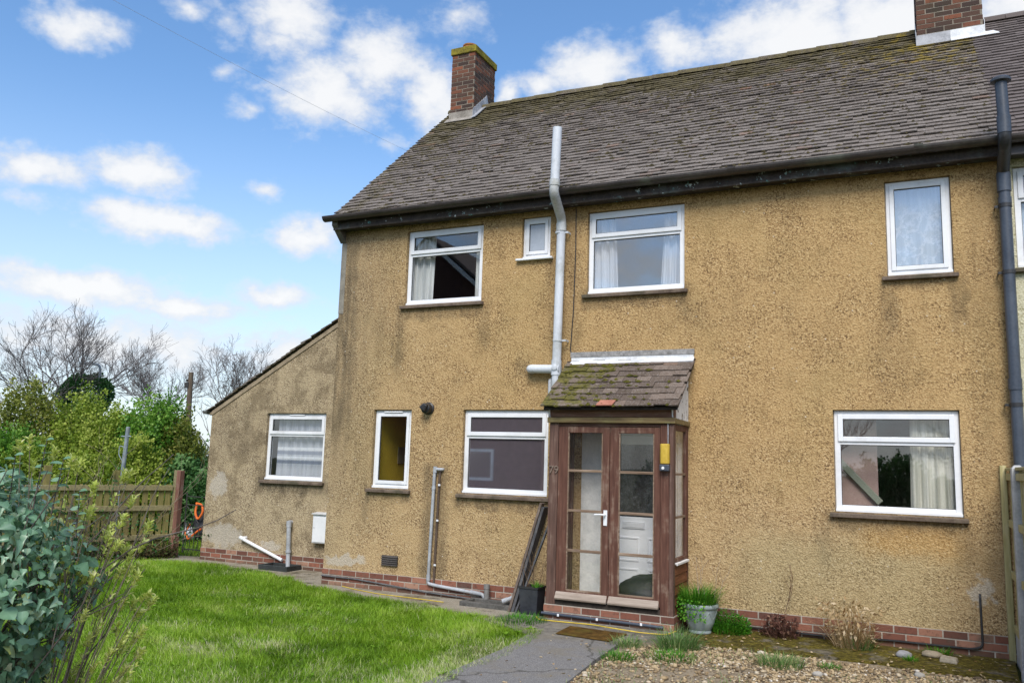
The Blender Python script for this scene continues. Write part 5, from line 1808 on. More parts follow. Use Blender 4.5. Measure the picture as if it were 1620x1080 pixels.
edge_tall = np.clip((gy + 0.035 * gx * 0 + 0.55 + (gx + 6.8) * 0.22), 0, 1)
lean = np.abs(RNG.normal(0.40, 0.32, n)) + 0.25 * big
curl = RNG.uniform(0.2, 1.1, n)
tint = np.clip(0.10 + 0.58 * small + 0.75 * (mid - 0.5) + 0.20 * (big - 0.5) + RNG.normal(0, 0.10, n) + (RNG.random(n) < 0.045) * RNG.uniform(0.1, 0.5, n), 0.0, 0.84)
tint = np.where(RNG.random(n) < dead, RNG.uniform(0.8, 1.0, n), tint)
o = blades('grass', np.stack([gx, gy, np.full(n, -0.083)], 1), L, RNG.uniform(0.0013, 0.0029, n), yaw, lean, curl, tint, M_GRASS)
o['kind'] = 'stuff'
o['label'] = 'lush uneven grass of the front lawn'


def clump(name, label, cat, c, n, h, spread, mat, tr, lean0=0.1, lean1=0.9, w=(0.002, 0.004), parent=None, curl=0.8):
    a = RNG.uniform(0, 6.283, n)
    r = np.sqrt(RNG.random(n)) * spread
    p = np.stack([c[0] + r * np.cos(a), c[1] + r * np.sin(a), np.full(n, c[2])], 1)
    ln = RNG.uniform(lean0, lean1, n) * (0.35 + 0.65 * r / max(spread, 1e-6))
    o = blades(name, p, h * RNG.uniform(0.5, 1.1, n), RNG.uniform(*w, n), a + RNG.normal(0, 0.5, n), ln, RNG.uniform(0.1, curl, n), np.clip(RNG.normal(*tr, n), 0, 1), mat, parent)
    if label:
        tag(o, label, cat)
    return o


nw = 45
wx, wy = RNG.uniform(-9.5, -3.5, nw), RNG.uniform(-5.2, -0.8, nw)
kp = inside(wx, wy, LAWN)
wx, wy = np.repeat(wx[kp], 9), np.repeat(wy[kp], 9)
n = len(wx)
a = RNG.uniform(0, 6.283, n)
P = np.stack([wx, wy, np.full(n, -0.06)], 1)
o = leaves('lawn_weeds', P, np.stack([np.cos(a), np.sin(a), RNG.uniform(0.1, 0.7, n)], 1), RNG.normal(0, .2, (n, 3)) + np.array([0, 0, 1]), RNG.uniform(0.03, 0.075, n), OVATE_V * np.array([0.5, 1, 1]), IVY_F, leafy_material("weed_leaf", [(0.0, (0.11, 0.25, 0.012)), (1.0, (0.22, 0.38, 0.03))], 0.25), None, RNG.random(n), vein=0.2)
o['kind'] = 'stuff'
M_TUFT = leafy_material("tuft_blades", [(0.0, (0.05, 0.11, 0.03)), (0.5, (0.13, 0.25, 0.07)), (0.8, (0.30, 0.38, 0.14)), (1.0, (0.55, 0.48, 0.26))], 0.25)
M_FERN = leafy_material("fern_green", [(0.0, (0.02, 0.10, 0.006)), (0.6, (0.07, 0.26, 0.015)), (1.0, (0.20, 0.38, 0.04))], 0.3)
M_STRAW = leafy_material("straw", [(0.0, (0.22, 0.12, 0.05)), (0.5, (0.46, 0.33, 0.18)), (1.0, (0.66, 0.55, 0.38))], 0.25, 0.8)
M_DEADBR = leafy_material("dead_brown", [(0.0, (0.045, 0.018, 0.014)), (0.6, (0.12, 0.055, 0.040)), (1.0, (0.25, 0.15, 0.10))], 0.1, 0.9)
clump('grass_tuft', 'large blue-green grass tuft at the gravel edge in front of the flower pot', 'grass tuft', (-2.12, -1.30, -0.08), 520, 0.26, 0.20, M_TUFT, (0.42, 0.2), 0.1, 1.2)
clump('grass_tuft', 'low bright green patch of grass on the gravel below the large tuft', 'grass tuft', (-2.08, -1.75, -0.08), 420, 0.09, 0.24, M_FERN, (0.5, 0.25), 0.3, 1.2)
clump('grass_tuft', 'spiky green grass tuft on the gravel below the dead brown plant', 'grass tuft', (-1.13, -1.50, -0.08), 380, 0.15, 0.20, M_TUFT, (0.5, 0.25), 0.1, 1.2)
clump('grass_tuft', 'weedy grass tuft at the path edge nearest the doormat', 'grass tuft', (-2.58, -1.50, -0.07), 260, 0.13, 0.16, M_TUFT, (0.55, 0.25), 0.2, 1.2)
clump('grass_tuft', 'small green weed by the path edge lower down the gravel', 'grass tuft', (-2.50, -2.05, -0.08), 260, 0.10, 0.16, M_FERN, (0.45, 0.25), 0.2, 1.2)
clump('grass_tuft', 'thick green grass clump in front of the black planter', 'grass tuft', (-3.95, -1.0, -0.07), 600, 0.12, 0.27, M_FERN, (0.5, 0.25), 0.2, 1.1)
clump('grass_tuft', 'tiny green weed among stones beside the grey cobble', 'grass tuft', (-0.05, -0.62, -0.065), 90, 0.06, 0.07, M_FERN, (0.6, 0.2), 0.3, 1.2)
clump('grass_tuft', 'green weed growing against the plinth behind the flat stones', 'grass tuft', (0.20, -0.12, -0.065), 130, 0.09, 0.12, M_FERN, (0.6, 0.2), 0.3, 1.2)
clump('grass_tuft', 'small round green weed on the gravel below the straw-coloured dead clump', 'grass tuft', (-0.72, -1.35, -0.08), 130, 0.07, 0.09, M_FERN, (0.4, 0.2), 0.3, 1.3)
# loose weeds through the gravel, too small to count
wx, wy = RNG.uniform(-2.6, 0.8, 4200), RNG.uniform(-4.4, -0.95, 4200)
kp = fbm(wx * 1.7 + 50, wy * 1.7, 91) + RNG.normal(0, 0.05, 4200) > 0.55
wx, wy = wx[kp], wy[kp]
n = len(wx)
o = blades('weeds', np.stack([wx, wy, np.full(n, -0.082)], 1), RNG.uniform(0.03, 0.10, n), RNG.uniform(0.0015, 0.003, n), RNG.uniform(0, 6.28, n), RNG.uniform(0.2, 1.3, n), RNG.uniform(0.1, 0.8, n), np.clip(RNG.normal(0.55, 0.3, n), 0, 1), M_TUFT)
o['kind'] = 'stuff'
dg = thing('dried_grass', 'tall straw-coloured dead grass clump against the plinth below the big right window', 'dead plant', (-0.60, -0.28, -0.07))
clump('stalks', None, None, (-0.60, -0.28, -0.07), 300, 0.48, 0.17, M_STRAW, (0.45, 0.25), 0.0, 1.0, (0.0018, 0.0032), dg, 1.0)
a = RNG.uniform(0, 6.283, 420)
hh = RNG.uniform(0.10, 0.44, 420)
rr_ = RNG.uniform(0.02, 0.26, 420) * (0.5 + hh)
P = np.stack([-0.60 + rr_ * np.cos(a) * 1.35, -0.28 + rr_ * np.sin(a), -0.07 + hh], 1)
D = np.stack([np.cos(a) * 0.6, np.sin(a) * 0.6, RNG.normal(-0.2, 0.7, 420)], 1)
leaves('seed_heads', P, D, RNG.normal(0, 1, (420, 3)), RNG.uniform(0.03, 0.075, 420), RHOMB_V * np.array([0.5, 1, 1]), RHOMB_F, M_STRAW, dg, np.clip(RNG.normal(0.6, 0.25, 420), 0, 1))
clump('green_base', None, None, (-0.52, -0.30, -0.07), 130, 0.20, 0.16, M_TUFT, (0.25, 0.2), 0.1, 0.9, parent=dg)
db = thing('dead_plant', 'reddish brown dead plant with one tall stalk against the plinth', 'dead plant', (-1.30, -0.16, -0.07))
clump('stalks', None, None, (-1.30, -0.16, -0.07), 260, 0.24, 0.16, M_DEADBR, (0.5, 0.3), 0.1, 1.2, (0.0018, 0.0035), db)
a = RNG.uniform(0, 6.283, 300)
rr_ = RNG.uniform(0, 0.2, 300)
P = np.stack([-1.30 + rr_ * np.cos(a), -0.17 + 0.6 * rr_ * np.sin(a), -0.05 + RNG.uniform(0, 0.2, 300)], 1)
leaves('withered_leaves', P, RNG.normal(0, 1, (300, 3)), RNG.normal(0, 1, (300, 3)), RNG.uniform(0.02, 0.05, 300), RHOMB_V, RHOMB_F, M_DEADBR, db, np.clip(RNG.normal(0.45, 0.25, 300), 0, 1))
S_ = []
grow(random.Random(4), (-1.28, -0.12, -0.07), (0.05, 0, 1), 0.62, 0.004, 1, S_, 0.5, (3, 5), 0.05, 0.3, 5, 0.0018)
segs_mesh('stem', S_, M_BROWN, db)

n = 520
wx, wy = RNG.uniform(-3.4, 0.8, n), -0.1 - RNG.random(n) ** 1.4 * 4.0
kp = ~((wx > -3.9) & (wx < -2.25) & (wy > -0.75))
wx, wy = wx[kp], wy[kp]
n = len(wx)
o = leaves('fallen_leaves', np.stack([wx, wy, np.full(n, -0.047)], 1), np.stack([RNG.normal(0, 1, n), RNG.normal(0, 1, n), RNG.normal(0, .15, n)], 1), RNG.normal(0, .3, (n, 3)) + np.array([0, 0, 1]), RNG.uniform(0.012, 0.040, n), OVATE_V, IVY_F, M_STRAW, None, RNG.random(n))
o['kind'] = 'stuff'

# stones by the plinth
def stone(label, c, r, col, seed):
    m = varied("stone_%d" % seed, tuple(x * 0.6 for x in col), col, 9, 0.9, 0.2, bump=0.4)
    return blob('stone', c, r, m, label, 'stone', seed, 0.22, 0.2, 14)


stone('round grey cobble lying by the plinth below the black cable', (-0.11, -0.50, -0.045), (0.075, 0.055, 0.045), (0.34, 0.34, 0.35), 41)
stone('flat tan stone lying between the grey cobble and the squared stone', (0.14, -0.32, -0.045), (0.095, 0.07, 0.038), (0.38, 0.32, 0.23), 42)
B = MB()
B.hexa([(0.19, -0.54, -0.066), (0.345, -0.57, -0.066), (0.365, -0.44, -0.066), (0.215, -0.41, -0.066), (0.20, -0.53, -0.018), (0.335, -0.555, -0.022), (0.355, -0.445, -0.02), (0.22, -0.42, -0.014)])
tag(B.build('stone', varied("squared_stone", (0.28, 0.24, 0.18), (0.46, 0.41, 0.32), 9, 0.9, 0.2, bump=0.4), bevel=0.012, seg=2), 'squared pale stone lying nearest the fence below the cable', 'stone')
stone('small pale stone lying on the gravel near the moss edge', (0.02, -1.25, -0.062), (0.045, 0.038, 0.03), (0.42, 0.40, 0.36), 43)
stone('pale grey stone on the gravel left of the small pale stone', (-0.78, -1.72, -0.062), (0.045, 0.035, 0.03), (0.48, 0.45, 0.40), 44)

# doormat
mm = thing('doormat', 'worn brown mossy doormat lying before the porch doors', 'doormat', (-3.05, -1.27, -0.045))
B = MB()
B.prism([(-3.345, -1.47, -0.048), (-2.755, -1.53, -0.048), (-2.70, -1.10, -0.048), (-3.36, -1.04, -0.048)], (0, 0, 0.018))
B.build('pile', varied("mat_pile", (0.045, 0.026, 0.010), (0.14, 0.080, 0.022), 12, 1.0, 0.05, bump=0.9, fine=120, dirt=((0.10, 0.085, 0.02), 0.7)), mm, bevel=0.006)

# flower pot
pot = thing('flower_pot', 'pale blue-grey urn of straggly grass standing against the right side of the porch', 'flower pot', (-2.10, -0.42, Z0))
m, t, b = new_mat("glazed_grey_plastic", 0.45, 0.4)
t.put(b, 'Base Color', t.ramp(t.noise(t.pos(), 8, 5, 0.6), [(0.35, (0.25, 0.30, 0.30)), (0.65, (0.38, 0.44, 0.44))]))
B = MB()
B.lathe((-2.10, -0.42, -0.065), [(0.105, 0), (0.118, 0.006), (0.120, 0.02), (0.112, 0.034), (0.125, 0.05), (0.155, 0.12), (0.172, 0.20), (0.178, 0.255), (0.196, 0.268), (0.202, 0.285), (0.196, 0.305), (0.176, 0.308), (0.168, 0.25), (0.02, 0.245)], 30)
B.build('body', m, pot)
B = MB()
for k in range(8):
    a0, a1 = k * math.pi / 4, (k + 1) * math.pi / 4
    pts = []
    for i in range(8):
        q = a0 + (a1 - a0) * i / 7
        hz = 0.235 - 0.075 * math.sin(math.pi * i / 7)
        rad = 0.142 + (hz - 0.10) * 0.24 + 0.004
        pts.append((-2.10 + rad * math.cos(q), -0.42 + rad * math.sin(q), -0.065 + hz))
    B.tube(pts, 0.005, 6)
B.build('swag', m, pot)
B = MB()
B.lathe((-2.10, -0.42, 0.175), [(0.165, 0), (0.165, 0.012), (0.05, 0.02)], 20)
B.build('soil', varied("potting_soil", (0.02, 0.014, 0.008), (0.05, 0.036, 0.02), 20, 1.0), pot)
clump('foliage', None, None, (-2.12, -0.40, 0.18), 900, 0.34, 0.17, M_FERN, (0.55, 0.25), 0.05, 1.0, (0.002, 0.0042), pot, 1.0)
n = 520
a = RNG.uniform(2.2, 5.2, n)
rr_ = RNG.uniform(0.14, 0.25, n)
P = np.stack([-2.10 + rr_ * np.cos(a), -0.42 + rr_ * np.sin(a), 0.24 - RNG.uniform(-0.06, 0.17, n) * (rr_ > 0.17)], 1)
leaves('trailing_leaves', P, np.stack([np.cos(a), np.sin(a), RNG.normal(-0.6, .5, n)], 1), RNG.normal(0, .5, (n, 3)) + np.array([0, -0.5, 1]), RNG.uniform(0.014, 0.03, n), OVATE_V, IVY_F, M_FERN, pot, np.clip(RNG.normal(0.65, 0.25, n), 0, 1))
S_ = []
rr0 = random.Random(8)
for k in range(5):
    grow(rr0, (-2.14 + 0.05 * k, -0.38, 0.18), (-0.1 + 0.06 * k, 0.0, 1), 0.42, 0.003, 1, S_, 0.5, (1, 2), 0.05, 0.4, 4, 0.0012)
segs_mesh('dry_stems', S_, M_BARE, pot)
fn = thing('fern', 'bright green feathery weed behind the flower pot against the plinth', 'plant', (-1.83, -0.22, -0.07))
n = 2400
a = RNG.uniform(0, 6.283, n)
rr_ = np.sqrt(RNG.random(n)) * 0.24
zz = RNG.uniform(0, 1, n) * (0.26 - rr_ * 0.55)
P = np.stack([-1.84 + rr_ * np.cos(a), -0.24 + rr_ * 0.8 * np.sin(a), -0.065 + zz], 1)
leaves('fronds', P, np.stack([np.cos(a), np.sin(a), RNG.normal(0.5, .5, n)], 1), RNG.normal(0, .6, (n, 3)) + np.array([0, 0, 1]), RNG.uniform(0.012, 0.034, n), RHOMB_V * np.array([0.6, 1, 1]), RHOMB_F, M_FERN, fn, np.clip(RNG.normal(0.38, 0.22, n), 0, 1))
clump('grass', None, None, (-1.86, -0.25, -0.07), 200, 0.24, 0.2, M_FERN, (0.5, 0.25), 0.2, 1.1, parent=fn)

# planter and leaning boards
pt = thing('planter', 'square black planter with dead twigs beside the left porch post', 'planter', (-4.05, -0.5, Z0))
B = MB()
x0, x1, y0, y1 = -4.175, -3.935, -0.60, -0.36
B.hexa([(x0 + .02, y0 + .02, -0.10), (x1 - .02, y0 + .02, -0.10), (x1 - .02, y1 - .02, -0.10), (x0 + .02, y1 - .02, -0.10), (x0, y0, 0.235), (x1, y0, 0.235), (x1, y1, 0.235), (x0, y1, 0.235)])
B.build('body', varied("slate_plastic", (0.018, 0.020, 0.026), (0.036, 0.040, 0.050), 5, 0.5, 0.4, dirt=((0.07, 0.07, 0.07), 0.35)), pt, bevel=0.004)
B = MB()
for q in ((x0 - .006, x1 + .006, y0 - .006, y0 + .012), (x0 - .006, x1 + .006, y1 - .012, y1 + .006), (x0 - .006, x0 + .012, y0 + .012, y1 - .012), (x1 - .012, x1 + .006, y0 + .012, y1 - .012)):
    B.box(*q, 0.236, 0.258)
B.build('rim', M_PIPE_BLACK, pt)
S_ = []
rr0 = random.Random(18)
for k in range(11):
    grow(rr0, (-4.15 + 0.02 * k, -0.48 + rr0.uniform(-.06, .06), 0.23), (rr0.uniform(-.5, .35), rr0.uniform(-.2, .2), 1), rr0.uniform(0.2, 0.42), 0.0028, 1, S_, 0.6, (1, 3), 0.03, 0.45, 4, 0.0012)
segs_mesh('dead_twigs', S_, wood_material("dead_twig", (0.10, 0.06, 0.04), (0.22, 0.15, 0.09), (0.3, 0.22, 0.15)), pt)
clump('green_shoots', None, None, (-3.98, -0.50, 0.235), 90, 0.11, 0.05, M_FERN, (0.6, 0.2), 0.1, 1.0, parent=pt)
M_LEAN = wood_material("leaning_timber", (0.075, 0.055, 0.045), (0.17, 0.13, 0.105), (0.30, 0.25, 0.21), 0.7, 'z', 0.85)
M_LEANGREY = wood_material("leaning_grey", (0.05, 0.052, 0.06), (0.11, 0.112, 0.12), (0.2, 0.19, 0.18), 0.5, 'z', 0.8)


def lean_board(label, b0, t0, w, th, mat):
    B = MB()
    b0, t0 = Vector(b0), Vector(t0)
    s = Vector((0, w, 0))
    d = (t0 - b0).normalized()
    nrm = d.cross(s).normalized() * th
    B.hexa([b0, b0 + nrm, b0 + nrm + s, b0 + s, t0, t0 + nrm, t0 + nrm + s, t0 + s])
    o = B.build('board', mat, bevel=0.004)
    return tag(o, label, 'board')


lean_board('weathered brown board leaning highest under the window sill left of the porch', (-4.335, -0.50, -0.075), (-4.085, -0.185, 1.20), 0.10, 0.032, M_LEAN)
lean_board('wide dark panel added to fill the dark gap behind the weathered brown board', (-4.300, -0.47, -0.075), (-4.062, -0.17, 1.15), 0.16, 0.05, M_LEANGREY)  # dark sheet added in place of the dark gap between the leaning strips
lean_board('blue-grey strip leaning nearest the porch post behind the planter', (-4.24, -0.53, -0.075), (-3.925, -0.30, 0.98), 0.04, 0.022, M_LEANGREY)

# ---------------------------------------------------------------- right-hand boundary fence
M_PINE = wood_material("treated_pine", (0.34, 0.29, 0.12), (0.50, 0.44, 0.23), (0.54, 0.48, 0.30), 0.5, 'z')
M_CPOST = varied("concrete_post", (0.36, 0.36, 0.36), (0.52, 0.52, 0.52), 8, 0.9, 0.2, bump=0.3, dirt=((0.26, 0.25, 0.23), 0.4))
rf = thing('fence', 'new pale timber fence panel with a concrete post at the right of the frame', 'fence', (0.89, -0.7, Z0))
B = MB()
B.box(0.815, 0.872, -0.062, -0.008, -0.085, 1.80)
B.build('batten', M_PINE, rf, bevel=0.003)


def fence_bay(y0, y1):
    B = MB()
    y = y1
    k = 0
    while y > y0 + 0.02:
        a = max(y - 0.125, y0)
        off = 0.004 * (k % 2)
        B.box(0.895 + off, 0.910 + off, a + 0.001, y, 0.19, 1.745)
        y -= 0.125
        k += 1
    B.build('boards', M_PINE, rf)
    for z in (0.24, 0.75, 1.24, 1.69):
        B = MB()
        B.hexa([(0.862, y0, z - .035), (0.893, y0, z - .035), (0.893, y1, z - .035), (0.862, y1, z - .035), (0.862, y0, z + .030), (0.893, y0, z + .035), (0.893, y1, z + .035), (0.862, y1, z + .030)])
        B.build('rail', M_PINE, rf, bevel=0.003)
    B = MB()
    B.box(0.860, 0.925, y0, y1, 1.748, 1.775)
    B.build('capping', M_PINE, rf, bevel=0.003)
    B = MB()
    B.box(0.875, 0.925, y0, y1, -0.14, 0.185)
    B.build('gravel_board', M_CPOST, rf, bevel=0.004)


fence_bay(-0.80, -0.065)
fence_bay(-2.70, -0.93)
for y in (-0.865, -2.77):
    B = MB()
    B.box(0.835, 0.935, y - 0.06, y + 0.06, -0.2, 1.76)
    B.hexa([(0.835, y - .06, 1.76), (0.935, y - .06, 1.76), (0.935, y + .06, 1.76), (0.835, y + .06, 1.76), (0.86, y - .03, 1.795), (0.91, y - .03, 1.795), (0.91, y + .03, 1.795), (0.86, y + .03, 1.795)])
    B.build('concrete_post', M_CPOST, rf, bevel=0.006, seg=2)

# ---------------------------------------------------------------- west boundary: picket fence, gate, pole
M_OLDFENCE = wood_material("algae_fence", (0.135, 0.120, 0.040), (0.27, 0.235, 0.085), (0.22, 0.125, 0.065), 0.6, 'z', 0.85)
M_OLDRAIL = wood_material("algae_fence_rail", (0.18, 0.155, 0.075), (0.33, 0.285, 0.155), (0.22, 0.20, 0.07), 0.5, 'x', 0.85)
M_REDPOST = wood_material("red_brown_post", (0.14, 0.065, 0.045), (0.26, 0.13, 0.10), (0.32, 0.26, 0.21), 0.7, 'z', 0.85)
F0 = Vector((-11.42, 1.0, 0))
FD = Vector((-0.37, -0.93, 0)).normalized()
FN = Vector((0.93, -0.37, 0)).normalized()     # towards the lawn
lf = thing('picket_fence', 'old green-stained picket fence with flat rails at the left behind the shrubs', 'fence', tuple(F0))
fp = lambda t_, n_, z: F0 + FD * t_ + FN * n_ + Vector((0, 0, z))


def obox(B, t0, t1, n0, n1, z0, z1, m=0):
    B.hexa([fp(t0, n0, z0), fp(t1, n0, z0), fp(t1, n1, z0), fp(t0, n1, z0), fp(t0, n0, z1), fp(t1, n0, z1), fp(t1, n1, z1), fp(t0, n1, z1)], m)


rr = random.Random(12)
B = MB()
t_ = 0.08
while t_ < 5.4:
    w = rr.uniform(0.085, 0.10)
    obox(B, t_, t_ + w, -0.06, -0.042, rr.uniform(-0.06, 0.0), 1.125 + rr.uniform(-0.02, 0.025))
    t_ += w + rr.uniform(0.02, 0.05)
B.build('boards', M_OLDFENCE, lf)
for z in (1.035, 0.70, 0.22):
    B = MB()
    obox(B, 0.07, 5.4, -0.040, 0.0, z, z + 0.085)
    B.build('rail', M_OLDRAIL, lf, bevel=0.004)
for t0, zt in ((0.0, 1.38), (0.98, 1.36), (2.02, 1.42), (3.3, 1.38), (4.6, 1.38)):
    B = MB()
    obox(B, t0 - 0.05, t0 + 0.05, -0.15 if t0 else -0.06, -0.062 if t0 else 0.05, -0.2, zt)
    B.build('post', M_OLDFENCE if t0 else M_OLDRAIL, lf, bevel=0.004)
B = MB()
B.box(-11.385, -11.30, 0.93, 1.03, -0.2, 1.375)
tag(B.build('gate_post', M_REDPOST, bevel=0.005), 'flaking red-brown timber gate post at the end of the picket fence', 'post')
M_IRON = varied("dark_iron", (0.018, 0.019, 0.020), (0.06, 0.055, 0.05), 8, 0.6, 0.4)
gt = thing('gate', 'thin black wrought iron gate between the red-brown post and the lean-to', 'gate', (-11.0, 1.15, Z0))
for z in (0.94, 0.80, 0.06):
    B = MB()
    B.tube([(-11.30, 1.12, z), (-10.60, 1.16, z - 0.01)], 0.009, 8)
    B.build('rail', M_IRON, gt)
for k in range(8):
    x = -11.25 + k * 0.088
    B = MB()
    B.tube([(x, 1.123 + k * 0.005, 0.03), (x, 1.123 + k * 0.005, 0.52)], 0.006, 6)
    B.build('bar', M_IRON, gt)
B = MB()
B.tube([(-11.30, 1.13, 0.79), (-10.62, 1.165, 0.10)], 0.008, 8)
B.build('brace', M_IRON, gt)
B = MB()
B.tube([(-11.30, 1.12, 0.0), (-11.295, 1.12, 1.0)], 0.012, 8)
B.build('stile', M_IRON, gt)
sp = thing('metal_post', 'blue-grey steel post with brackets leaning behind the picket fence', 'post', (-12.57, 0.77, Z0))
B = MB()
B.tube([(-12.57, 0.77, -0.2), (-12.236, 0.57, 2.09)], 0.034, 12)
M_STEEL = varied("galvanised_steel", (0.20, 0.25, 0.28), (0.33, 0.39, 0.43), 7, 0.55, 0.5, dirt=((0.20, 0.16, 0.12), 0.4))
B.build('tube', M_STEEL, sp)
B = MB()
B.tube([(-12.34, 0.53, 1.93), (-12.18, 0.60, 1.935)], 0.010, 8)
B.build('cross_pin', M_STEEL, sp)
B = MB()
B.tube(bend([(-12.30, 0.60, 1.74), (-12.40, 0.57, 1.77), (-12.42, 0.58, 1.62), (-12.36, 0.62, 1.50), (-12.32, 0.62, 1.62)], 0.03), 0.008, 7)
B.build('cleat', M_STEEL, sp)
blob('sack', (-13.35, 3.15, 0.14), (0.30, 0.25, 0.24), varied("pale_sack", (0.36, 0.37, 0.42), (0.52, 0.53, 0.58), 6, 0.7, 0.3, bump=0.4), 'pale grey sack dumped on the grass beyond the gate', 'bag', 8, 0.3, 0.3)
blob('sack', (-13.02, 2.95, 0.10), (0.20, 0.2, 0.20), varied("blue_white_sack", (0.50, 0.52, 0.62), (0.66, 0.67, 0.72), 6, 0.7, 0.3, bump=0.4), 'small bluish white sack beside the black holdall beyond the gate', 'bag', 9, 0.3, 0.3)
hb = thing('holdall', 'black holdall with orange straps standing beyond the gate', 'bag', (-12.75, 3.0, Z0))
blob('body', (-12.72, 3.05, 0.22), (0.36, 0.25, 0.40), varied("navy_fabric", (0.014, 0.015, 0.022), (0.035, 0.036, 0.046), 8, 0.8), None, None, 5, 0.2, 0.2, parent=hb)
M_ORANGE = varied("orange_strap", (0.60, 0.10, 0.015), (0.78, 0.18, 0.03), 6, 0.6)
for pts in ([(-12.93, 2.84, 0.50), (-12.97, 2.76, 0.28), (-12.84, 2.72, 0.12), (-12.66, 2.72, 0.30), (-12.52, 2.75, 0.42)], [(-12.76, 2.80, 0.98), (-12.75, 2.76, 0.76), (-12.66, 2.76, 0.60), (-12.56, 2.78, 0.80), (-12.62, 2.80, 0.98), (-12.78, 2.80, 1.00)]):
    B = MB()
    B.tube(bend([(x, y, z * 0.80 - 0.10) for x, y, z in pts], 0.07), 0.022, 8)
    B.build('strap', M_ORANGE, hb)
# rough grass beyond and along the fence
n = 26000
gx = RNG.uniform(-15.5, -10.4, n)
gy = RNG.uniform(-3.5, 6.0, n)
kp = ((gx + 11.42) * FN.x + (gy - 1.0) * FN.y < 0.10) | ((gy > 1.3) & (gx < -10.8)) | ((gy > 0.7) & (gx < -11.35))
gx, gy = gx[kp], gy[kp]
n = len(gx)
o = blades('rough_grass', np.stack([gx, gy, np.full(n, -0.105)], 1), RNG.uniform(0.08, 0.22, n), RNG.uniform(0.003, 0.006, n), RNG.uniform(0, 6.28, n), np.abs(RNG.normal(0.4, 0.3, n)), RNG.uniform(0.2, 1.0, n), np.clip(RNG.normal(0.45, 0.18, n), 0, 0.85), M_GRASS)
o['kind'] = 'stuff'

# ---------------------------------------------------------------- hedge shrubs beyond the fence
H_YG = [(0.0, (0.050, 0.095, 0.010)), (0.5, (0.155, 0.240, 0.024)), (0.8, (0.28, 0.37, 0.045)), (1.0, (0.42, 0.48, 0.10))]
H_GR = [(0.0, (0.024, 0.080, 0.010)), (0.5, (0.080, 0.215, 0.022)), (0.85, (0.17, 0.35, 0.042)), (1.0, (0.28, 0.42, 0.08))]
H_BR = [(0.0, (0.050, 0.070, 0.013)), (0.5, (0.14, 0.18, 0.028)), (0.85, (0.25, 0.28, 0.050)), (1.0, (0.34, 0.33, 0.09))]
H_DK = [(0.0, (0.016, 0.055, 0.016)), (0.5, (0.045, 0.130, 0.035)), (0.9, (0.10, 0.23, 0.07)), (1.0, (0.18, 0.32, 0.11))]
MH = {k: leafy_material("hedge_" + k, v, 0.32, 0.5, 0.3) for k, v in dict(yellow=H_YG, green=H_GR, brown=H_BR, dark=H_DK).items()}
M_TWIG = wood_material("grey_twig", (0.055, 0.045, 0.038), (0.13, 0.11, 0.095), (0.2, 0.18, 0.15), 0.4)
M_TWIGPALE = wood_material("pale_twig", (0.20, 0.16, 0.11), (0.36, 0.30, 0.22), (0.45, 0.40, 0.32), 0.4)


def shrub(label, c, rx, ry, h, kind, nshoot, seed, leaf=0.05, group=None, per=46, zlow=0.0, name='shrub'):
    g = np.random.default_rng(seed)
    rr = random.Random(seed)
    root = thing(name, label, 'shrub', (c[0], c[1], -0.1), group)
    h = h * 0.915 if group == 'shrubs beyond the picket fence' else h
    a = g.uniform(0, 6.283, nshoot)
    r = np.sqrt(g.random(nshoot))
    px, py = c[0] + rx * r * np.cos(a), c[1] + ry * r * np.sin(a)
    dome = np.sqrt(np.clip(1 - 0.80 * r ** 2.2, 0, 1))
    top = h * dome * (0.72 + 0.40 * fbm(px * 1.7 + seed, py * 1.7, seed)) * g.uniform(0.86, 1.10, nshoot)
    # shoots clothe the outside of the shrub: from low down on the rim, near the top in the middle
    lo = np.where(g.random(nshoot) < 0.45, g.uniform(zlow, 0.75, nshoot) * top, np.maximum(top - g.uniform(0.4, 0.9, nshoot), zlow))
    ctint = g.normal(0, 0.16, nshoot) + 0.45 * (fbm(px * 2.6, py * 2.6 + lo, seed + 5) - 0.5)
    N = nshoot * per
    idx = np.repeat(np.arange(nshoot), per)
    ln = np.minimum(top - lo, 0.85)
    f = g.random(N) ** 0.8
    lx, ly = g.normal(0, 0.10, nshoot)[idx], g.normal(0, 0.10, nshoot)[idx]
    wd = 0.12 * (1 - 0.68 * f)
    P = np.stack([px[idx] + lx * f + g.normal(0, 1, N) * wd, py[idx] + ly * f + g.normal(0, 1, N) * wd, lo[idx] + f * ln[idx] + g.normal(0, 0.03, N)], 1)
    P[:, 2] -= 0.1
    ok = P[:, 2] > -0.05
    D = np.stack([g.normal(0, .6, N), g.normal(0, .6, N), g.normal(0.75, .45, N)], 1)
    Nn = g.normal(0, 1, (N, 3)) + np.array([0, 0, 0.6])
    tint = np.clip(0.50 + 1.25 * ctint[idx] + 0.24 * f + g.normal(0, 0.06, N), 0, 1)
    leaves('foliage', P[ok], D[ok], Nn[ok], g.uniform(0.6, 1.35, N)[ok] * leaf, RHOMB_V, RHOMB_F, MH[kind], root, tint[ok])
    S_ = []
    for k in range(26):
        i = rr.randrange(nshoot)
        b0 = (c[0] + (px[i] - c[0]) * 0.3, c[1] + (py[i] - c[1]) * 0.3, -0.12)
        m1 = (b0[0] + (px[i] - b0[0]) * 0.6 + rr.gauss(0, .06), b0[1] + (py[i] - b0[1]) * 0.6, top[i] * 0.45)
        m2 = (px[i] + lx[0] * 0, py[i], top[i] * 0.97 - 0.1)
        S_.append((*b0, *m1, 0.016, 0.010))
        S_.append((*m1, *m2, 0.010, 0.003))
    segs_mesh('stems', S_, M_TWIG, root)
    return root


GH = 'shrubs beyond the picket fence'
hx = lambda px: (-17.65 + 0.0123 * px, 1.74 + 0.0058 * px)
vx = Vector((-0.425, 0.894))     # away from the street side


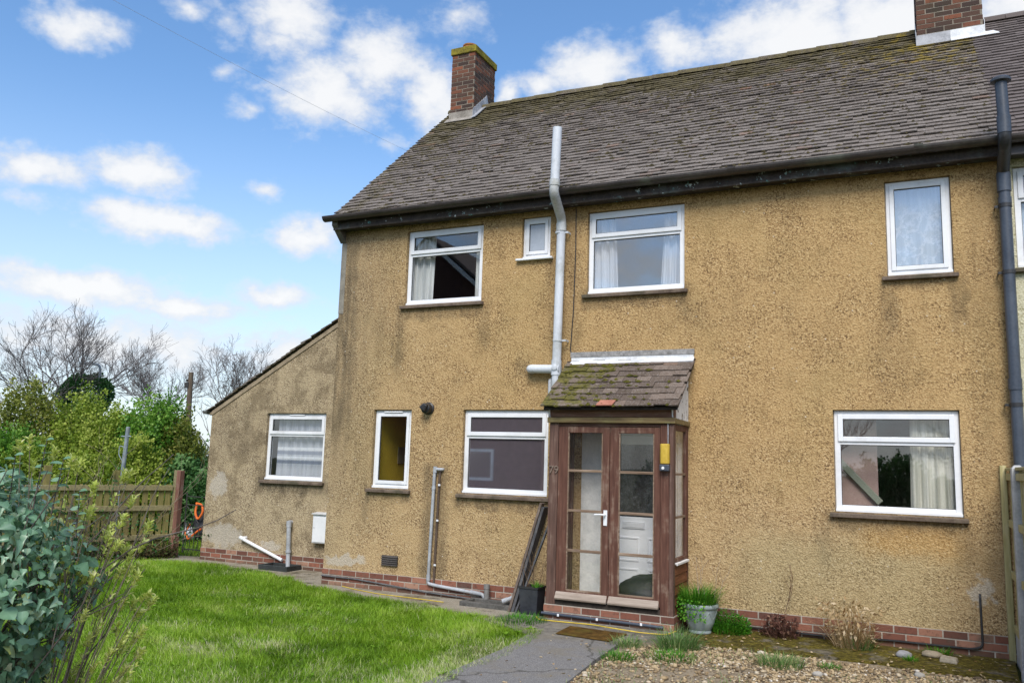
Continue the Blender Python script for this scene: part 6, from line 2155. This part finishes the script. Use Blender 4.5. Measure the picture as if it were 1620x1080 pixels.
def at(px, off):
    x, y = hx(px)
    return (x + vx.x * off, y + vx.y * off)


shrub('deep green bushy shrub at the far left edge above the ivy', at(5, -0.9), 1.35, 1.0, 2.6, 'green', 560, 101, 0.058, GH)
shrub('tall brownish green loose shrub under the largest bare tree', at(22, 0.9), 1.25, 1.0, 3.55, 'brown', 520, 102, 0.058, GH)
shrub('olive shrub with a peaked top below the ivy-clad trunk', at(118, 0.6), 0.95, 0.9, 3.42, 'yellow', 460, 103, 0.056, GH)
shrub('small yellow-green shrub in front behind the second fence post', at(95, -0.9), 0.95, 0.8, 2.05, 'yellow', 420, 104, 0.058, GH)
shrub('yellow-green shrub below the street lamp', at(172, 0.3), 0.85, 0.8, 2.95, 'yellow', 420, 105, 0.056, GH)
shrub('low yellow-green shrub behind the leaning steel post', at(185, -0.9), 0.9, 0.75, 1.95, 'yellow', 420, 106, 0.058, GH)
shrub('tallest pointed green shrub left of the telegraph pole', at(246, 0.2), 0.72, 0.72, 3.65, 'green', 480, 107, 0.056, GH)
shrub('olive green shrub beside the telegraph pole', at(285, 0.3), 0.72, 0.7, 2.9, 'brown', 420, 108, 0.056, GH)
shrub('leafy green shrub behind the end of the picket fence', at(252, -0.8), 0.85, 0.7, 2.15, 'yellow', 420, 109, 0.058, GH)
shrub('glossy dark green shrub beside the lean-to corner behind the gate', at(318, -0.2), 0.95, 0.9, 1.85, 'dark', 460, 110, 0.075, GH)
shrub('thin dark shrub against the sky beside the lean-to gutter', at(335, 1.0), 0.8, 0.8, 2.6, 'dark', 130, 111, 0.050, GH, per=30)
shrub('dark shaded shrub low at the far left under the deep green one', at(45, -1.7), 0.9, 0.6, 1.35, 'dark', 200, 112, 0.055, GH)

shrub('fresh green shrub filling the gap between the olive and yellow-green shrubs', at(143, 0.9), 0.9, 0.7, 2.75, 'green', 380, 113, 0.054, GH)
shrub('leafy green shrub low in front of the olive shrub at the left', at(55, -0.4), 1.0, 0.7, 2.35, 'green', 420, 114, 0.054, GH)
shrub('dense yellow-green shrub just left of the tallest pointed shrub', at(212, 0.8), 0.8, 0.7, 2.75, 'yellow', 380, 115, 0.052, GH)

# bare winter trees
M_BARK = wood_material("bare_bark", (0.095, 0.085, 0.085), (0.19, 0.172, 0.170), (0.16, 0.15, 0.12), 0.5, 'z', 0.95)


def bare_tree(label, c, trunk, r, length, depth, seed, spread=0.6, up=0.10, kids=(2, 4), lean=(0, 0), shrink=0.74):
    root = thing('bare_tree', label, 'tree', (c[0], c[1], -0.1), 'bare trees on the skyline')
    rr = random.Random(seed)
    r *= 0.55
    B = MB()
    top = Vector((c[0] + lean[0], c[1] + lean[1], trunk))
    B.tube([(c[0], c[1], -0.3), (c[0] + lean[0] * .4, c[1] + lean[1] * .4, trunk * 0.5), top], [r * 1.5, r * 1.15, r], 10)
    B.build('trunk', M_BARK, root)
    S_ = []
    for k in range(5):
        an = k * 1.26 + rr.uniform(-.4, .4)
        grow(rr, top - Vector((0, 0, rr.uniform(0, 0.5))), (math.cos(an) * spread * 1.1, math.sin(an) * spread * 1.1, 1), length, r * 0.62, depth, S_, spread, kids, up, shrink, 4, 0.0065)
    segs_mesh('branches', S_, M_BARK, root)
    return root


bare_tree('largest bare tree, wide spreading at the far left of the skyline', (-40.3, 20.4), 3.3, 0.20, 2.45, 5, 31, 0.74, 0.09, (2, 3), (-0.6, 0.2), 0.75)
bare_tree('middle bare tree between the street lamp and the telegraph pole', (-44.8, 30.0), 3.6, 0.15, 1.95, 5, 35, 0.7, 0.10, (2, 3), (0.2, 0.2), 0.74)
bare_tree('bare tree half hidden behind the sloping lean-to roof', (-36.6, 28.3), 3.2, 0.15, 1.95, 5, 38, 0.72, 0.10, (2, 3), (0.3, 0), 0.74)
bare_tree('small bare tree between the lean-to gutter and the telegraph pole', (-33.5, 24.0), 1.9, 0.11, 1.35, 4, 44, 0.8, 0.10, (1, 2), (0.2, 0), 0.76)
iv = thing('ivy_clad_trunk', 'dark rounded ivy mass under the largest bare tree', 'tree', (-40.4, 21.2, -0.1))
n = 9000
u = RNG.normal(0, 1, (n, 3))
u /= np.linalg.norm(u, axis=1, keepdims=True)
rad = (0.72 + 0.28 * RNG.random(n)) * (0.8 + 0.4 * fbm(u[:, 0] * 2 + 7, u[:, 1] * 2 + u[:, 2] * 1.5, 66))
P = np.array([-40.0, 21.1, 4.55]) + u * rad[:, None] * np.array([1.35, 1.35, 1.25])
leaves('foliage', P, u + RNG.normal(0, .5, (n, 3)), RNG.normal(0, 1, (n, 3)), RNG.uniform(0.07, 0.16, n), RHOMB_V, RHOMB_F, MH['dark'], iv, np.clip(RNG.normal(0.28, 0.18, n), 0, 1))
B = MB()
B.tube([(-40.4, 21.2, -0.3), (-40.2, 21.15, 2.5), (-40.0, 21.1, 4.8)], [0.3, 0.24, 0.15], 9)
B.build('trunk', M_BARK, iv)

# lamp column, telegraph pole, overhead wire
sl_ = thing('street_lamp', 'tall pale grey street lamp behind the shrubs', 'street lamp', (-39.3, 21.4, -0.1))
B = MB()
B.tube(bend([(-39.28, 21.5, -0.3), (-39.26, 21.25, 6.05), (-39.33, 21.2, 6.22), (-39.75, 21.0, 6.30)], 0.15, 5), 0.062, 10)
M_COL = varied("lamp_column", (0.16, 0.20, 0.24), (0.24, 0.29, 0.34), 4, 0.5, 0.4)
B.build('column', M_COL, sl_)
B = MB()
B.lathe((-40.15, 20.82, 6.24), [(0.10, 0), (0.17, 0.03), (0.15, 0.10), (0.05, 0.13)], 12)
B.bar((-40.25, 20.76, 6.30), (-39.7, 21.02, 6.30), 0.13, 0.09)
B.build('lantern', M_COL, sl_)
tp = thing('telegraph_pole', 'old wooden telegraph pole standing behind the olive shrub', 'telegraph pole', (-31.0, 19.8, -0.1))
M_POLE = wood_material("pole_wood", (0.070, 0.050, 0.036), (0.15, 0.115, 0.085), (0.12, 0.12, 0.06), 0.5, 'z', 0.9)
B = MB()
B.tube([(-31.0, 19.85, -0.3), (-30.98, 19.7, 5.50)], [0.15, 0.115], 12)
B.build('pole', M_POLE, tp)
B = MB()
B.box(-31.20, -30.96, 19.55, 19.66, 4.75, 5.0)
B.build('bracket', M_IRON, tp)
B = MB()
B.tube([(-31.10, 19.6, 5.05), (-31.10, 19.6, 5.16)], 0.05, 8)
B.build('insulator', M_IRON, tp)
pts = []
A0, A1 = Vector((-8.65, 4.66, 7.75)), Vector((-8.21, -8.81, 6.70))
for i in range(30):
    k = i / 29
    p = A0.lerp(A1, k)
    p.z -= 0.14 * 4 * k * (1 - k)
    pts.append(p)
B = MB()
B.tube(pts, 0.002, 6)
tag(B.build('overhead_wire', M_PIPE_MID), 'thin overhead telephone wire crossing the sky down to the house roof', 'wire')

# brambles and bare stems at the fence
def bramble(label, base_, dirs, seed, r=0.0048, mat=None, leaf=False, cat='plant'):
    root = thing('bramble', label, cat, base_)
    rr = random.Random(seed)
    S_ = []
    for d, ln in dirs:
        grow(rr, base_, d, ln, r, 1, S_, 0.6, (1, 3), 0.0, 0.4, 7, 0.0022)
    segs_mesh('stems', S_, mat or M_TWIGPALE, root)
    if leaf:
        A = np.array(S_)[:, 3:6]
        k = RNG.integers(0, len(A), 500)
        P = A[k] + RNG.normal(0, 0.06, (500, 3))
        leaves('leaves', P, RNG.normal(0, 1, (500, 3)), RNG.normal(0, 1, (500, 3)), RNG.uniform(0.015, 0.05, 500), OVATE_V, IVY_F, MH['dark'], root, np.clip(RNG.normal(0.5, 0.25, 500), 0, 1))
    return root


bramble('pale bare stems leaning out over the fence rail', tuple(fp(0.55, -0.25, 0.0)), [((0.35, 0.1, 1), 1.9), ((0.55, 0.2, 0.9), 1.6), ((-0.35, -0.1, 1), 1.6), ((0.0, -0.1, 1), 1.5)], 3)
bramble('pale arching stems behind the fence left of the steel post', tuple(fp(1.5, -0.3, 0.2)), [((-0.5, -0.2, 0.8), 1.3), ((0.4, 0.3, 1), 1.4), ((0.0, -0.3, 1), 1.4)], 5)
bramble('tangle of thorny brambles at the foot of the picket fence', tuple(fp(0.55, 0.12, -0.08)), [((0.7, 0.6, 0.9), 0.9), ((-0.5, -0.9, 0.9), 1.1), ((0.2, 0.9, 0.6), 0.8), ((-0.2, 0.3, 1), 0.9), ((0.5, -0.2, 0.5), 0.7), ((0.3, 0.3, 0.3), 0.9), ((-0.1, -0.8, 0.3), 1.0)], 7, 0.0042, M_TWIGPALE, True)
bramble('brown leafless undergrowth of thin stems hiding the middle of the picket fence', tuple(fp(1.35, 0.22, -0.08)), [((math.cos(k * 1.1) * 0.45, math.sin(k * 1.1) * 0.45, 1.0), 0.9 + 0.05 * (k % 5)) for k in range(16)], 17, 0.0042, M_TWIG, True)
n = 5200
tt = RNG.uniform(0, 2.6, n)
nn = RNG.uniform(0.02, 0.30, n)
zz = np.abs(RNG.normal(0, 0.14, n))
P = np.array([F0.x, F0.y, -0.1]) + tt[:, None] * np.array(FD) + nn[:, None] * np.array(FN)
P[:, 2] += zz
o = leaves('leaf_litter', P, RNG.normal(0, 1, (n, 3)), RNG.normal(0, 1, (n, 3)), RNG.uniform(0.02, 0.06, n), RHOMB_V, RHOMB_F, leafy_material("litter", [(0.0, (0.035, 0.03, 0.012)), (0.5, (0.06, 0.085, 0.02)), (1.0, (0.17, 0.10, 0.055))], 0.15, 0.9), None, RNG.random(n))
o['kind'] = 'stuff'

# ---------------------------------------------------------------- ivy bush and budding shrub close to the camera
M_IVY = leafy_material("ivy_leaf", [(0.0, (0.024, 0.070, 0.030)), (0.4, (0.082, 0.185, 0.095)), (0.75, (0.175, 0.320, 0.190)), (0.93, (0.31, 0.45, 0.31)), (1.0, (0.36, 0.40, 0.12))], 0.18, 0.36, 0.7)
bt = M_IVY.node_tree
ivy = thing('ivy_bush', 'dense blue-green ivy bush filling the lower left corner', 'ivy', (-3.9, -7.35, -0.1))
IC, IR = np.array([-3.93, -7.38, 0.80]), np.array([0.62, 0.60, 0.80])
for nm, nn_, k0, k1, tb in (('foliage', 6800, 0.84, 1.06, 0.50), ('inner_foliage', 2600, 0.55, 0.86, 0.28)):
    u = RNG.normal(0, 1, (nn_, 3))
    u /= np.linalg.norm(u, axis=1, keepdims=True)
    # keep to the sides that can be seen from the garden
    lump = 0.82 + 0.40 * fbm(u[:, 0] * 2.3 + 3, u[:, 2] * 2.3 + u[:, 1], 12)
    taper = np.where(u[:, 2] < 0.35, 1 - 0.48 * (0.35 - u[:, 2]), 1.0).clip(0.45, 1)[:, None] * np.array([[1, 1, 0]]) + np.array([[0, 0, 1]])
    P = IC + u * (RNG.uniform(k0, k1, nn_) * lump)[:, None] * IR * taper
    D = u * 0.55 + np.array([0, 0, -0.75]) + RNG.normal(0, 0.5, (nn_, 3))
    N = u + RNG.normal(0, 0.42, (nn_, 3)) + np.array([0.05, -0.1, 0.45])
    N = N / np.linalg.norm(N, axis=1, keepdims=True)
    D = D - N * (D * N).sum(1, keepdims=True)
    sz = RNG.lognormal(math.log(0.034), 0.36, nn_).clip(0.016, 0.070)
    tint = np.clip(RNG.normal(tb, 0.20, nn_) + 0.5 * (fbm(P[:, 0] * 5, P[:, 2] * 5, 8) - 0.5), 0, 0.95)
    tint[RNG.random(nn_) < 0.03] = 1.0
    half = RNG.random(nn_) < 0.62
    curl = RNG.integers(0, 3, nn_)

    def bent(tv, k):
        q = tv.copy()
        q[:, 2] += (-0.32, 0.10, -0.75)[k] * tv[:, 1] ** 2 + (0.15, -0.30, 0.35)[k] * np.abs(tv[:, 0])
        q[:, 0] *= (1.0, 1.12, 0.8)[k]
        return q
    bank = np.stack([bent(q, k) for q in (IVY_V, OVATE_V * np.array([1.15, 1, 1])) for k in range(3)])
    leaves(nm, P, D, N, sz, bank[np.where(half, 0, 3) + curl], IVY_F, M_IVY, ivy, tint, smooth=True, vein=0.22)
S_ = []
rr = random.Random(77)
for k in range(46):
    an = rr.uniform(0, 6.283)
    d = (math.cos(an) * 0.5, math.sin(an) * 0.5, rr.uniform(0.5, 1.3))
    grow(rr, (IC[0] + math.cos(an) * .2, IC[1] + math.sin(an) * .2, rr.uniform(0.0, 0.8)), d, rr.uniform(0.6, 0.95), 0.006, 1, S_, 0.7, (1, 3), 0.05, 0.5, 5, 0.0022)
segs_mesh('stems', S_, M_TWIG, ivy)
# leafy sprigs standing out of the top
S_ = []
for bx, by, bz, hh in ((-3.46, -7.30, 1.42, 0.30), (-3.38, -7.27, 1.40, 0.24), (-3.55, -7.35, 1.45, 0.20), (-3.30, -7.20, 1.30, 0.20)):
    P, D, N, Z, T_ = [], [], [], [], []
    p0 = Vector((bx, by, bz))
    p1 = p0 + Vector((rr.uniform(-.05, .06), rr.uniform(-.03, .03), hh))
    S_.append((*p0, *p1, 0.004, 0.002))
    for i in range(9):
        an = i * 2.4
        P.append(p0.lerp(p1, 0.2 + 0.8 * i / 8))
        D.append((math.cos(an), math.sin(an), 0.1))
        N.append((math.cos(an) * .3, math.sin(an) * .3 - .5, 1))
        Z.append(rr.uniform(0.03, 0.055))
        T_.append(rr.uniform(0.5, 0.9))
    leaves('sprig', np.array(P), np.array(D, float), np.array(N, float), np.array(Z), OVATE_V * np.array([1.1, 1, 1]), IVY_F, M_IVY, ivy, np.array(T_), smooth=True)
segs_mesh('sprig_stems', S_, M_TWIG, ivy)

M_BUD = leafy_material("spring_leaf", [(0.0, (0.34, 0.42, 0.07)), (0.5, (0.56, 0.63, 0.17)), (0.85, (0.70, 0.73, 0.34)), (1.0, (0.72, 0.68, 0.42))], 0.45, 0.5, 0.25)
bs = thing('budding_shrub', 'open shrub of thin stems with pale spring leaf tufts in front of the lawn', 'shrub', (-3.5, -7.0, -0.08))
TIPS = [(-3.26, -6.98, 1.13), (-3.17, -6.93, 1.11), (-3.14, -6.91, 1.03), (-3.30, -6.97, 0.98), (-3.26, -6.93, 0.85), (-3.22, -6.90, 0.77), (-3.25, -7.03, 1.45), (-3.15, -6.96, 1.34),
        (-3.21, -6.98, 1.26), (-3.27, -7.05, 1.56), (-3.35, -7.08, 1.50), (-3.42, -7.02, 1.38), (-3.36, -7.0, 1.30), (-3.32, -7.05, 1.40), (-3.44, -7.1, 1.60), (-3.38, -6.9, 1.12),
        (-3.50, -7.25, 1.70), (-3.40, -7.15, 1.62), (-3.31, -6.8, 0.92), (-3.40, -6.85, 0.80), (-3.36, -6.75, 0.72), (-3.30, -6.92, 1.20), (-3.34, -6.97, 1.22), (-3.24, -6.99, 1.36), (-3.60, -7.3, 1.68), (-3.62, -7.25, 1.60), (-3.28, -6.86, 0.68)]
rr = random.Random(9)
S_, P, D, N, Z, T_ = [], [], [], [], [], []


def tuft(p, d, k, s):
    for i in range(k):
        an = rr.uniform(0, 6.283)
        o_ = d.orthogonal().normalized()
        q = Matrix.Rotation(an, 3, d) @ o_
        sp_ = rr.uniform(0.2, 1.3)
        P.append(p + d * rr.uniform(-0.035, 0.025) + q * 0.004)
        D.append(tuple(d * 0.8 + q * sp_))
        N.append(tuple(d * 1.0 - q * 0.4))
        Z.append(s * rr.uniform(0.6, 1.25))
        T_.append(min(1, max(0, rr.gauss(0.55, 0.22))))


for i, tp_ in enumerate(TIPS + TIPS[::3]):
    j_ = 1.0 if i < len(TIPS) else 3.2
    tp_ = Vector(tp_) + Vector((rr.gauss(0, .015) * j_, rr.gauss(0, .05) * min(j_, 2), rr.gauss(0, 0.02) * (j_ - 1)))
    b0 = Vector((-3.62 + rr.uniform(-.07, .07), -7.02 + rr.uniform(-.08, .08), -0.1))
    prev = b0
    mid = b0.lerp(tp_, 0.5) + Vector((-0.10 + rr.gauss(0, .03), rr.gauss(0, .02), 0.04))
    K = 12
    pts = [b0 * (1 - t_) ** 2 + mid * 2 * t_ * (1 - t_) + tp_ * t_ * t_ for t_ in [j / K for j in range(K + 1)]]
    for j in range(K):
        S_.append((*pts[j], *pts[j + 1], 0.0042 * (1 - 0.6 * j / K), 0.0042 * (1 - 0.6 * (j + 1) / K)))
    dd = (pts[-1] - pts[-3]).normalized()
    tuft(pts[-1], dd, 36, 0.028)
    for j in range(K - 6, K):
        if rr.random() < 0.42:
            tuft(pts[j] + Vector((rr.gauss(0, .012), rr.gauss(0, .02), rr.gauss(0, .012))), dd, 14, 0.021)
    if rr.random() < 0.8:
        j = rr.randint(5, 9)
        e = pts[j] + Vector((rr.uniform(-.02, .13), rr.gauss(0, .05), rr.uniform(0.08, 0.2)))
        S_.append((*pts[j], *e, 0.003, 0.0018))
        tuft(e, (e - pts[j]).normalized(), 28, 0.025)
segs_mesh('stems', S_, wood_material("shrub_stem", (0.13, 0.105, 0.080), (0.26, 0.215, 0.165), (0.34, 0.29, 0.23), 0.5), bs, n=6)
leaves('leaf_tufts', np.array([tuple(p) for p in P]), np.array(D, float), np.array(N, float), np.array(Z), LANC_V, IVY_F, M_BUD, bs, np.array(T_))

# ---------------------------------------------------------------- the street side, seen only in the window panes
M_REDBRICK = varied("dark_brick_gable", (0.075, 0.045, 0.040), (0.13, 0.075, 0.065), 6, 0.9, 0.1, fine=60)
oh = thing('opposite_house', 'dark brick gabled house with white bargeboards mirrored in the windows', 'house', (-13.2, -12.0, Z0))
B = MB()
B.prism([(-17.2, -12.0, -0.2), (-9.4, -12.0, -0.2), (-9.4, -12.0, 5.0), (-13.3, -12.0, 8.3), (-17.2, -12.0, 5.0)], (0, -8, 0))
B.build('wall', M_REDBRICK, oh)
for xa, xb in ((-9.1, -13.3), (-17.5, -13.3)):
    B = MB()
    B.bar((xa, -11.9, 4.78), (xb, -11.9, 8.42), 0.12, 0.26, up=(0, 1, 0))
    B.build('bargeboard', M_UPVC, oh)
    B = MB()
    n3 = [(xa, -11.8, 4.95), (xb, -11.8, 8.55), (xb, -11.8, 8.65), (xa, -11.8, 5.05)]
    B.prism(n3, (0, -8.4, 0))
    B.build('roof', M_TILE_CLEAN, oh)
B = MB()
for q in ((-11.75, -11.68, 1.15, 2.05), (-10.95, -10.88, 1.15, 2.05), (-11.68, -10.95, 1.15, 1.23), (-11.68, -10.95, 1.97, 2.05)):
    B.box(q[0], q[1], -11.98, -11.92, q[2], q[3])
w_ = B.build('window', M_UPVC, oh)
B = MB()
B.box(-11.69, -10.94, -11.96, -11.95, 1.22, 1.98)
B.build('pane', M_OBSC, w_)
for x, l, sd in ((-7.5, 'hedge bush opposite, mirrored at the left of the big lower window', 201), (-4.2, 'hedge bush opposite mirrored in the porch glass', 202), (-0.6, 'hedge bush opposite mirrored in the middle of the big lower window', 203), (3.0, 'hedge bush opposite mirrored behind the cream curtain', 204), (6.6, 'hedge bush opposite at the far end of the row', 205)):
    shrub(l, (x, -23.0), 2.1, 1.0, 2.5, 'dark', 260, sd, 0.085, 'hedge bushes across the street', 44)
bare_tree('bare tree opposite mirrored in the top light of the big lower window', (-5.2, -48.0), 2.2, 0.2, 2.0, 4, 61, 0.8, 0.07, (2, 3))
bare_tree('second bare tree opposite mirrored beside the cream curtain', (4.6, -52.0), 2.2, 0.2, 2.0, 4, 62, 0.8, 0.07, (2, 3))
